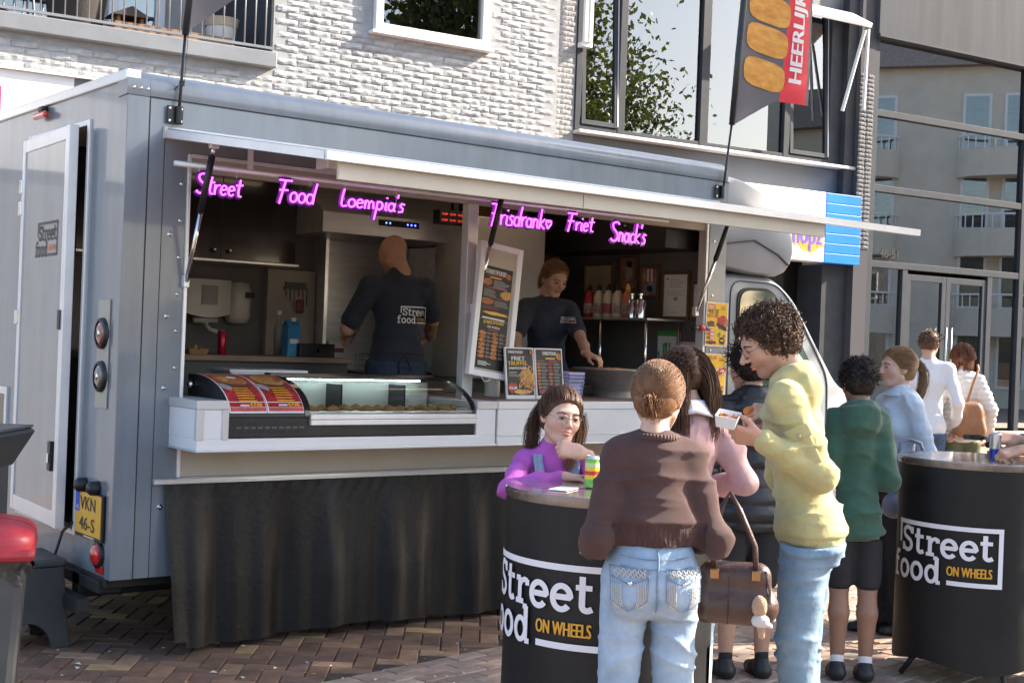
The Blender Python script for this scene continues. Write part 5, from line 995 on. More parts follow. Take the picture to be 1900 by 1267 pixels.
# ------------------------------------------------------------------ feather flags on the truck
FLGR = mat('flag_grey', (.11, .105, .115), .7, var=.08); FLRED = mat('flag_red', (.68, .03, .05), .7); ROLL = mat('flag_roll_print', (.72, .36, .07), .7, col2=(.55, .22, .03), vs=9, stretch=(1, 1, 2.5))
t = thing('feather_flag', 'grey feather flag with golden rolls and red strip reading HEERLIJK above cab', 'flag', (4.057, -.035, 2.60))
b = MB(); b.tube([(0, 0, 0), (.03, 0, .25), (.062, 0, .48)], .008, BLK, 8); b.tube([(.062, 0, .48), (.10, 0, .95), (.135, 0, 1.35), (.2, 0, 2.2)], [.020, .022, .022, .012], BLK, 8); b.build('pole', t, smooth=True)
def fw_(u, v): return (.075+.075*v*1.33/1.33+u, -.004+.03*math.sin(u*7+v*2.2)*u*1.3, .48+v)
b = MB()
def flag(u, v):   # v height 0..1.6 , u 0..1 across
    w_ = .70; zb = .20*min(1, u/.55)+.02*u if True else 0; z = zb+(1.7-zb)*v; return fw_(w_*u*(1 if u < .01 else 1), z)
b.grid(lambda u, v: flag(u*.60, v), 14, 20, FLGR); b.grid(lambda u, v: flag(.60+u*.36, v), 8, 20, FLRED); b.grid(lambda u, v: flag(.96+u*.04, v), 1, 20, FLGR); b.build('cloth', t, smooth=True)
b = MB()
for k in range(6):
    z0 = .22+k*.225; n = 14; V = []; 
    for i in range(n):
        a = 6.283*i/n; u = .245+.20*math.copysign(abs(math.cos(a))**.5, math.cos(a)); z = z0+.16+.098*math.copysign(abs(math.sin(a))**.6, math.sin(a))-.10*(u-.2)+.03*math.sin(k*3)
        p = fw_(max(.02, u), z); V.append((p[0], p[1]-.003, p[2]))
    b.add([(sum(p[0] for p in V)/n, sum(p[1] for p in V)/n, sum(p[2] for p in V)/n)]+V, [(0, i+1, (i+1) % n+1) for i in range(n)], ROLL)
b.build('roll_print', t)
V, Fc = text('HEERLIJK', .130, .64, .006); b = MB(); q = []
for i, p in enumerate(V): x, y_, z = fw_(.60-p[1]+.0, .36+p[0]+.0); q.append((x, y_-.003-.0006*(i >= len(V)//2), z))
b.add(q, Fc, PWHT); b.build('lettering', t)
t = thing('feather_flag', 'grey feather flag on black pole at the rear corner of truck', 'flag', (.24, -.035, 2.60))
b = MB(); b.tube([(0, 0, 0), (.01, 0, .2), (.02, 0, .42)], .008, BLK, 8); b.tube([(.02, 0, .42), (.05, 0, .8), (.12, 0, 1.4)], [.018, .018, .01], BLK, 8); b.build('pole', t, smooth=True)
b = MB(); b.grid(lambda u, v: (.03+.03*v+.45*u, -.004+.03*math.sin(u*6+v), .44+.40*u**1.1+(1.0-.4*u)*v), 12, 10, FLGR); b.build('cloth', t, smooth=True)
b = MB(); b.tube([(.01, -.01, .18), (-.02, -.02, .16), (-.035, -.02, .14)], .004, BLK, 5); b.tube([(.012, 0, .17), (.012, 0, .195)], .014, BLK, 8); b.tube([(.02, -.012, .18), (.03, -.012, .44)], .0015, BLK, 4); b.build('cord', t)

# ------------------------------------------------------------------ standing tables with printed covers
CLOTH = mat('black_stretch_cover', (.0075, .0075, .0085), .5, var=.2, vs=4, bump=.08, bs=30, spec=.35); CW = mat('cover_print_white', (.78, .77, .80), .6); CO = mat('cover_print_orange', (.72, .36, .03), .6)
FILM = mat('clear_film', (.20, .16, .13), .14, bump=1., bs=14, coat=.8, var=.5, vs=5)
def table(label, c, r_, h, ang, W, zl, slit=False, seed=1):
    """ang = direction of the logo's right end, measured from the direction to the camera"""
    t = thing('standing_table', label, 'table', (c[0], c[1], 0), 0, 'round standing tables with printed covers'); rb = r_*.985
    to = math.atan2(CAM[1]-c[1], CAM[0]-c[0])
    b = MB(); n = 64
    def P(u, v):
        a = u*6.283; w_ = 1+.008*math.sin(a*9+v*3)*v*(1-v)*2; bell = 1-.012*math.sin(v*3.14); return (rb*bell*w_*math.cos(a), rb*bell*w_*math.sin(a), .10+(h-.03-.10)*v+.02*math.cos(a*4)*(1-v)**6)
    b.grid(P, n, 14, CLOTH); b.build('cover', t, smooth=True)
    b = MB(); b.lathe([(r_*.985, h-.035), (r_*1.0, h-.025), (r_*1.0, h-.006), (r_*.985, h), (0, h)], (0, 0, 0), FILM, n); b.build('tabletop', t, auto=35)
    lg = logo(W, CW, CO); R0 = rb+.0035; b = MB()
    bm = bmesh.new(); me = lg.mesh('l'); bm.from_mesh(me)
    for v in bm.verts: a = to+ang-(W-v.co.x)/R0*1.0; rr = R0-v.co.y*4; v.co = (rr*math.cos(a), rr*math.sin(a), zl+v.co.z)
    me2 = bpy.data.meshes.new('printed_logo'); bm.to_mesh(me2); bm.free()
    for m_ in lg.mats: me2.materials.append(m_)
    o = bpy.data.objects.new('printed_logo', me2); COL.objects.link(o); o.parent = t
    b = MB(); b.tube([(0, 0, .06), (0, 0, h-.04)], .03, BLK, 12); b.build('column', t, smooth=True)
    for k in range(4):
        a = to+.5+k*1.5708; b = MB(); b.tube([(.25*math.cos(a), .25*math.sin(a), .16), (.37*math.cos(a), .37*math.sin(a), .012)], .014, BLK, 8); b.build('foot', t, smooth=True)
    if slit:
        a = to+1.28; b = MB(); b.grid(lambda u, v: ((rb+.004)*math.cos(a+.28*u), (rb+.004)*math.sin(a+.28*u), .10+.45*v), 6, 2, mat('grey_lining', (.42, .42, .43), .7)); b.build('cover_lining', t)
    return t
T1 = dep(1133, 925, 4.86); T1 = (T1[0], T1[1]); T2 = dep(1812, 850, 6.78); T2 = (T2[0], T2[1])
table('black printed standing table, the nearer one before the woman in brown sweater', T1, .385, 1.08, .0, .63, .565, True)
table('black printed standing table at the right edge with food trays', T2, .385, 1.095, .36, .63, .50)
def can(name, label, cat, loc, r_, h, cols):
    t = thing(name, label, cat, loc)
    b = MB(); n = len(cols)
    for k, m_ in enumerate(cols): z0 = .006+(h-.016)*k/n; z1 = .006+(h-.016)*(k+1)/n; b.lathe([(r_, z0), (r_, z1)], (0, 0, 0), m_, 24)
    b.build('body', t, smooth=True); b = MB(); b.lathe([(0, .004), (r_*.75, 0), (r_, .006)], (0, 0, 0), ALU, 24); b.build('bottom', t, smooth=True); b = MB(); b.lathe([(r_, h-.010), (r_*.82, h), (r_*.78, h-.004), (0, h-.004)], (0, 0, 0), ALU, 24); b.build('lid', t, smooth=True); b = MB(); b.lathe([(0, h), (.008, h), (.008, h-.003)], (0.006, 0, 0), ALU, 10); b.build('pull_tab', t); return t
GRN1 = mat('can_green', (.10, .42, .08), .3, col2=(.35, .55, .1), vs=25); YL1 = mat('can_yellow', (.72, .52, .05), .3); RD1 = mat('can_label_red', (.5, .05, .03), .3); BL1 = mat('can_blue', (.02, .06, .42), .28, metal=.5); SV1 = mat('can_silver', (.55, .57, .6), .25, metal=.8); LG1 = mat('can_pale_green', (.45, .62, .35), .3)
p = dep(1097, 895, 4.80); can('iced_tea_can', 'green and yellow drink can on the nearer table', 'can', (p[0], p[1], 1.08), .0265, .118, [GRN1, GRN1, YL1, RD1, YL1, LG1, GRN1])
p = dep(1846, 820, 6.72); can('energy_can', 'silver and blue energy drink can in the hand at the right table', 'can', (p[0], p[1], 1.095), .028, .135, [BL1, BL1, SV1, SV1, SV1])
for k, (px, py, s_) in enumerate(((1852, 845, 1.), (1895, 838, 1.15))):
    q = on_z(px, py, 1.097); t = thing('snack_tray', ['small brown cardboard tray at the front of right table', 'larger brown cardboard tray with food under the hand'][k], 'tray', (q[0], q[1], 1.0965), .4-k*.5, 'cardboard trays on the right table'); tray(t, .12*s_, .075*s_, .032, KRAFT)
    if k: b = MB(); leafball(b, (0, 0, .03), .06, .012, 26, .02, FRIED, rnd); b.build('food', t)
q = on_z(1045, 905, 1.0815); t = thing('paper_napkin', 'white folded napkin on the nearer table by the girl', 'napkin', (q[0], q[1], 1.0815), .5); b = MB(); b.box((-.06, -.035, 0), (.06, .035, .004), PWHT); b.build('sheet', t, bevel=.001)

# ------------------------------------------------------------------ scraps and dry leaves on the paving
rl = np.random.RandomState(17); b = MB(); DRY = mat('dry_leaf', (.30, .17, .06), .8, var=.5, vs=9)
for k in range(170):
    px_, py_ = (rl.uniform(20, 930), rl.uniform(1190, 1266)) if k % 2 else (rl.uniform(1335, 1895), rl.uniform(1040, 1266)); q = on_z(px_, py_, .004); a = rl.uniform(0, 6.28); s_ = rl.uniform(.006, .022); c_, d_ = math.cos(a), math.sin(a); w_ = s_*rl.uniform(.3, .6)
    b.add([(q[0]-c_*s_, q[1]-d_*s_, .003), (q[0]+d_*w_, q[1]-c_*w_, .004+s_*.3), (q[0]+c_*s_, q[1]+d_*s_, .004), (q[0]-d_*w_, q[1]+c_*w_, .003+s_*.2)], [(0, 1, 2), (0, 2, 3)], DRY if k % 3 else PWHT)
tag(b.build('fallen_leaves'), 'small dry leaves and paper scraps scattered on the paving', 'leaves', kind='stuff')
# ------------------------------------------------------------------ bin, step, lectern at the left edge
c = dep(0, 1100, 4.9); cb = (c[0]-.12, c[1]+.09)
t = thing('litter_bin', 'dark grey waste bin with red domed lid at left edge', 'bin', (cb[0], cb[1], 0), R(-20)); DGP = mat('dark_grey_plastic', (.045, .05, .052), .55, var=.15, vs=5)
b = MB(); b.prism([(-.19, 0), (.19, 0), (.23, .74), (-.23, .74)], -.20, .20, DGP, 'y'); b.build('body', t, bevel=.03)
b = MB(); b.grid(lambda u, v: ((.245+.02*math.sin(u*44)*v*0+.012*math.sin(u*60+v*9))*math.copysign(abs(math.cos(u*6.283))**.35, math.cos(u*6.283)), (.215+.012*math.sin(u*53))*math.copysign(abs(math.sin(u*6.283))**.35, math.sin(u*6.283)), .68-.02*math.sin(u*31)+.13*v), 60, 6, mat('bin_bag', (.015, .015, .016), .3, bump=.6, bs=25)); b.build('bin_liner', t, smooth=True)
LIDM = mat('lid_red', (.30, .018, .03), .45, var=.12, vs=6)
def lid(u, v):
    a = u*6.283; k = (1-v)**.5 if v < 1 else 0.; kk = abs(math.cos(a))**.35, abs(math.sin(a))**.35; r1 = .26*(1-.95*v**2.4); return (r1*math.copysign(kk[0], math.cos(a)), .235/.26*r1*math.copysign(kk[1], math.sin(a)), .765+.04*min(1, v*8)+.075*math.sin(v*1.57))
b = MB(); b.grid(lid, 48, 12, LIDM); b.build('lid', t, smooth=True)
b = MB(); b.box((-.26, -.235, .745), (.26, .235, .79), LIDM); b.build('lid_rim', t, bevel=.02)
q = on_z(95, 1198, 0); t = thing('step_stool', 'black plastic step stool with arched side below truck door', 'step stool', (q[0]-.13, q[1]+.16, 0), R(-2))
def arch(w0, w1, h, aw, ah): 
    P = [(-w0/2, 0), (-aw/2, 0)]+[(-aw/2*math.cos(math.pi*i/10), ah*math.sin(math.pi*i/10)) for i in range(1, 10)]+[(aw/2, 0), (w0/2, 0), (w1/2, h), (-w1/2, h)]; return P
for y in (-.19, .15): b = MB(); b.prism(arch(.42, .34, .40, .24, .13), y, y+.03, DGP, 'y'); b.build('side_panel', t, bevel=.006)
b = MB(); b.box((-.18, -.20, .401), (.18, .19, .44), DGP); b.build('tread', t, bevel=.012)
for x in (-.17, .14): b = MB(); b.box((x, -.16, .05), (x+.03, .15, .40), DGP); b.build('end_panel', t)
q = dep(10, 800, 5.35); t = thing('order_lectern', 'dark tilted top stand at the left edge beside the truck', 'stand', (q[0]-.12, q[1]+.11, 0), R(-38)); SLT = mat('slate_blue', (.035, .042, .055), .4, var=.1)
b = MB(); b.prism([(-.16, 0), (.10, 0), (.10, 1.02), (-.16, 1.02)], -.2, .2, SLT, 'y'); b.build('column', t, bevel=.005)
b = MB(); b.prism([(-.30, 1.16), (.17, 1.16), (.19, 1.145), (.10, 1.0), (-.30, 1.0)], -.24, .24, SLT, 'y'); b.build('top', t, bevel=.004); b = MB(); b.box((-.30, -.242, 1.161), (.18, .242, 1.170), SLT); b.build('top_edge', t)
for z, x in ((1.03, .09), (1.11, .04), (1.13, .14)): b = MB(); b.lathe([(0, -.246), (.006, -.245), (.008, -.241)], (x, 0, z), CHR, 8, axis='y'); b.build('screw', t)
# ------------------------------------------------------------------ implicit-surface modelling for people
def _h3(i, j, k):
    n = (i.astype(np.int64)*374761393+j.astype(np.int64)*668265263+k.astype(np.int64)*1274126177) & 0xffffffff
    n = ((n ^ (n >> 13))*1103515245+12345) & 0xffffffff; return ((n >> 8) & 0xffff)/65535.
def vnoise(p):
    i = np.floor(p).astype(int); f = p-i; f = f*f*(3-2*f); o = 0
    for a in (0, 1):
        for b in (0, 1):
            for c in (0, 1): o = o+_h3(i[:, 0]+a, i[:, 1]+b, i[:, 2]+c)*(f[:, 0] if a else 1-f[:, 0])*(f[:, 1] if b else 1-f[:, 1])*(f[:, 2] if c else 1-f[:, 2])
    return o
def V3(*a): return np.array(a, float)
def nrm(v): v = np.asarray(v, float); return v/(np.linalg.norm(v)+1e-9)
class Sdf:
    def __init__(s, h): s.h = h; s.P = []
    def cap(s, a, b, ra, rb=None, k=.02, op='+'): s.P.append(('c', V3(*a), V3(*b), ra, ra if rb is None else rb, k, op)); return s
    def path(s, pts, rs, k=.02):
        for i in range(len(pts)-1): s.cap(pts[i], pts[i+1], rs[i], rs[i+1], k)
        return s
    def ell(s, c, r, k=.02, rot=None, op='+'): s.P.append(('e', V3(*c), V3(*r), rot, None, k, op)); return s
    def cut(s, n, c, k=.004): s.P.append(('p', nrm(n), V3(*c), None, None, k, 'x')); return s
    def mesh(s):
        h = s.h; lo = []; hi = []
        for q in s.P:
            if q[6] != '+': continue
            if q[0] == 'c': r_ = max(q[3], q[4]); lo.append(np.minimum(q[1], q[2])-r_); hi.append(np.maximum(q[1], q[2])+r_)
            else: r_ = q[2].max() if q[3] is not None else q[2]; lo.append(q[1]-r_); hi.append(q[1]+r_)
        lo = np.min(lo, 0)-2.5*h; hi = np.max(hi, 0)+2.5*h; n = np.ceil((hi-lo)/h).astype(int)+1
        F_ = np.full(n, .15, np.float32); ax = [lo[d]+h*np.arange(n[d]) for d in range(3)]
        for q in s.P:
            k = q[5]
            if q[0] == 'p': b0 = np.zeros(3, int); b1 = n
            else:
                if q[0] == 'c': r_ = max(q[3], q[4]); a, b = np.minimum(q[1], q[2])-r_, np.maximum(q[1], q[2])+r_
                else: r_ = q[2].max() if q[3] is not None else q[2]; a, b = q[1]-r_, q[1]+r_
                mg = k+3*h; b0 = np.clip(np.floor((a-mg-lo)/h).astype(int), 0, n); b1 = np.clip(np.ceil((b+mg-lo)/h).astype(int)+1, 0, n)
            if (b1 <= b0).any(): continue
            sl = tuple(slice(b0[d], b1[d]) for d in range(3))
            X = ax[0][sl[0]][:, None, None]; Y = ax[1][sl[1]][None, :, None]; Z = ax[2][sl[2]][None, None, :]
            if q[0] == 'c':
                a, b = q[1], q[2]; d = b-a; L2 = d@d+1e-12; t = np.clip(((X-a[0])*d[0]+(Y-a[1])*d[1]+(Z-a[2])*d[2])/L2, 0, 1)
                D = np.sqrt((X-a[0]-t*d[0])**2+(Y-a[1]-t*d[1])**2+(Z-a[2]-t*d[2])**2)-(q[3]+(q[4]-q[3])*t)
            elif q[0] == 'e':
                c, r_, M = q[1], q[2], q[3]; x, y, z = X-c[0], Y-c[1], Z-c[2]
                if M is not None: x, y, z = x*M[0, 0]+y*M[1, 0]+z*M[2, 0], x*M[0, 1]+y*M[1, 1]+z*M[2, 1], x*M[0, 2]+y*M[1, 2]+z*M[2, 2]
                k0 = np.sqrt((x/r_[0])**2+(y/r_[1])**2+(z/r_[2])**2); k1 = np.sqrt((x/r_[0]**2)**2+(y/r_[1]**2)**2+(z/r_[2]**2)**2)+1e-9; D = k0*(k0-1)/k1
            else: nn, c = q[1], q[2]; D = (X-c[0])*nn[0]+(Y-c[1])*nn[1]+(Z-c[2])*nn[2]
            A = F_[sl]
            if q[6] == '+': hh = np.maximum(k-np.abs(A-D), 0)/k; F_[sl] = np.minimum(A, D)-hh*hh*k*.25
            else:
                if q[6] == '-': D = -D
                hh = np.maximum(k-np.abs(A-D), 0)/k; F_[sl] = np.maximum(A, D)+hh*hh*k*.25
        return nets(F_, lo, h)
def nets(Fd, lo, h):
    S = Fd < 0; n = np.array(Fd.shape); cnt = np.zeros(n-1, np.int8)
    C = [(a, b, c) for a in (0, 1) for b in (0, 1) for c in (0, 1)]
    for a, b, c in C: cnt += S[a:n[0]-1+a, b:n[1]-1+b, c:n[2]-1+c]
    act = (cnt > 0) & (cnt < 8); I = np.argwhere(act); idx = -np.ones(n-1, np.int64); idx[act] = np.arange(len(I))
    acc = np.zeros((len(I), 3)); num = np.zeros(len(I)); val = {c: Fd[I[:, 0]+c[0], I[:, 1]+c[1], I[:, 2]+c[2]] for c in C}
    for c in C:
        for d in range(3):
            if c[d]: continue
            e = list(c); e[d] = 1; e = tuple(e); v0, v1 = val[c], val[e]; m = (v0 < 0) != (v1 < 0); t = np.where(m, v0/np.where(m, v0-v1, 1), 0); p = np.tile(np.array(c, float), (len(I), 1)); p[:, d] = t; acc[m] += p[m]; num[m] += 1
    V = lo+h*(I+acc/np.maximum(num, 1)[:, None]); Q = []
    for d in range(3):
        e, f = (d+1) % 3, (d+2) % 3; s0 = [slice(None)]*3; s1 = [slice(None)]*3; s0[d] = slice(0, n[d]-1); s1[d] = slice(1, n[d]); A, B = S[tuple(s0)], S[tuple(s1)]
        P = np.argwhere(A != B); ok = (P[:, e] > 0) & (P[:, f] > 0) & (P[:, e] < n[e]-1) & (P[:, f] < n[f]-1); P = P[ok]; ins = A[P[:, 0], P[:, 1], P[:, 2]]
        def g(de, df): q = P.copy(); q[:, e] += de; q[:, f] += df; return idx[q[:, 0], q[:, 1], q[:, 2]]
        q = np.stack([g(-1, -1), g(0, -1), g(0, 0), g(-1, 0)], 1); q[~ins] = q[~ins][:, ::-1]; Q.append(q)
    return V, np.concatenate(Q)
def vnormals(V, Q):
    a, b, c, d = (V[Q[:, i]] for i in range(4)); n = np.cross(c-a, d-b); N = np.zeros_like(V)
    for i in range(4): np.add.at(N, Q[:, i], n)
    return N/(np.linalg.norm(N, axis=1)[:, None]+1e-12)
def relax(V, Q, it=1):
    for _ in range(it):
        A = np.zeros_like(V); n = np.zeros(len(V))
        for i in range(4):
            j = (i+1) % 4; np.add.at(A, Q[:, i], V[Q[:, j]]); np.add.at(n, Q[:, i], 1); np.add.at(A, Q[:, j], V[Q[:, i]]); np.add.at(n, Q[:, j], 1)
        V = V*.4+.6*A/np.maximum(n, 1)[:, None]
    return V
def smob(name, V, Q, m, parent, col=None):
    me = bpy.data.meshes.new(name); me.vertices.add(len(V)); me.vertices.foreach_set('co', V.astype(np.float32).ravel()); nq = len(Q)
    me.loops.add(4*nq); me.loops.foreach_set('vertex_index', Q.astype(np.int32).ravel()); me.polygons.add(nq); me.polygons.foreach_set('loop_start', np.arange(0, 4*nq, 4, dtype=np.int32))
    me.polygons.foreach_set('use_smooth', np.ones(nq, bool)); me.materials.append(m); me.update(calc_edges=True); me.validate()
    if col is not None: a = me.attributes.new('skin', 'FLOAT_COLOR', 'POINT'); a.data.foreach_set('color', np.concatenate([col, np.ones((len(col), 1))], 1).astype(np.float32).ravel())
    o = bpy.data.objects.new(name, me); COL.objects.link(o); o.parent = parent; return o
def folds(V, Q, amp, fr, seed=0, ridge=True, mask=None):
    N = vnormals(V, Q); p = V*np.array(fr)+seed*7.3; w = vnoise(p*.6+3)*1.6; a = vnoise(p+w[:, None]); a = 1-np.abs(2*a-1) if ridge else a; b = vnoise(p*2.3+w[:, None]+9); b = 1-np.abs(2*b-1) if ridge else b
    ph = (p[:, 2]*.8+np.abs(V[:, 0])*fr[0]*.45)*2.9+5.*vnoise(p*.55+21); cr = (1-np.abs(np.sin(ph)))**1.7; mk2 = np.clip(vnoise(p*.8+40)*2.2-.7, 0, 1)
    d = (a**1.5*.5+b**1.5*.25-.3)*amp*.45+(cr-.28)*mk2*amp*.85
    if mask is not None: d = d*mask
    return V+N*d[:, None]
def rotm(ax, a):
    c, s_ = math.cos(a), math.sin(a); return np.array({'x': [[1, 0, 0], [0, c, -s_], [0, s_, c]], 'y': [[c, 0, s_], [0, 1, 0], [-s_, 0, c]], 'z': [[c, -s_, 0], [s_, c, 0], [0, 0, 1]]}[ax])
def strands(name, paths, r0, m, parent, taper=.35):
    """paths: array (n, k, 3) -> one mesh of thin three-sided strands"""
    P = np.asarray(paths, float); n, k, _ = P.shape; T = np.gradient(P, axis=1); T /= np.linalg.norm(T, axis=2)[..., None]+1e-9
    U_ = np.cross(T, np.array([.31, .52, .79])); U_ /= np.linalg.norm(U_, axis=2)[..., None]+1e-9; W_ = np.cross(T, U_); r_ = r0*(np.linspace(1, taper, k))[None, :, None]*np.random.uniform(.7, 1.25, (n, 1, 1))
    V = np.stack([P+(U_*math.cos(a)+W_*math.sin(a))*r_ for a in (0, 2.094, 4.189)], 2).reshape(-1, 3)
    b = (np.arange(n)[:, None, None]*k+np.arange(k-1)[None, :, None])*3; j = np.arange(3)[None, None, :]; j2 = (j+1) % 3
    Q = np.stack([b+j, b+j2, b+3+j2, b+3+j], 3).reshape(-1, 4); sh = np.repeat(np.random.uniform(.55, 1.35, n), k*3)[:, None]*np.ones((1, 3)); return smob(name, V, Q, m, parent, sh)
def hairmat(name, c): return mat(name, c, .42, attr=('GEOMETRY', 'skin'), var=.12, vs=30, spec=.28)
SKIN = {}
def skinmat(name, c):
    if name not in SKIN: SKIN[name] = mat('skin_'+name, c, .5, var=.05, vs=35, sss=.12, attr=('GEOMETRY', 'skin'), bump=.04, bs=300, spec=.4)
    return SKIN[name]
EYEW = mat('eye_white', (.62, .60, .58), .2, coat=.5); IRIS = mat('iris_brown', (.06, .035, .02), .15, coat=1.); LIPM = None
CFA = math.atan2(CF[1], CF[0])
class Person:
    def __init__(s, label, pos, hd, H, z0=0., lean=0., head=(0, 0, 0), skin=('light', (.56, .36, .27)), hs=1., build=1., fem=False, stance=.09, step=0., group=None, sway=0., hipf=.52, shw=1.):
        s.H = H; s.z0 = z0; s.th = CFA+R(hd)-math.pi/2; s.root = thing('person', label, 'person', (pos[0], pos[1], z0), s.th, group); s.fem = fem; s.bw = build; k = H/1.75; s.k = k; s.hs = hs*k
        s.Mi = rotm('z', -s.th); s.p0 = V3(pos[0], pos[1], z0); s.Ml = rotm('y', R(sway))@rotm('x', -R(lean)); s.skin = skinmat(*skin)
        sw = (.138 if fem else .168)*k*build*shw; s.tw = shw; hip = V3(0, 0, hipf*H); s.hip = hip; ts = (.84-hipf)/.32
        up = lambda x, y, z: hip+s.Ml@V3(x, y, z*ts)
        s.J = dict(hipL=V3(-.085*k*build, 0, (hipf-.015)*H), hipR=V3(.085*k*build, 0, (hipf-.015)*H), waist=up(0, .0, .09*H), chest=up(0, -.005, .21*H), shL=up(-sw, -.012, .272*H), shR=up(sw, -.012, .272*H), neck=up(0, -.02*k, .315*H))
        for sd, sg in (('L', -1), ('R', 1)):
            a = V3(sg*stance*k, sg*step, .045*H); s.J['ank'+sd] = a; hp = s.J['hip'+sd]; s.J['knee'+sd] = (hp+a)/2+V3(sg*.005, .02+abs(step)*.15, .01*H)
        yaw, pit, roll = head; s.Mh = rotm('z', R(yaw))@rotm('x', -R(pit))@rotm('y', R(roll)); hc = s.J['neck']+s.Ml@V3(0, .01, .045*H)*.6+s.Ml@V3(0, 0, .016*k)+s.Mh@V3(0, .025, .085)*s.hs*1.0; s.J['head'] = hc
    def loc(s, w): return s.Mi@(np.asarray(w, float)-s.p0)
    def dirl(s, w): return s.Mi@nrm(w)
    def arm(s, sd, target, hint, a=None, b=None):
        """two-bone reach to a world point; hint = elbow direction in person space"""
        S = s.J['sh'+sd]; W = s.loc(target) if target is not None else None; la = .172*s.H if a is None else a; lb = .150*s.H if b is None else b
        d = W-S; D = np.linalg.norm(d)
        if D > (la+lb)*.995: W = S+d/D*(la+lb)*.995; d = W-S; D = np.linalg.norm(d)
        u = d/D; x = (la*la-lb*lb+D*D)/(2*D); y = math.sqrt(max(la*la-x*x, 0)); h = V3(*hint); h = nrm(h-u*(h@u)); E_ = S+u*x+h*y; s.J['el'+sd] = E_; s.J['wr'+sd] = W; return s
    def arml(s, sd, p, hint): return s.arm(sd, rotm('z', s.th)@V3(*p)+s.p0, hint)
    def torso(s, S, infl, k=.06, belly=0.):
        J = s.J; q = s.k*s.bw; rot = s.Ml; f = .93 if s.fem else 1.
        S.ell(s.hip+rot@V3(0, -.01, .0), V3(.140*(1.05 if s.fem else 1), .104, .12)*q+infl, k, rot); S.ell(J['waist'], V3(.116*f*s.tw+belly*.5, .086+belly, .13)*q+infl, k, rot); S.ell(J['chest'], V3(.136*f*s.tw, .098, .155)*q+infl, k, rot)
        S.cap(J['shL']+s.Ml@V3(.02, 0, 0), J['shR']+s.Ml@V3(-.02, 0, 0), .046*s.k+infl*.6, None, k); S.cap(J['neck']+s.Ml@V3(0, 0, -.03), J['shL'], .050*s.k+infl*.4, .040*s.k+infl*.4, .04); S.cap(J['neck']+s.Ml@V3(0, 0, -.03), J['shR'], .050*s.k+infl*.4, .040*s.k+infl*.4, .04)
        if s.fem:
            for g in (-1, 1): S.ell(J['chest']+rot@V3(g*.06, .072, -.01)*q, V3(.062, .05, .06)*q+infl*.6, .04, rot)
    def hand(s, sd, d, dorsal, curl=.4, thumb=.3, spread=.0, res=.0032, pinch=False):
        """hand mesh at the wrist; d and dorsal are world directions"""
        x = s.dirl(d); z = s.dirl(dorsal); z = nrm(z-x*(x@z)); y = np.cross(z, x); sg = 1 if sd == 'R' else -1; y = y*sg; M = np.stack([x, y, z], 1); k = s.k*1.02; S = Sdf(res)
        S.cap((-.03, 0, 0), (.0, 0, 0), .0225*k, .023*k, .02)
        L = [(.030, .070, .0088), (.010, .078, .009), (-.010, .072, .0085), (-.028, .057, .0076)]
        for i, (yy, ln, rr) in enumerate(L):
            b = V3(.088-abs(i-1)*.004, yy, 0)*k; S.cap((.005, yy*.6*k, 0), b, .014*k, .0115*k, .016)
            p = b; a = 0.; c_ = curl*(1+.12*i) if not (pinch and i < 1) else .75
            for f_, bend in ((.45, 1.0), (.30, 1.25), (.25, .8)):
                a += bend*c_; q = p+V3(math.cos(a), spread*(1.5-i)*.25, -math.sin(a))*ln*f_*k; S.cap(p, q, rr*k, rr*.88*k, .006); p = q
        t0 = V3(.022, .026, -.006)*k; t1 = t0+nrm(V3(.62, .62-thumb*.6, -.25-thumb*.5))*.045*k; t2 = t1+nrm(V3(.85, .25-thumb*.5, -.25-thumb*.3))*.034*k; S.cap(t0, t1, .0135*k, .0105*k, .014); S.cap(t1, t2, .0100*k, .0082*k, .006)
        V, Q = S.mesh(); V = V@M.T+s.J['wr'+sd]
        if sg < 0 and np.linalg.det(M) < 0: Q = Q[:, ::-1]
        elif np.linalg.det(M) < 0: Q = Q[:, ::-1]
        if not hasattr(s, 'ex'): s.ex = []
        s.ex.append((V, Q, np.tile(V3(1.04, .95, .93), (len(V), 1))))
    def headsdf(s, res=.004, jaw=1., nose=1., male=False):
        S = Sdf(res); S.ell((0, -.014, .028), (.074, .094, .084), .03); S.ell((0, .024, -.032), (.057*jaw, .062, .080), .04); S.ell((0, .058, -.094), (.023*jaw, .02, .017), .025)
        for g in (-1, 1): S.ell((g*.037, .046, -.026), (.027, .025, .026), .03); S.cap((g*.055*jaw, .0, -.058), (g*.022, .055, -.092), .013, .012, .03)
        S.ell((0, .076, .028), (.046, .014, .012 if male else .008), .02)
        for g in (-1, 1): S.ell((g*.031, .092, .004), (.017, .013, .010), .010, None, '-')
        S.cap((0, .086, .012), (0, .108*nose, -.024), .0075, .0115, .012)
        for g in (-1, 1): S.ell((g*.0105, .097, -.029), (.0075, .009, .007), .008)
        S.ell((0, .0865, -.053), (.022, .0095, .0048), .006); S.ell((0, .0855, -.0645), (.0185, .0095, .0058), .006); S.ell((0, .0965, -.0588), (.021, .005, .0016), .003, None, '-')
        for g in (-1, 1): S.ell((g*.076, -.006, -.006), (.009, .021, .031), .008, rotm('z', g*.35)); S.ell((g*.083, -.003, -.002), (.006, .011, .018), .006, rotm('z', g*.35), '-')
        for g in (-1, 1): S.ell((g*.031, .0785, .0035), (.0155, .0105, .0105), .004); S.ell((g*.031, .090, .0015), (.0135, .012, .0042), .003, None, '-')
        S.cap((0, -.028, -.05), (0, -.042, -.135), .050 if male else .043, .054 if male else .046, .03)
        return S
    def hl(s, p): return s.J['head']+s.Mh@(np.asarray(p, float)*s.hs)     # head space -> person space
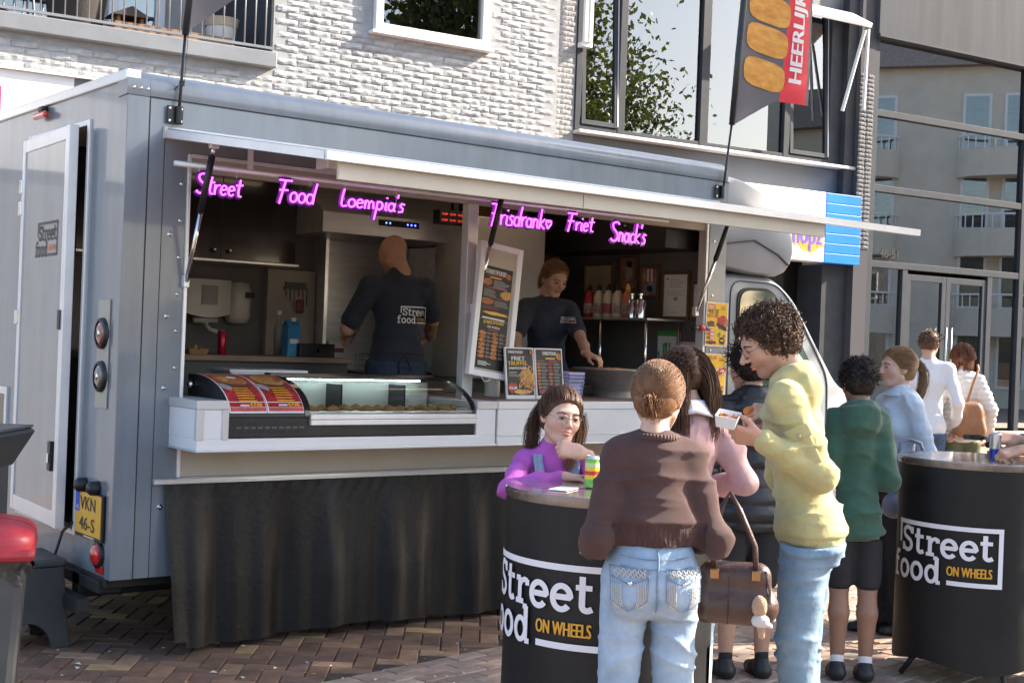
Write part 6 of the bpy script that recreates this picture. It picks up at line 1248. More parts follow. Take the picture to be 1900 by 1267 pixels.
    def headmesh(s, res=.004, jaw=1., nose=1., male=False, beard=0., lip=(.92, .58, .55), bald=False):
        V, Q = s.headsdf(res, jaw, nose, male).mesh(); V = relax(V, Q, 1); c = np.ones((len(V), 3)); x, y, z = V.T
        g = lambda cx, cy, cz, r_: np.exp(-(((np.abs(x)-cx)**2+(y-cy)**2+(z-cz)**2)/r_**2))
        bl = g(.04, .06, -.03, .026)+.7*g(0, .11, -.025, .016)+.6*g(.08, -.005, -.005, .03); c *= 1-bl[:, None]*np.array([-.06, .10, .12])
        lp = np.clip(1-(np.abs(x)/.0235)**2-((z+.0588)/.0125)**2, 0, 1)*(y > .08); lp = np.minimum(1, lp*3); c = c*(1-lp[:, None])+np.array(lip)*lp[:, None]
        sk = np.clip(1-((np.abs(x)-.031)/.017)**2-((z-.004)/.012)**2, 0, 1)*(y > .06); c *= 1-.14*sk[:, None]
        if beard: b_ = np.clip((-.028-z)/.03, 0, 1)*(y > .0)*np.clip((y+.01)/.03, 0, 1)*np.clip((z+.125)/.02, 0, 1); b_ = b_*(1-lp)*beard*(.7+.6*vnoise(V*400)); c = c*(1-b_[:, None])+np.array([.34, .28, .27])*b_[:, None]
        if not hasattr(s, 'ex'): s.ex = []
        s.ex.append((s.J['head']+(V*s.hs)@s.Mh.T, Q, c))
    def face(s, hc=(.05, .03, .02), brow=1., glasses=None, teeth=False):
        b = MB()
        for g in (-1, 1):
            u = np.linspace(0, math.pi, 9); w_ = np.linspace(0, 2*math.pi, 13); e = V3(g*.031, .0762, .0025); v = [s.hl(e+.0122*V3(math.sin(a)*math.cos(t), math.cos(a), math.sin(a)*math.sin(t))) for a in u for t in w_[:-1]]
            f = [(i*12+j, i*12+(j+1) % 12, (i+1)*12+(j+1) % 12, (i+1)*12+j) for i in range(8) for j in range(12)]; b.add(v, f[24:], EYEW); b.add(v, f[:24], IRIS)
        b.build('eyes', s.root, smooth=True)
        HM = mat('brow_%02d%02d' % (int(hc[0]*99), int(hc[1]*99)), hc, .7); b = MB()
        for g in (-1, 1):
            b.tube([s.hl((g*.014, .0905, .021)), s.hl((g*.028, .0895, .0265)), s.hl((g*.044, .080, .024)), s.hl((g*.052, .070, .018))], [.0026*s.hs*brow, .0034*s.hs*brow, .0026*s.hs*brow, .0012], HM, 6)
            b.tube([s.hl((g*.0175, .0875, .0035)), s.hl((g*.026, .0905, .0068)), s.hl((g*.036, .0895, .007)), s.hl((g*.0455, .0815, .0035))], .0013*s.hs, HM, 5)
        b.build('brows_and_lashes', s.root, smooth=True)
        if teeth: b = MB(); b.add([s.hl((x, .0935-.35*abs(x), -.0568+dz)) for dz in (-.0042, .0022) for x in np.linspace(-.016, .016, 9)], [(i, i+1, i+10, i+9) for i in range(8)], PWHT); b.build('teeth', s.root)
        if glasses:
            b = MB(); GM = mat('spectacle_'+glasses[0], glasses[1], .25, metal=.7)
            for g in (-1, 1):
                b.tube([s.hl((g*.032+.0225*math.cos(a), .1015-.10*abs(.0225*math.cos(a)*g+.0)-.012*(g*math.cos(a) > 0)*abs(math.cos(a)), -.001+.019*math.sin(a))) for a in np.linspace(0, 6.283, 21)], .0011, GM, 5)
                b.tube([s.hl((g*.0545, .092, .004)), s.hl((g*.072, .06, .006)), s.hl((g*.080, .0, .006)), s.hl((g*.079, -.02, -.008))], .0013, GM, 5)
            b.tube([s.hl((-.0095, .102, .003)), s.hl((0, .106, .006)), s.hl((.0095, .102, .003))], .0012, GM, 5); b.build('spectacles', s.root, smooth=True)
    def body(s, res=.009, legs=False, arms=(False, False), armr=.64):
        """skin: trunk, neck and whatever limbs show, joined with the head and hands"""
        J = s.J; k = s.k; S = Sdf(res); s.torso(S, -.014, .05); S.path([J['neck']+s.Ml@V3(0, 0, -.05), s.hl((0, -.028, -.06))], [.056*k, .046*s.hs], .03)
        for sd in 'LR':
            if 'el'+sd in J: S.path([J['sh'+sd], J['el'+sd], J['el'+sd]*.45+J['wr'+sd]*.55, J['wr'+sd]], [.046*k*armr, .038*k*armr, .036*k*armr, .0255*k*armr], .02)
            if legs: S.path([J['hip'+sd], J['hip'+sd]*.35+J['knee'+sd]*.65, J['knee'+sd]], [.074*k*min(1, s.bw), .062*k, .050*k], .03); S.path([J['knee'+sd], J['knee'+sd]*.68+J['ank'+sd]*.32+V3(0, -.018, 0), J['ank'+sd]], [.050*k, .054*k, .033*k], .02); S.cap(J['ank'+sd]+V3(0, -.02, -.02*k), J['ank'+sd]+V3(0, .10*k, -.035*k), .032*k, .026*k, .03)
        V, Q = S.mesh(); c = np.ones((len(V), 3)); Vs, Qs, Cs = [V], [Q], [c]; o = len(V)
        for v, q, cc in getattr(s, 'ex', []): Vs.append(v); Qs.append(q+o); Cs.append(cc); o += len(v)
        smob('body', np.concatenate(Vs), np.concatenate(Qs), s.skin, s.root, np.concatenate(Cs))
    def top(s, m, infl=.014, sleeve=1., hem=.47, res=.008, amp=.012, fr=(9, 9, 7), ar=(.062, .052, .040), seed=1, extra=None, name='top', k=.06, belly=0., collar=True, post=None):
        J = s.J; q = s.k; S = Sdf(res); s.torso(S, infl, k, belly)
        hz = hem*s.H; ml = s.Ml@V3(0, 0, 1)
        S.ell(s.hip+V3(0, -.005, hz+.06-s.hip[2]), V3(.142, .108, .10)*q*s.bw+infl, .05); 
        if collar: S.cap(J['neck']+s.Ml@V3(0, 0, -.03), J['neck']+s.Ml@V3(0, .0, .012), .066*q, .060*q, .03)
        if extra: extra(S)
        S.cut((0, 0, -1), (0, 0, hz), .01)
        for sd in 'LR':
            E_, W_, A = J['el'+sd], J['wr'+sd], J['sh'+sd]
            if sleeve >= 1: S.path([A, A*.5+E_*.5, E_, E_*.45+W_*.55, W_*(sleeve-.06)+E_*(1.06-sleeve)], [ar[0]*q+.004, ar[0]*q, ar[1]*q*1.05, (ar[1]+ar[2])*.5*q, ar[2]*q], .03)
            else: S.path([A, A+(E_-A)*sleeve], [ar[0]*q+.006, ar[0]*q], .03)
        V, Q = S.mesh(); V = relax(V, Q, 1)
        if amp: V = folds(V, Q, amp, fr, seed)
        if post: V = post(V, vnormals(V, Q))
        s.topV = V; return smob(name, V, Q, m, s.root)
    def pants(s, m, r=(.098, .074, .066, .06), res=.009, amp=.010, seed=2, short=None, name='trousers', top=.56, infl=.006):
        J = s.J; q = s.k*s.bw; S = Sdf(res); S.ell(s.hip+V3(0, -.012, -.005*s.H), V3(.158 if s.fem else .150, .122, .135)*q+infl, .05)
        if top > .58: S.ell(s.J['waist']*.5+s.hip*.5+V3(0, 0, .02), V3(.126, .098, .11)*q+infl, .04)
        for g in (-1, 1): S.ell(s.hip+V3(g*.075*q, -.058*q, -.035*s.H), V3(.082, .078, .088)*q, .03)
        for sd in 'LR':
            h, kn, an = J['hip'+sd], J['knee'+sd], J['ank'+sd]
            if short: S.path([h, h+(kn-h)*short], [r[0]*q, r[1]*q*1.12], .025)
            else: S.path([h, h*.4+kn*.6, kn, kn*.5+an*.5, an+V3(0, -.005, .0)], [r[0]*q, r[1]*q*1.1, r[1]*q, r[2]*q, r[3]*q], .014)
        S.cut((0, 0, 1), (0, 0, top*s.H), .006)
        V, Q = S.mesh(); V = relax(V, Q, 1); z = V[:, 2]/s.H
        if amp: mk = .35+1.2*np.exp(-((z-.27)/.05)**2)+1.3*np.exp(-((z-.09)/.06)**2)+.6*np.exp(-((z-.45)/.05)**2); V = folds(V, Q, amp, (7, 7, 19), seed, True, mk)
        s.pantV = V; return smob(name, V, Q, m, s.root)
    def shoes(s, m, sole=None, sock=None):
        for sd in 'LR':
            a = s.J['ank'+sd]; S = Sdf(.006); k = s.k; z = a[2]-.045*s.H
            S.path([a+V3(0, -.035*k, -.04*k), a+V3(0, .06*k, -.048*k), a+V3(0, .15*k, -.055*k)], [.040*k, .041*k, .034*k], .04); S.cap(a+V3(0, -.01, .0), a+V3(0, -.02, -.03*k), .040*k, .042*k, .03); S.cut((0, 0, -1), (0, 0, z+.004), .004); V, Q = S.mesh(); smob('shoe', V, Q, m, s.root)
            if sock: S = Sdf(.006); S.cap(a+V3(0, -.004, -.01), a+V3(0, -.004, .05*k), .037*k, .036*k, .02); V, Q = S.mesh(); smob('sock', V, Q, sock, s.root)
    def haircap(s, m, thick=.010, line=.021, low=-.075, res=.006, extra=None, amp=.004):
        S = Sdf(res); S.ell((0, -.016, .030), V3(.076, .096, .086)+thick, .03); S.ell((0, -.055, -.03), (.058+thick, .045+thick, .06), .04)
        if extra: extra(S)
        S.cut((0, .83, -.55), (0, .83*line, -.55*line), .012); S.cut((0, 0, -1), (0, 0, low), .01); V, Q = S.mesh(); V = folds(V, Q, amp, (60, 60, 22), 3); c = (.75+.35*vnoise(V*90))[:, None]*np.ones((1, 3)); smob('hair', s.J['head']+(V*s.hs)@s.Mh.T, Q, m, s.root, c)
    def roots(s, n, line=.021, thick=.010, low=-.06, seed=1):
        r_ = np.random.RandomState(seed); d = r_.normal(size=(n*4, 3)); d /= np.linalg.norm(d, axis=1)[:, None]; p = V3(0, -.016, .030)+d*(V3(.076, .096, .086)+thick); ok = (.83*p[:, 1]-.55*p[:, 2] < line) & (p[:, 2] > low); return p[ok][:n], d[ok][:n], r_
    def tohead(s, P): return s.J['head']+(P*s.hs)@s.Mh.T
def onscalp(p, thick):
    c = V3(0, -.016, .030); r_ = V3(.076, .096, .086)+thick; d = p-c; q = np.linalg.norm(d/r_, axis=-1)[..., None]; return np.where(q < 1, c+d/np.maximum(q, 1e-6), p)
def hair_tied(s, m, tie, tail=None, n=900, line=.021, thick=.011, r0=.0016, seed=1, tail_n=420, tail_r=.03, low=-.07):
    """hair drawn back over the scalp to a tie point in head space, then a tail along given points"""
    p, d, r_ = s.roots(n, line, thick, low, seed); t = np.linspace(0, 1, 9)[None, :, None]; e = V3(*tie)+r_.normal(size=(len(p), 1, 3))*.009; P = p[:, None]*(1-t)+e*t; P = onscalp(P, thick+.004+.004*np.sin(t*3.1))
    strands('hair_strands', s.tohead(P), r0, m, s.root)
    if tail is not None:
        T = np.array(tail, float); k = len(T); u = np.linspace(0, k-1.001, 12); i = u.astype(int); f = (u-i)[:, None]; C_ = T[i]*(1-f)+T[np.minimum(i+1, k-1)]*f
        off = r_.normal(size=(tail_n, 1, 3))*tail_r; w_ = np.clip(np.linspace(.25, 1.15, 12), 0, 1)[None, :, None]; w_ = w_*(1-.45*np.linspace(0, 1, 12)[None, :, None]**3); P = C_[None]+off*w_+.004*np.sin(np.linspace(0, 9, 12))[None, :, None]*r_.normal(size=(tail_n, 1, 3))
        strands('ponytail', s.tohead(P), r0*1.15, m, s.root)
def hair_long(s, m, L=.30, n=1100, line=.02, thick=.012, part=0., r0=.0018, seed=1, back=.03, bob=False):
    p, d, r_ = s.roots(n, line, thick, -.06, seed); k = 14; P = np.zeros((len(p), k, 3)); P[:, 0] = p; g = nrm(s.Mh.T@V3(0, 0, -1)); st = (L*r_.uniform(.8, 1.05, len(p))+.12*np.clip(p[:, 2]/.1, 0, 1))/k
    v = np.stack([np.sign(p[:, 0]-part)*.8, -.3*np.ones(len(p)), .25*np.ones(len(p))], 1)
    for i in range(1, k):
        v = v*.72+.42*g[None]+np.array([0, -back, 0])[None]; v += r_.normal(size=v.shape)*.04; q = P[:, i-1]+v/np.linalg.norm(v, axis=1)[:, None]*st[:, None]; q = onscalp(q, thick+.004)
        if bob: rr = np.hypot(q[:, 0], q[:, 1]+.016); kx = np.where((q[:, 2] < -.02) & (rr > .1), .1/rr, 1); q[:, 0] *= kx; q[:, 1] = -.016+(q[:, 1]+.016)*kx
        P[:, i] = q
    strands('hair_strands', s.tohead(P), r0, m, s.root, .5)
def hair_curly(s, m, n=800, L=.055, line=.026, thick=.014, r0=.0022, seed=1, curl=.010, low=-.05):
    p, d, r_ = s.roots(n, line, thick, low, seed); k = 12; t = np.linspace(0, 1, k); ph = r_.uniform(0, 6.28, len(p)); a = np.cross(d, V3(.3, .2, .9)); a /= np.linalg.norm(a, axis=1)[:, None]; b = np.cross(d, a); le = L*r_.uniform(.5, 1.1, len(p)); fw = r_.normal(size=(len(p), 3))*.35
    P = p[:, None]+(d+fw)[:, None]*(le[:, None]*t[None])[..., None]*.8+curl*(t[None, :, None])*(a[:, None]*np.cos(ph[:, None]+t[None]*9)[..., None]+b[:, None]*np.sin(ph[:, None]+t[None]*9)[..., None]); strands('hair_strands', s.tohead(P), r0, m, s.root, .6)
def drape(Vm, xs, zs, side=-1, tol=.014, off=.003):
    """y on the front (+1) or back (-1) of a mesh above points x, z"""
    out = []
    for x, z in zip(xs, zs):
        tl = tol
        while True:
            m = (np.abs(Vm[:, 0]-x) < tl) & (np.abs(Vm[:, 2]-z) < tl)
            if m.any() or tl > .1: break
            tl *= 1.6
        y = Vm[m, 1]; out.append((y.max() if side > 0 else y.min())+side*off if len(y) else 0.)
    return np.array(out)
def decal(P, mb, Vm, x0, z0, side, name, off=.004, sub=0):
    """lay a flat x,z pattern on a garment"""
    v = np.array(mb.v); X = x0+v[:, 0]*(-1 if side > 0 else 1); Z = z0+v[:, 2]
    gx = np.linspace(X.min()-.005, X.max()+.005, 12); gz = np.linspace(Z.min()-.005, Z.max()+.005, 8); G = drape(Vm, np.repeat(gx, 8), np.tile(gz, 12), side, .014, off).reshape(12, 8)
    fx = np.clip((X-gx[0])/(gx[-1]-gx[0])*11, 0, 10.999); fz_ = np.clip((Z-gz[0])/(gz[-1]-gz[0])*7, 0, 6.999); i, j = fx.astype(int), fz_.astype(int); a, b = fx-i, fz_-j; Y = (G[i, j]*(1-a)*(1-b)+G[i+1, j]*a*(1-b)+G[i, j+1]*(1-a)*b+G[i+1, j+1]*a*b)+side*np.abs(v[:, 1])*3
    mb.v = [tuple(map(float, q)) for q in zip(X, Y, Z)]; return mb.build(name, P.root)
# ------------------------------------------------------------------ clothes and hair materials
def knit(name, c, fr=260., st=.5, rough=.85):
    M = mat(name, c, rough, var=.10, vs=14, sheen=.06); n = M.node_tree.nodes; L = M.node_tree.links; tc = n.new('ShaderNodeTexCoord'); wv_ = n.new('ShaderNodeTexWave'); wv_.inputs['Scale'].default_value = fr; wv_.inputs['Distortion'].default_value = 2.5; wv_.inputs['Detail'].default_value = 2; L.new(tc.outputs['Object'], wv_.inputs[0]); bp = n.new('ShaderNodeBump'); bp.inputs['Strength'].default_value = st; bp.inputs['Distance'].default_value = .003; L.new(wv_.outputs[0], bp.inputs['Height']); L.new(bp.outputs[0], n['Principled BSDF'].inputs['Normal']); return M
NAVY = mat('navy_cotton', (.020, .026, .044), .8, var=.15, vs=10, bump=.5, bs=24, sheen=.15); DARKJ = mat('dark_denim', (.03, .045, .08), .8, var=.25, vs=25, bump=.5, bs=24); BROWN = knit('brown_knit', (.072, .034, .030), 120, .55); RIB = knit('brown_rib', (.066, .031, .027), 30, .9)
DEN1 = mat('light_denim', (.22, .32, .44), .8, col2=(.36, .46, .57), vs=9, bump=.5, bs=24); DEN2 = mat('mid_denim', (.155, .25, .34), .8, col2=(.24, .34, .43), vs=8, bump=.5, bs=24); PURP = mat('purple_cotton', (.44, .095, .42), .75, var=.10, vs=10, bump=.5, bs=24); PINKC = knit('pink_knit', (.66, .42, .43), 110, .4); WCOT = mat('white_cotton', (.72, .72, .74), .75, var=.05, bump=.1, bs=150); HOODY = mat('pale_olive_fleece', (.49, .43, .19), .85, var=.08, vs=9, bump=.5, bs=24, sheen=.25)
BPUF = mat('black_nylon', (.014, .015, .018), .42, var=.2, vs=8, bump=.2, bs=60); BCOT = mat('black_cotton', (.016, .016, .019), .8, var=.2); GREEN = mat('green_fleece', (.035, .095, .062), .85, var=.12, vs=8, bump=.5, bs=24, sheen=.25); PBLU = mat('pale_blue_cotton', (.50, .58, .66), .75, var=.06, vs=10, bump=.5, bs=24); WPUF = mat('white_nylon', (.66, .64, .61), .5, var=.05, bump=.15, bs=60); OLIV = mat('olive_trousers', (.10, .115, .06), .8, var=.12); BLUJ = mat('blue_denim', (.05, .10, .19), .8, var=.2, vs=20); SHOEB = mat('black_shoe', (.015, .015, .016), .5, var=.2); SHOEG = mat('grey_shoe', (.30, .29, .28), .6); SOCKW = mat('white_sock', (.72, .72, .72), .85, bump=.3, bs=120)
HB1 = hairmat('hair_light_brown', (.20, .098, .046)); HB2 = hairmat('hair_brown', (.10, .047, .025)); HB3 = hairmat('hair_dark', (.020, .014, .012)); HBL = hairmat('hair_dark_blonde', (.24, .14, .065)); HB4 = hairmat('hair_auburn', (.12, .045, .022)); HB5 = hairmat('hair_curly_brown', (.085, .048, .03))
FAIR = ('fair', (.60, .385, .29)); TAN = ('tan', (.50, .29, .20)); WARM = ('warm', (.55, .33, .235)); DEEP = ('deep', (.30, .165, .11))
upv = (0, 0, 1); LFT = -CR; RGT = CR; AWAY = CF; TOW = -CF

# cook, back view
a = on_y(742, 600, 1.0); ck = Person('bald cook in navy T-shirt seen from behind at the fryer', (a[0]-.02, 1.0), 24, 1.80, FLZ, 4, (28, 20, 0), TAN, build=1.08)
ck.arm('L', on_y(655, 612, 1.36), (-.7, -.3, -1)); ck.arm('R', on_y(795, 625, 1.35), (.8, -.3, -1))
ck.headmesh(.0045, 1.08, 1., True, .3); ck.hand('L', (-.3, .7, -.4), upv, .7); ck.hand('R', (-.4, .7, -.3), upv, .7); ck.body(.009, armr=1.1); ck.face()
ck.top(NAVY, .014, .80, .50, .008, .016, (8, 8, 6), (.066, .055, .05), 3, belly=.02); ck.pants(DARKJ, top=.54); ck.shoes(SHOEB)
decal(ck, logo(.235, WHT, CO), ck.topV, -.04, 1.20, -1, 'shirt_logo', .004)
b = MB(); ang = np.linspace(-1.9, 1.9, 24); zz = .555*ck.H; b.tube([(.172*math.sin(t), -.135*math.cos(t)-.004, zz+.01*math.cos(t*2)) for t in ang], .008, BCOT, 6); b.tube([(0, -.142, zz), (-.04, -.155, zz-.06), (-.03, -.15, zz-.12)], .006, BCOT, 5); b.tube([(0, -.142, zz), (.03, -.155, zz-.05), (.045, -.15, zz-.10)], .006, BCOT, 5); b.build('apron_strings', ck.root, smooth=True)
# server
sv = Person('blonde woman in navy polo shirt serving behind the right counter', (3.26, .78), 192, 1.69, FLZ, 7, (18, 24, -4), WARM, fem=True, build=1.08)
sv.arm('L', on_y(1098, 676, .16), (-.6, -.3, -1)); sv.arm('R', on_y(958, 655, .50), (.7, -.4, -1))
sv.headmesh(.003, 1., .97); sv.hand('L', TOW*.4+RGT*.6+V3(0, 0, -.2), upv, .5); sv.hand('R', TOW, upv, .5); sv.body(.008, armr=.95); sv.face((.10, .06, .03))
def polo(S): S.path([sv.J['neck']+sv.Ml@V3(-.05, .02, .0), sv.J['neck']+sv.Ml@V3(-.03, .085, -.05)], [.014, .012], .01); S.path([sv.J['neck']+sv.Ml@V3(.05, .02, .0), sv.J['neck']+sv.Ml@V3(.03, .085, -.05)], [.014, .012], .01)
sv.top(NAVY, .013, .80, .50, .008, .014, (10, 10, 8), (.056, .050, .05), 5, polo, belly=.015, collar=False); sv.pants(BCOT); sv.shoes(SHOEB)
decal(sv, logo(.085, WHT, CO), sv.topV, -.055, 1.245, 1, 'polo_logo', .004)
sv.haircap(HBL, .008, .018); hair_tied(sv, HBL, (0, -.11, .02), [(0, -.11, .02), (0, -.15, .0), (0, -.16, -.06), (0, -.14, -.12)], 900, .020, .010, tail_r=.014, tail_n=150)
b = MB(); b.tube([sv.hl((.079+.008*math.cos(t), .0, -.043+.010*math.sin(t))) for t in np.linspace(0, 6.28, 12)], .0016, mat('gold', (.7, .45, .12), .25, metal=1.), 5); b.build('earring', sv.root)

# girl in purple
gp = world(.168, 5.36); gl = Person('girl in purple top and glasses leaning on the nearer table', (gp[0], gp[1]), 186, 1.44, 0, 17, (14, 4, -6), FAIR, 1.10, 1.0, True)
gl.arm('R', dep(1046, 882, 5.04), (1, .35, -.35)); gl.arm('L', dep(1078, 838, 4.93), (-1, .0, -1))
gl.headmesh(.0026, .98, .95, lip=(.95, .55, .56)); gl.hand('R', RGT*.9+TOW*.35, upv, .25, .1); gl.hand('L', LFT*.75+V3(0, 0, .15)+TOW*.05, RGT*.3+TOW*.8+V3(0, 0, .3), .95, .6); gl.body(.008); gl.face((.045, .026, .018), .9, ('gold', (.55, .42, .36)), True)
gl.top(PURP, .008, 1., .46, .006, .014, (13, 13, 11), (.045, .040, .031), 7); gl.pants(DEN1); gl.shoes(SHOEG)
DSTR = mat('denim_strap', (.16, .22, .32), .8, col2=(.30, .37, .46), vs=12, stretch=(12, 1, 1))
for g in (-1, 1):
    xs = np.linspace(.072*g, .060*g, 16); zs = np.linspace(gl.J['neck'][2]-.025, gl.J['chest'][2]-.035, 16); w_ = .018; b = MB(); q = []
    for sx in (-w_, w_): ys = np.minimum(drape(gl.topV, xs+sx, zs, 1, .012, .005), gl.J['neck'][1]+.055+.10*np.linspace(0, 1, 16)); q.append(np.stack([xs+sx, ys, zs], 1))
    b.add([tuple(v) for v in np.concatenate(q)], [(i, i+1, i+17, i+16) for i in range(15)], DSTR); b.build('overall_strap', gl.root, solid=.004)
gl.haircap(HB2, .009, .020, extra=None); hair_tied(gl, HB2, (0, -.085, .098), [(0, -.085, .098), (-.0, -.125, .105), (.03, -.15, .03), (.075, -.12, -.06), (.085, -.085, -.13), (.08, -.07, -.18)], 1300, .021, .011, .0014, 3, 600, .017)
b = MB(); b.tube([gl.hl((.022*math.cos(t), -.092+.010*math.sin(t), .104+.018*math.sin(t))) for t in np.linspace(0, 6.28, 14)], .006, SOCKW, 6); b.build('hair_band', gl.root, smooth=True)
lk = np.array([gl.hl(p) for p in ((-.075, .01, .02), (-.088, .03, -.04), (-.075, .05, -.10), (-.06, .05, -.16), (-.05, .045, -.21))]); r_ = np.random.RandomState(4); strands('side_lock', lk[None]+r_.normal(size=(110, 1, 3))*.011, .0015, HB1, gl.root)

# woman in brown sweater
bp_ = world((1222-950)/2490*4.16, 4.16); bw = Person('woman in brown cropped sweater and light jeans seen from behind', (bp_[0], bp_[1]), 4, 1.565, 0, 4, (-22, 12, 0), FAIR, 1.0, 1.0, True, .100, hipf=.57, shw=.86)
bw.arml('L', (-.165, .17, .95), (-.25, -1, -.6)); bw.arml('R', (.165, .20, .99), (.30, -1, -.6))
bw.headmesh(.004); bw.hand('L', AWAY, upv, .4); bw.hand('R', AWAY, upv, .4); bw.body(.009); bw.face((.06, .035, .02), 1, ('rose', (.5, .32, .28)))
HEM = .625
def rib(V, N):
    z = V[:, 2]/bw.H; a = np.arctan2(V[:, 1], V[:, 0]); mk = np.clip((HEM+.055-z)/.008, 0, 1)*(np.hypot(V[:, 0]*.9, V[:, 1]*1.2) < .165); return V-N*(mk*(.012+.0022*np.sin(a*95)))[:, None]
bw.top(BROWN, .022, 1.0, HEM, .0055, .030, (5, 5, 11), (.054, .053, .043), 9, None, 'sweater', .06, collar=False, post=rib)
b = MB(); nk = bw.J['neck']; b.tube([nk+bw.Ml@V3(.066*math.cos(t), .064*math.sin(t)-.004, .010+.006*math.sin(t)) for t in np.linspace(0, 6.28, 26)], .012, RIB, 8); b.build('sweater_collar', bw.root, smooth=True)
bw.pants(DEN1, (.086, .068, .060, .066), .006, .014, 4, None, 'jeans', .66, .010); bw.shoes(SHOEG)
# jeans details: waistband, centre seam, embroidered pockets
STI = mat('pale_stitching', (.55, .52, .46), .7); DDN = mat('dark_denim_edge', (.10, .16, .26), .8, col2=(.25, .33, .43), vs=30); pv = bw.pantV; Hh = bw.H
def seam(P, pts, r_, m, name, side=-1): 
    xs = np.array([p[0] for p in pts]); zs = np.array([p[1] for p in pts]); ys = drape(P.pantV, xs, zs, side, .012, .0015); b = MB(); b.tube([(x, y, z) for x, y, z in zip(xs, ys, zs)], r_, m, 5); return b.build(name, P.root, smooth=True)
seam(bw, [(.002*math.sin(t*9), .63*Hh-.19*t) for t in np.linspace(0, 1, 20)], .0028, DDN, 'centre_seam')
for z in (.598, .580): seam(bw, [(x, (z+.022)*Hh-.016*(1-(x/.15)**2)) for x in np.linspace(-.11, .11, 30)], .0018, DDN, 'waist_seam')
for g in (-1, 1):
    cx = g*.083; zt = .594*Hh; w_, h_ = .056, .132
    out = [(cx-w_, zt), (cx+w_, zt), (cx+w_*.95, zt-h_*.75), (cx, zt-h_), (cx-w_*.95, zt-h_*.75), (cx-w_, zt)]; pts = []
    for (x0, z0), (x1, z1) in zip(out[:-1], out[1:]): pts += [(x0+(x1-x0)*t, z0+(z1-z0)*t) for t in np.linspace(0, 1, 9)[:-1]]
    seam(bw, pts+[pts[0]], .0020, DDN, 'pocket_edge')
    flap_ = [(cx-w_+2*w_*t, zt-.028-.022*(1-abs(2*t-1))) for t in np.linspace(0, 1, 16)]; seam(bw, flap_, .0022, DDN, 'pocket_flap')
    for q in range(6): r1 = .50+.10*q; seam(bw, [(cx+sd_*(w_*.92*r1*(1-.25*max(0, t-.6)/.4)+.0016*math.sin(t*40+q)), zt-.05-.072*t) for sd_ in (1,) for t in np.linspace(0, 1, 14)], .0014, STI, 'pocket_embroidery'); seam(bw, [(cx-(w_*.92*r1*(1-.25*max(0, t-.6)/.4)+.0016*math.sin(t*40+q)), zt-.05-.072*t) for t in np.linspace(0, 1, 14)], .0014, STI, 'pocket_embroidery')
    for q in range(3): seam(bw, [(cx+w_*.85*t, zt-.010-.007*q-.006*math.sin(t*19+q*2)) for t in np.linspace(-1, 1, 30)], .0015, STI, 'pocket_embroidery')
    y = drape(pv, [cx], [zt-.048], -1)[0]; b = MB(); b.lathe([(0, -.004), (.006, -.003), (.008, .002)], (cx, y, zt-.046), CHR, 10, axis='y'); b.build('pocket_stud', bw.root, smooth=True)
bw.haircap(HB1, .010, .024, -.085); hair_tied(bw, HB1, (0, -.112, -.030), [(0, -.108, -.030), (.004, -.132, -.030), (.012, -.138, -.055), (.008, -.118, -.070)], 1700, .026, .012, .0014, 6, 420, .020)
b = MB(); b.tube([bw.hl((.020*math.cos(t), -.118, -.036+.018*math.sin(t))) for t in np.linspace(0, 6.28, 14)], .004, HB3, 6); b.build('hair_tie', bw.root)

# handbag with plush charm
LEA = mat('brown_leather', (.062, .028, .020), .42, var=.2, vs=10, bump=.25, bs=80, coat=.15)
hb = dep(1368, 1085, 4.30); t = thing('handbag', 'dark brown leather handbag hanging at the side of brown sweater woman', 'handbag', (hb[0], hb[1], hb[2]), CFA-math.pi/2-.15)
S = Sdf(.006); S.cap((-.09, 0, -.06), (.07, 0, -.06), .062, .062, .03).cap((-.08, 0, .035), (.06, 0, .035), .045, .045, .05); V, Q = S.mesh(); V = folds(V, Q, .006, (9, 9, 9), 3); smob('body', V, Q, LEA, t)
for y in (-.035, .035): b = MB(); b.tube([(-.075, y, .05), (-.085, y*.8, .14), (-.06, y*.3, .25), (-.035, 0, .30), (.0, y*.3, .24), (.05, y*.8, .13), (.055, y, .05)], .009, LEA, 8); b.build('handle', t, smooth=True)
for x in (-.075, .055): b = MB(); b.box((x-.014, -.062, .03), (x+.014, -.046, .062), mat('antique_gold', (.35, .2, .1), .3, metal=1.)); b.build('buckle', t, bevel=.003)
b = MB(); b.tube([(.085, -.03, .06), (.10, -.04, 0), (.10, -.05, -.06)], .005, LEA, 6); b.build('charm_strap', t)
b = MB(); b.tube([(-.03, -.062, .04), (-.028, -.066, -.05), (-.03, -.06, -.11)], .0015, SEAM, 4); b.build('stitched_seam', t)
ch = thing('plush_charm', 'small beige and white plush rabbit charm hanging from the handbag', 'keychain', dep(1408, 1140, 4.20), CFA-math.pi/2); PL1 = mat('beige_plush', (.50, .30, .17), .95, bump=1., bs=220, sheen=.5); PL2 = mat('white_plush', (.70, .66, .62), .95, bump=1., bs=220, sheen=.5)
S = Sdf(.004); S.ell((0, 0, .03), (.024, .022, .034), .02); V, Q = S.mesh(); smob('head', folds(V, Q, .004, (120, 120, 120), 2), Q, PL1, ch); S = Sdf(.004); S.ell((.004, 0, -.015), (.028, .022, .022), .01).cap((.004, 0, -.02), (.036, 0, -.03), .008, .008, .01); V, Q = S.mesh(); smob('body', folds(V, Q, .003, (120, 120, 120), 4), Q, PL2, ch); S = Sdf(.004); S.cap((.008, 0, -.035), (.010, 0, -.062), .013, .010, .01); V, Q = S.mesh(); smob('legs', V, Q, PL1, ch)

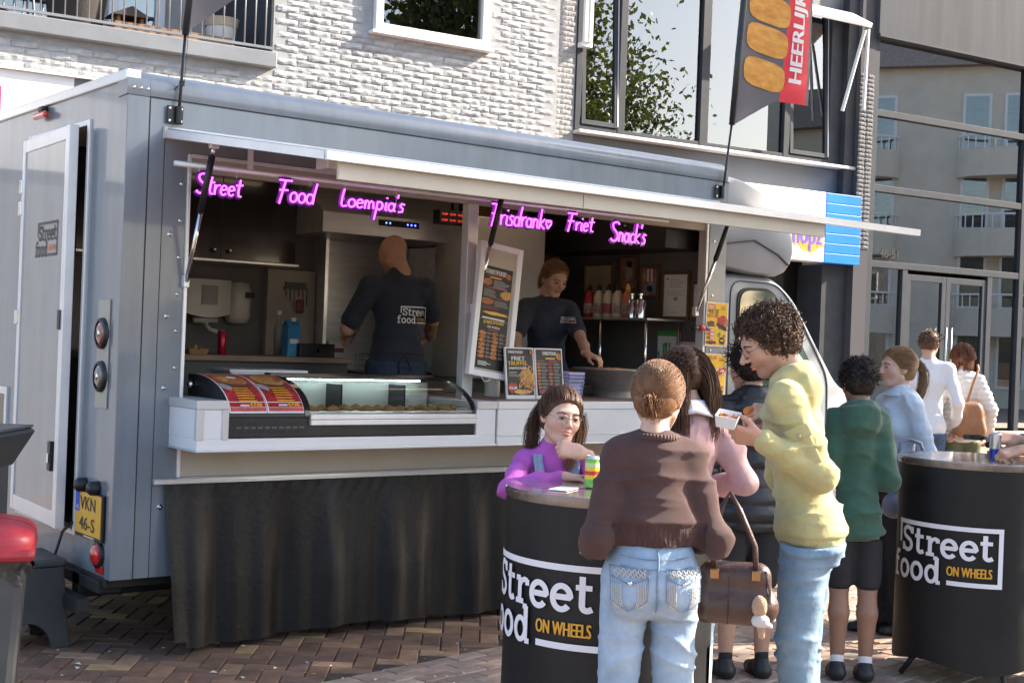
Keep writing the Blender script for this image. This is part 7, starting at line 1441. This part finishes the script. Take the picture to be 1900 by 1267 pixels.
# woman in pink cardigan
pp = world((1282-950)/2490*5.58, 5.58); pk = Person('long haired woman in pink cardigan standing behind brown sweater woman', (pp[0], pp[1]), 14, 1.62, 0, 5, (10, 14, 0), FAIR, 1., .98, True)
pk.arml('L', (-.18, .22, 1.0), (-.5, -1, -.3)); pk.arml('R', (.17, .20, 1.0), (.6, -1, -.3))
pk.headmesh(.0045); pk.hand('L', AWAY, upv); pk.hand('R', LFT+AWAY, upv); pk.body(.010); pk.face((.05, .03, .02))
pk.top(PINKC, .018, 1., .47, .007, .022, (9, 9, 8), (.056, .052, .040), 12, None, 'cardigan'); pk.pants(DEN2, top=.48); pk.shoes(SHOEG)
b = MB(); nk = pk.J['neck']; b.grid(lambda u, v: tuple(nk+pk.Ml@V3((.070+.05*v)*math.cos(u*6.283), (.068+.035*v)*math.sin(u*6.283)-.005, .022-.055*v-.02*v*abs(math.cos(u*6.283)))), 28, 4, WCOT); b.build('shirt_collar', pk.root, smooth=True, solid=.006)
pk.haircap(HB2, .012, .022, -.10); hair_long(pk, HB2, .34, 1500, .022, .013, .01, .0017, 8, .05)

# person in black puffer jacket
fp = world((1400-950)/2490*6.55, 6.55); pf = Person('dark haired person in black puffer jacket and shorts by the truck cab', (fp[0], fp[1]), 12, 1.64, 0, 3, (25, 10, 0), TAN, 1., 1.0, False, .10)
pf.arml('L', (-.15, .22, 1.0), (-.5, -.7, -1)); pf.arml('R', (.15, .22, 1.0), (.5, -.7, -1)); pf.headmesh(.005); pf.body(.009, True); pf.face((.03, .02, .02))
def puff(V, N, sp=.085, a_=.016): return V+N*(a_*(np.abs(np.sin(V[:, 2]*math.pi/sp))**.6-.6))[:, None]
def hoodx(P, r_=.115, rr=.022):
    def f(S): S.ell(P.J['neck']+P.Ml@V3(0, -.075, -.05), V3(r_*.86, .048, .080), .035, P.Ml); S.path([P.J['neck']+P.Ml@V3(.072*math.cos(t), .070*math.sin(t), .000+.020*math.sin(-t)) for t in np.linspace(-3.6, .5, 9)], [rr]*9, .02)
    return f
pf.top(BPUF, .028, 1., .44, .008, .010, (8, 8, 8), (.068, .062, .05), 14, hoodx(pf, .12), 'puffer_jacket', post=lambda V, N: puff(V, N)); pf.pants(BCOT, short=.95, name='shorts', top=.45); pf.shoes(SHOEB, None, BCOT)
pf.haircap(HB3, .016, .024); hair_curly(pf, HB3, 700, .05, .026, .016, .002, 3, .008)
b = MB(); pf_t = pf.hl((.02, -.115, .02)); S = Sdf(.006); S.ell(pf_t, (.03, .03, .03), .01); V, Q = S.mesh(); smob('hair_bun', V, Q, HB3, pf.root, np.ones((len(V), 3)))

# man in pale olive hoodie
mp_ = world((1512-950)/2490*5.12, 5.12); mn = Person('curly haired man in pale olive hoodie eating a snack', (mp_[0], mp_[1]), 72, 1.80, 0, 12, (20, 27, 0), WARM, 1.02, 1.0, False, .085, shw=.9)
mn.arm('L', dep(1412, 812, 4.93), (-.3, .0, -1)); mn.arm('R', dep(1442, 762, 5.22), (.3, .0, -1))
mn.headmesh(.003, 1.05, 1.05, True, .45); mn.hand('L', LFT*.9+V3(0, 0, .12)+AWAY*.2, TOW*.75+V3(0, 0, -.55), .55, .2); mn.hand('R', LFT*.9+TOW*.25+V3(0, 0, .05), TOW*.55+V3(0, 0, .8)+RGT*.2, .55, .7, 0., .0032, True); mn.body(.008); mn.face((.05, .032, .022), 1.2, ('thin', (.25, .22, .2)))
mn.top(HOODY, .014, 1., .475, .0055, .030, (6, 6, 13), (.060, .056, .042), 17, hoodx(mn, .14, .031), 'hoodie', .07, post=lambda V, N: V-N*(.008*np.clip((.475*mn.H+.055-V[:, 2])/.006, 0, 1)*(np.hypot(V[:, 0], V[:, 1]) < .3)*(1+.25*np.sin(np.arctan2(V[:, 1], V[:, 0])*90)))[:, None])
mn.pants(DEN2, (.094, .074, .066, .066), .007, .018, 6, None, 'jeans', .485); mn.shoes(SHOEB)
# chest-arm cargo pocket on the near sleeve
e0_, s0_ = mn.J['elL'], mn.J['shL']; ax_ = nrm(e0_-s0_); out_ = nrm(V3(-1, 0, 0)-ax_*(V3(-1, 0, 0)@ax_)); wd_ = np.cross(ax_, out_); b = MB(); ct_ = s0_+(e0_-s0_)*.60
def pk_(u, v, r_): a = (u-.5)*1.25; return tuple(ct_+ax_*(v-.5)*.155+(out_*math.cos(a)+wd_*math.sin(a))*r_)
b.grid(lambda u, v: pk_(u, v, .074-.010*(abs(2*u-1)**6+abs(2*v-1)**8 > .9)), 14, 14, HOODY); b.build('sleeve_pocket', mn.root, smooth=True); b = MB(); b.grid(lambda u, v: pk_(u*1.06-.03, v*.34-.02, .079-.012*(v > .95)), 14, 6, HOODY); b.build('pocket_flap', mn.root, smooth=True, solid=.004); b = MB(); q_ = V3(*pk_(.5, .2, .083)); S = Sdf(.003); S.ell(q_, (.009, .009, .009), .005); V, Q = S.mesh(); smob('pocket_button', V, Q, mat('button', (.4, .38, .22), .5), mn.root)
mn.haircap(HB5, .010, .023, -.06); hair_curly(mn, HB5, 1300, .028, .026, .013, .0026, 9, .012, -.055)
# snack and tray
p = mn.J['wrL']; w0 = rotm('z', mn.th)@p+mn.p0; q = w0+LFT*.13+V3(0, 0, .045); t = thing('paper_tray', 'white paper snack tray in the hand of the hoodie man', 'tray', q, .3); tray(t, .085, .065, .045, PWHT); b = MB(); leafball(b, (0, 0, .03), .04, .01, 24, .016, mat('snack_orange', (.65, .22, .05), .6, var=.2), np.random.RandomState(2)); b.build('snack_pieces', t); t.rotation_euler = (.15, -.2, .6)
w0 = rotm('z', mn.th)@mn.J['wrR']+mn.p0; S = Sdf(.003); S.cap((0, 0, 0), (.03, 0, .008), .015, .013, .01); V, Q = S.mesh(); t = smob('snack_bite', folds(V, Q, .004, (90, 90, 90), 2), Q, mat('snack_orange', (.65, .22, .05), .6), None); t.location = tuple(w0+LFT*.125+V3(0, 0, .0)+TOW*.03); tag(t, 'orange snack bite held in the fingers of the hoodie man', 'snack')

# boy in green hoodie
gp = world((1600-950)/2490*6.58, 6.58); gk = Person('kid in dark green hoodie and black shorts seen from behind', (gp[0], gp[1]), -6, 1.585, 0, 4, (15, 8, 0), DEEP, 1.02, .76, False, .075, shw=.9)
gk.arml('L', (-.07, .21, .98), (-.25, -.4, -1)); gk.arml('R', (.07, .21, .98), (.25, -.4, -1)); gk.headmesh(.005); gk.body(.008, True); gk.face((.02, .015, .012))
gk.top(GREEN, .024, 1., .43, .0075, .032, (5, 5, 11), (.056, .054, .044), 21, hoodx(gk, .115), 'hoodie'); gk.pants(BCOT, (.10, .088, .07, .06), short=.88, name='shorts', top=.44); gk.shoes(SHOEB, None, SOCKW)
gk.haircap(HB3, .012, .026); hair_curly(gk, HB3, 900, .020, .028, .014, .002, 5, .008)

# girl with ponytail in pale blue shirt
ip = world((1668-950)/2490*7.75, 7.75); pg = Person('girl with ponytail in pale blue collared shirt looking left', (ip[0], ip[1]), 108, 1.655, 0, 0, (-6, 0, 0), FAIR, 1.02, 1.06, True, .07, .06)
pg.arml('L', (-.18, .03, .82), (-.3, -1, 0)); pg.arml('R', (.2, .18, .98), (.3, -1, -.3)); pg.headmesh(.0032); pg.hand('L', V3(0, 0, -1)+LFT*.5, TOW, .6); pg.hand('R', V3(0, 0, -1)+LFT*.5, AWAY, .6); pg.body(.009); pg.face((.10, .06, .035))
pg.top(PBLU, .016, 1.0, .49, .0075, .024, (9, 9, 8), (.056, .052, .042), 23, None, 'shirt'); pg.pants(BCOT, (.10, .09, .09, .10), top=.50); pg.shoes(SHOEB)
b = MB(); nk = pg.J['neck']; b.grid(lambda u, v: tuple(nk+V3((.060+.045*v)*math.cos(-.9+u*4.94+math.pi/2+.45-1.57+.0), (.060+.045*v)*math.sin(-.9+u*4.94-.0+math.pi/2+.45-1.57)-.005, .030-.050*v)), 28, 4, PBLU); b.build('shirt_collar', pg.root, smooth=True, solid=.005)
pg.haircap(HBL, .009, .020); hair_tied(pg, HBL, (0, -.115, .03), [(0, -.115, .03), (0, -.15, .03), (0, -.175, -.03), (0, -.17, -.11), (.0, -.14, -.2)], 900, .021, .011, .0018, 12, 320, .017)
gb_ = dep(1690, 870, 7.40); t = thing('grey_bag', 'grey blue shoulder bag held by the ponytail girl', 'bag', (gb_[0], gb_[1], gb_[2]-.05), CFA-math.pi/2+.2); GBM = mat('grey_blue_nylon', (.20, .22, .28), .6, var=.15, bump=.2)
S = Sdf(.009); S.cap((-.09, 0, -.14), (.09, 0, -.14), .07, .07, .04).cap((-.08, 0, 0), (.08, 0, 0), .06, .06, .05).cap((-.08, 0, .10), (.08, 0, .10), .045, .045, .08); V, Q = S.mesh(); smob('body', folds(V, Q, .014, (7, 7, 4), 3), Q, GBM, t); b = MB(); b.tube([(-.08, 0, .12), (-.06, .02, .2), (.0, .03, .22), (.06, .02, .2), (.08, 0, .12)], .010, GBM, 6); b.build('handle', t, smooth=True); b = MB(); b.lathe([(.03, -.012), (.055, -.012), (.055, .012), (.03, .012), (.03, -.012)], (-.05, -.075, -.15), PWHT, 20, axis='y'); b.build('badge_ring', t, smooth=True)

# two walkers
jp = world((1722-950)/2490*12.4, 12.4); jm = Person('man in white shirt and jeans walking away beside a woman', (jp[0], jp[1]), -14, 1.86, 0, 2, (-12, 4, 0), WARM, .98, 1.0, False, .07, .12)
jm.arml('L', (-.27, .05, .95), (-.3, -1, 0)); jm.arml('R', (.27, .08, .95), (.3, -1, 0)); jm.headmesh(.006, 1., 1., True); jm.hand('R', (0, 0, -1), CR, .5, res=.006); jm.hand('L', (0, 0, -1), -CR, .5, res=.006); jm.body(.012); jm.top(WCOT, .020, 1., .47, .012, .014, (6, 6, 5), (.055, .048, .038), 31, None, 'shirt'); jm.pants(BLUJ, res=.012, top=.48); jm.shoes(SHOEB); jm.haircap(HB2, .006, .03, -.05); hair_curly(jm, HB2, 500, .02, .032, .008, .003, 3, .004)
kp = world((1786-950)/2490*12.6, 12.6); kw = Person('woman in white quilted jacket and olive trousers walking away', (kp[0], kp[1]), -6, 1.745, 0, 2, (-20, 2, 0), WARM, 1., 1.05, True, .07, .10)
kw.arml('L', (-.25, .10, .92), (-.3, -1, 0)); kw.arml('R', (.27, .05, .90), (.3, -1, 0)); kw.headmesh(.006); kw.hand('R', (0, 0, -1), CR, .5, res=.006); kw.hand('L', (0, 0, -1), -CR, .5, res=.006); kw.body(.012); kw.top(WPUF, .022, 1., .46, .010, .006, (8, 8, 8), (.062, .055, .046), 33, None, 'quilted_jacket', post=lambda V, N: puff(V, N, .05, .014)); kw.pants(OLIV, (.105, .095, .085, .08), .012, top=.47); kw.shoes(SHOEG); kw.haircap(HB4, .014, .022, -.11); hair_long(kw, HB4, .13, 900, .022, .016, 0, .003, 4, .02, True)
t = thing('shoulder_bag', 'tan leather bucket bag on the back of white jacket woman', 'bag', (kp[0]+TOW[0]*.20+CR[0]*.02, kp[1]+TOW[1]*.20+CR[1]*.02, 1.03), CFA-math.pi/2); TANL = mat('tan_leather', (.26, .12, .05), .5, var=.2)
S = Sdf(.010); S.cap((-.10, 0, -.12), (.10, 0, -.12), .05, .05, .04).cap((-.08, 0, -.04), (.08, 0, -.04), .05, .05, .10).cap((-.06, 0, .05), (.06, 0, .05), .045, .045, .10).cap((-.05, 0, .12), (.05, 0, .12), .035, .035, .12); V, Q = S.mesh(); smob('body', V, Q, TANL, t); b = MB(); b.tube([(-.04, 0, .13), (0, -.02, .3), (.06, .0, .46), (.08, .08, .5)], .012, TANL, 6); b.build('strap', t, smooth=True)

# person at the right table, mostly out of frame
rp_ = world((2075-950)/2490*6.75, 6.75); rt = Person('person at the right edge reaching to the table with one tattooed arm', (rp_[0], rp_[1]), 82, 1.76, 0, 10, (0, 15, 0), WARM)
rt.arm('L', dep(1893, 832, 6.55), (-.4, -.6, -1)); rt.arm('R', dep(1885, 812, 6.85), (.5, -.5, -1)); rt.headmesh(.005, 1., 1., True); rt.hand('R', LFT*.95+V3(0, 0, .05), V3(0, 0, .7)+TOW*.7, .75, .4); rt.hand('L', LFT*.9+V3(0, 0, -.25), V3(0, 0, .9)+TOW*.3, .7, .5); rt.body(.009, armr=1.05); rt.face()
rt.top(BCOT, .022, .7, .48, .010, .014, (7, 7, 6), (.062, .055, .05), 41); rt.pants(DARKJ); rt.shoes(SHOEB); rt.haircap(HB3, .008, .028)
b = MB(); W_, E_ = rt.J['wrR'], rt.J['elR']; ax_ = nrm(E_-W_); c_ = W_+ax_*.035; a_ = nrm(np.cross(ax_, V3(0, 0, 1))); b_ = np.cross(ax_, a_); b.tube([c_+(a_*math.cos(t)+b_*math.sin(t))*.032 for t in np.linspace(0, 6.28, 18)], .008, mat('watch_steel', (.5, .5, .5), .3, metal=.9), 6); b.build('wrist_watch', rt.root, smooth=True)

# bicycle behind the right table
bk = world((1830-950)/2490*7.7, 7.7); t = thing('bicycle', 'dark bicycle parked behind the right table with its handlebar showing', 'bicycle', (bk[0], bk[1], 0), CFA-math.pi/2-.15)
BFR = mat('bicycle_black', (.02, .02, .022), .35, coat=.4)
for x in (-.05, 1.0):
    b = MB(); b.lathe([(.325, -.018), (.345, -.01), (.345, .01), (.325, .018), (.325, -.018)], (0, 0, 0), BLK, 40, axis='y'); o = b.build('wheel', t, smooth=True); o.location = (x, 0, .345)
    b = MB()
    for k in range(18): a = k*.349; b.tube([(0, .01*(-1)**k, 0), (.325*math.cos(a), 0, .325*math.sin(a))], .0015, CHR, 4)
    q = b.build('spokes', o)
b = MB(); b.tube([(-.05, 0, .345), (.06, 0, .66), (.12, 0, .92)], .018, BFR, 8); b.tube([(.08, 0, .72), (.45, 0, .30), (.62, 0, .82)], .017, BFR, 8); b.tube([(.45, 0, .30), (1.0, 0, .345), (.58, 0, .72)], .012, BFR, 8); b.build('frame', t, smooth=True)
b = MB(); b.tube([(.12, 0, .92), (.13, 0, 1.06), (.08, 0, 1.10)], .015, BFR, 8); b.tube([(.02, -.30, 1.13), (.05, -.20, 1.13), (.06, 0, 1.11), (.05, .20, 1.13), (.02, .30, 1.13)], .012, BFR, 8); b.build('handlebar', t, smooth=True)
for s_ in (-1, 1): b = MB(); b.tube([(.03, s_*.22, 1.13), (-.04, s_*.34, 1.125)], .018, BLK, 10); b.build('grip', t, smooth=True)
b = MB(); b.box((.03, -.05, 1.11), (.10, .03, 1.17), BLK); b.build('bell', t, bevel=.015)
S = Sdf(.009); S.ell((.66, 0, .90), (.12, .06, .03), .02).cap((.60, 0, .90), (.52, 0, .895), .03, .02, .03); V, Q = S.mesh(); smob('saddle', V, Q, BLK, t)
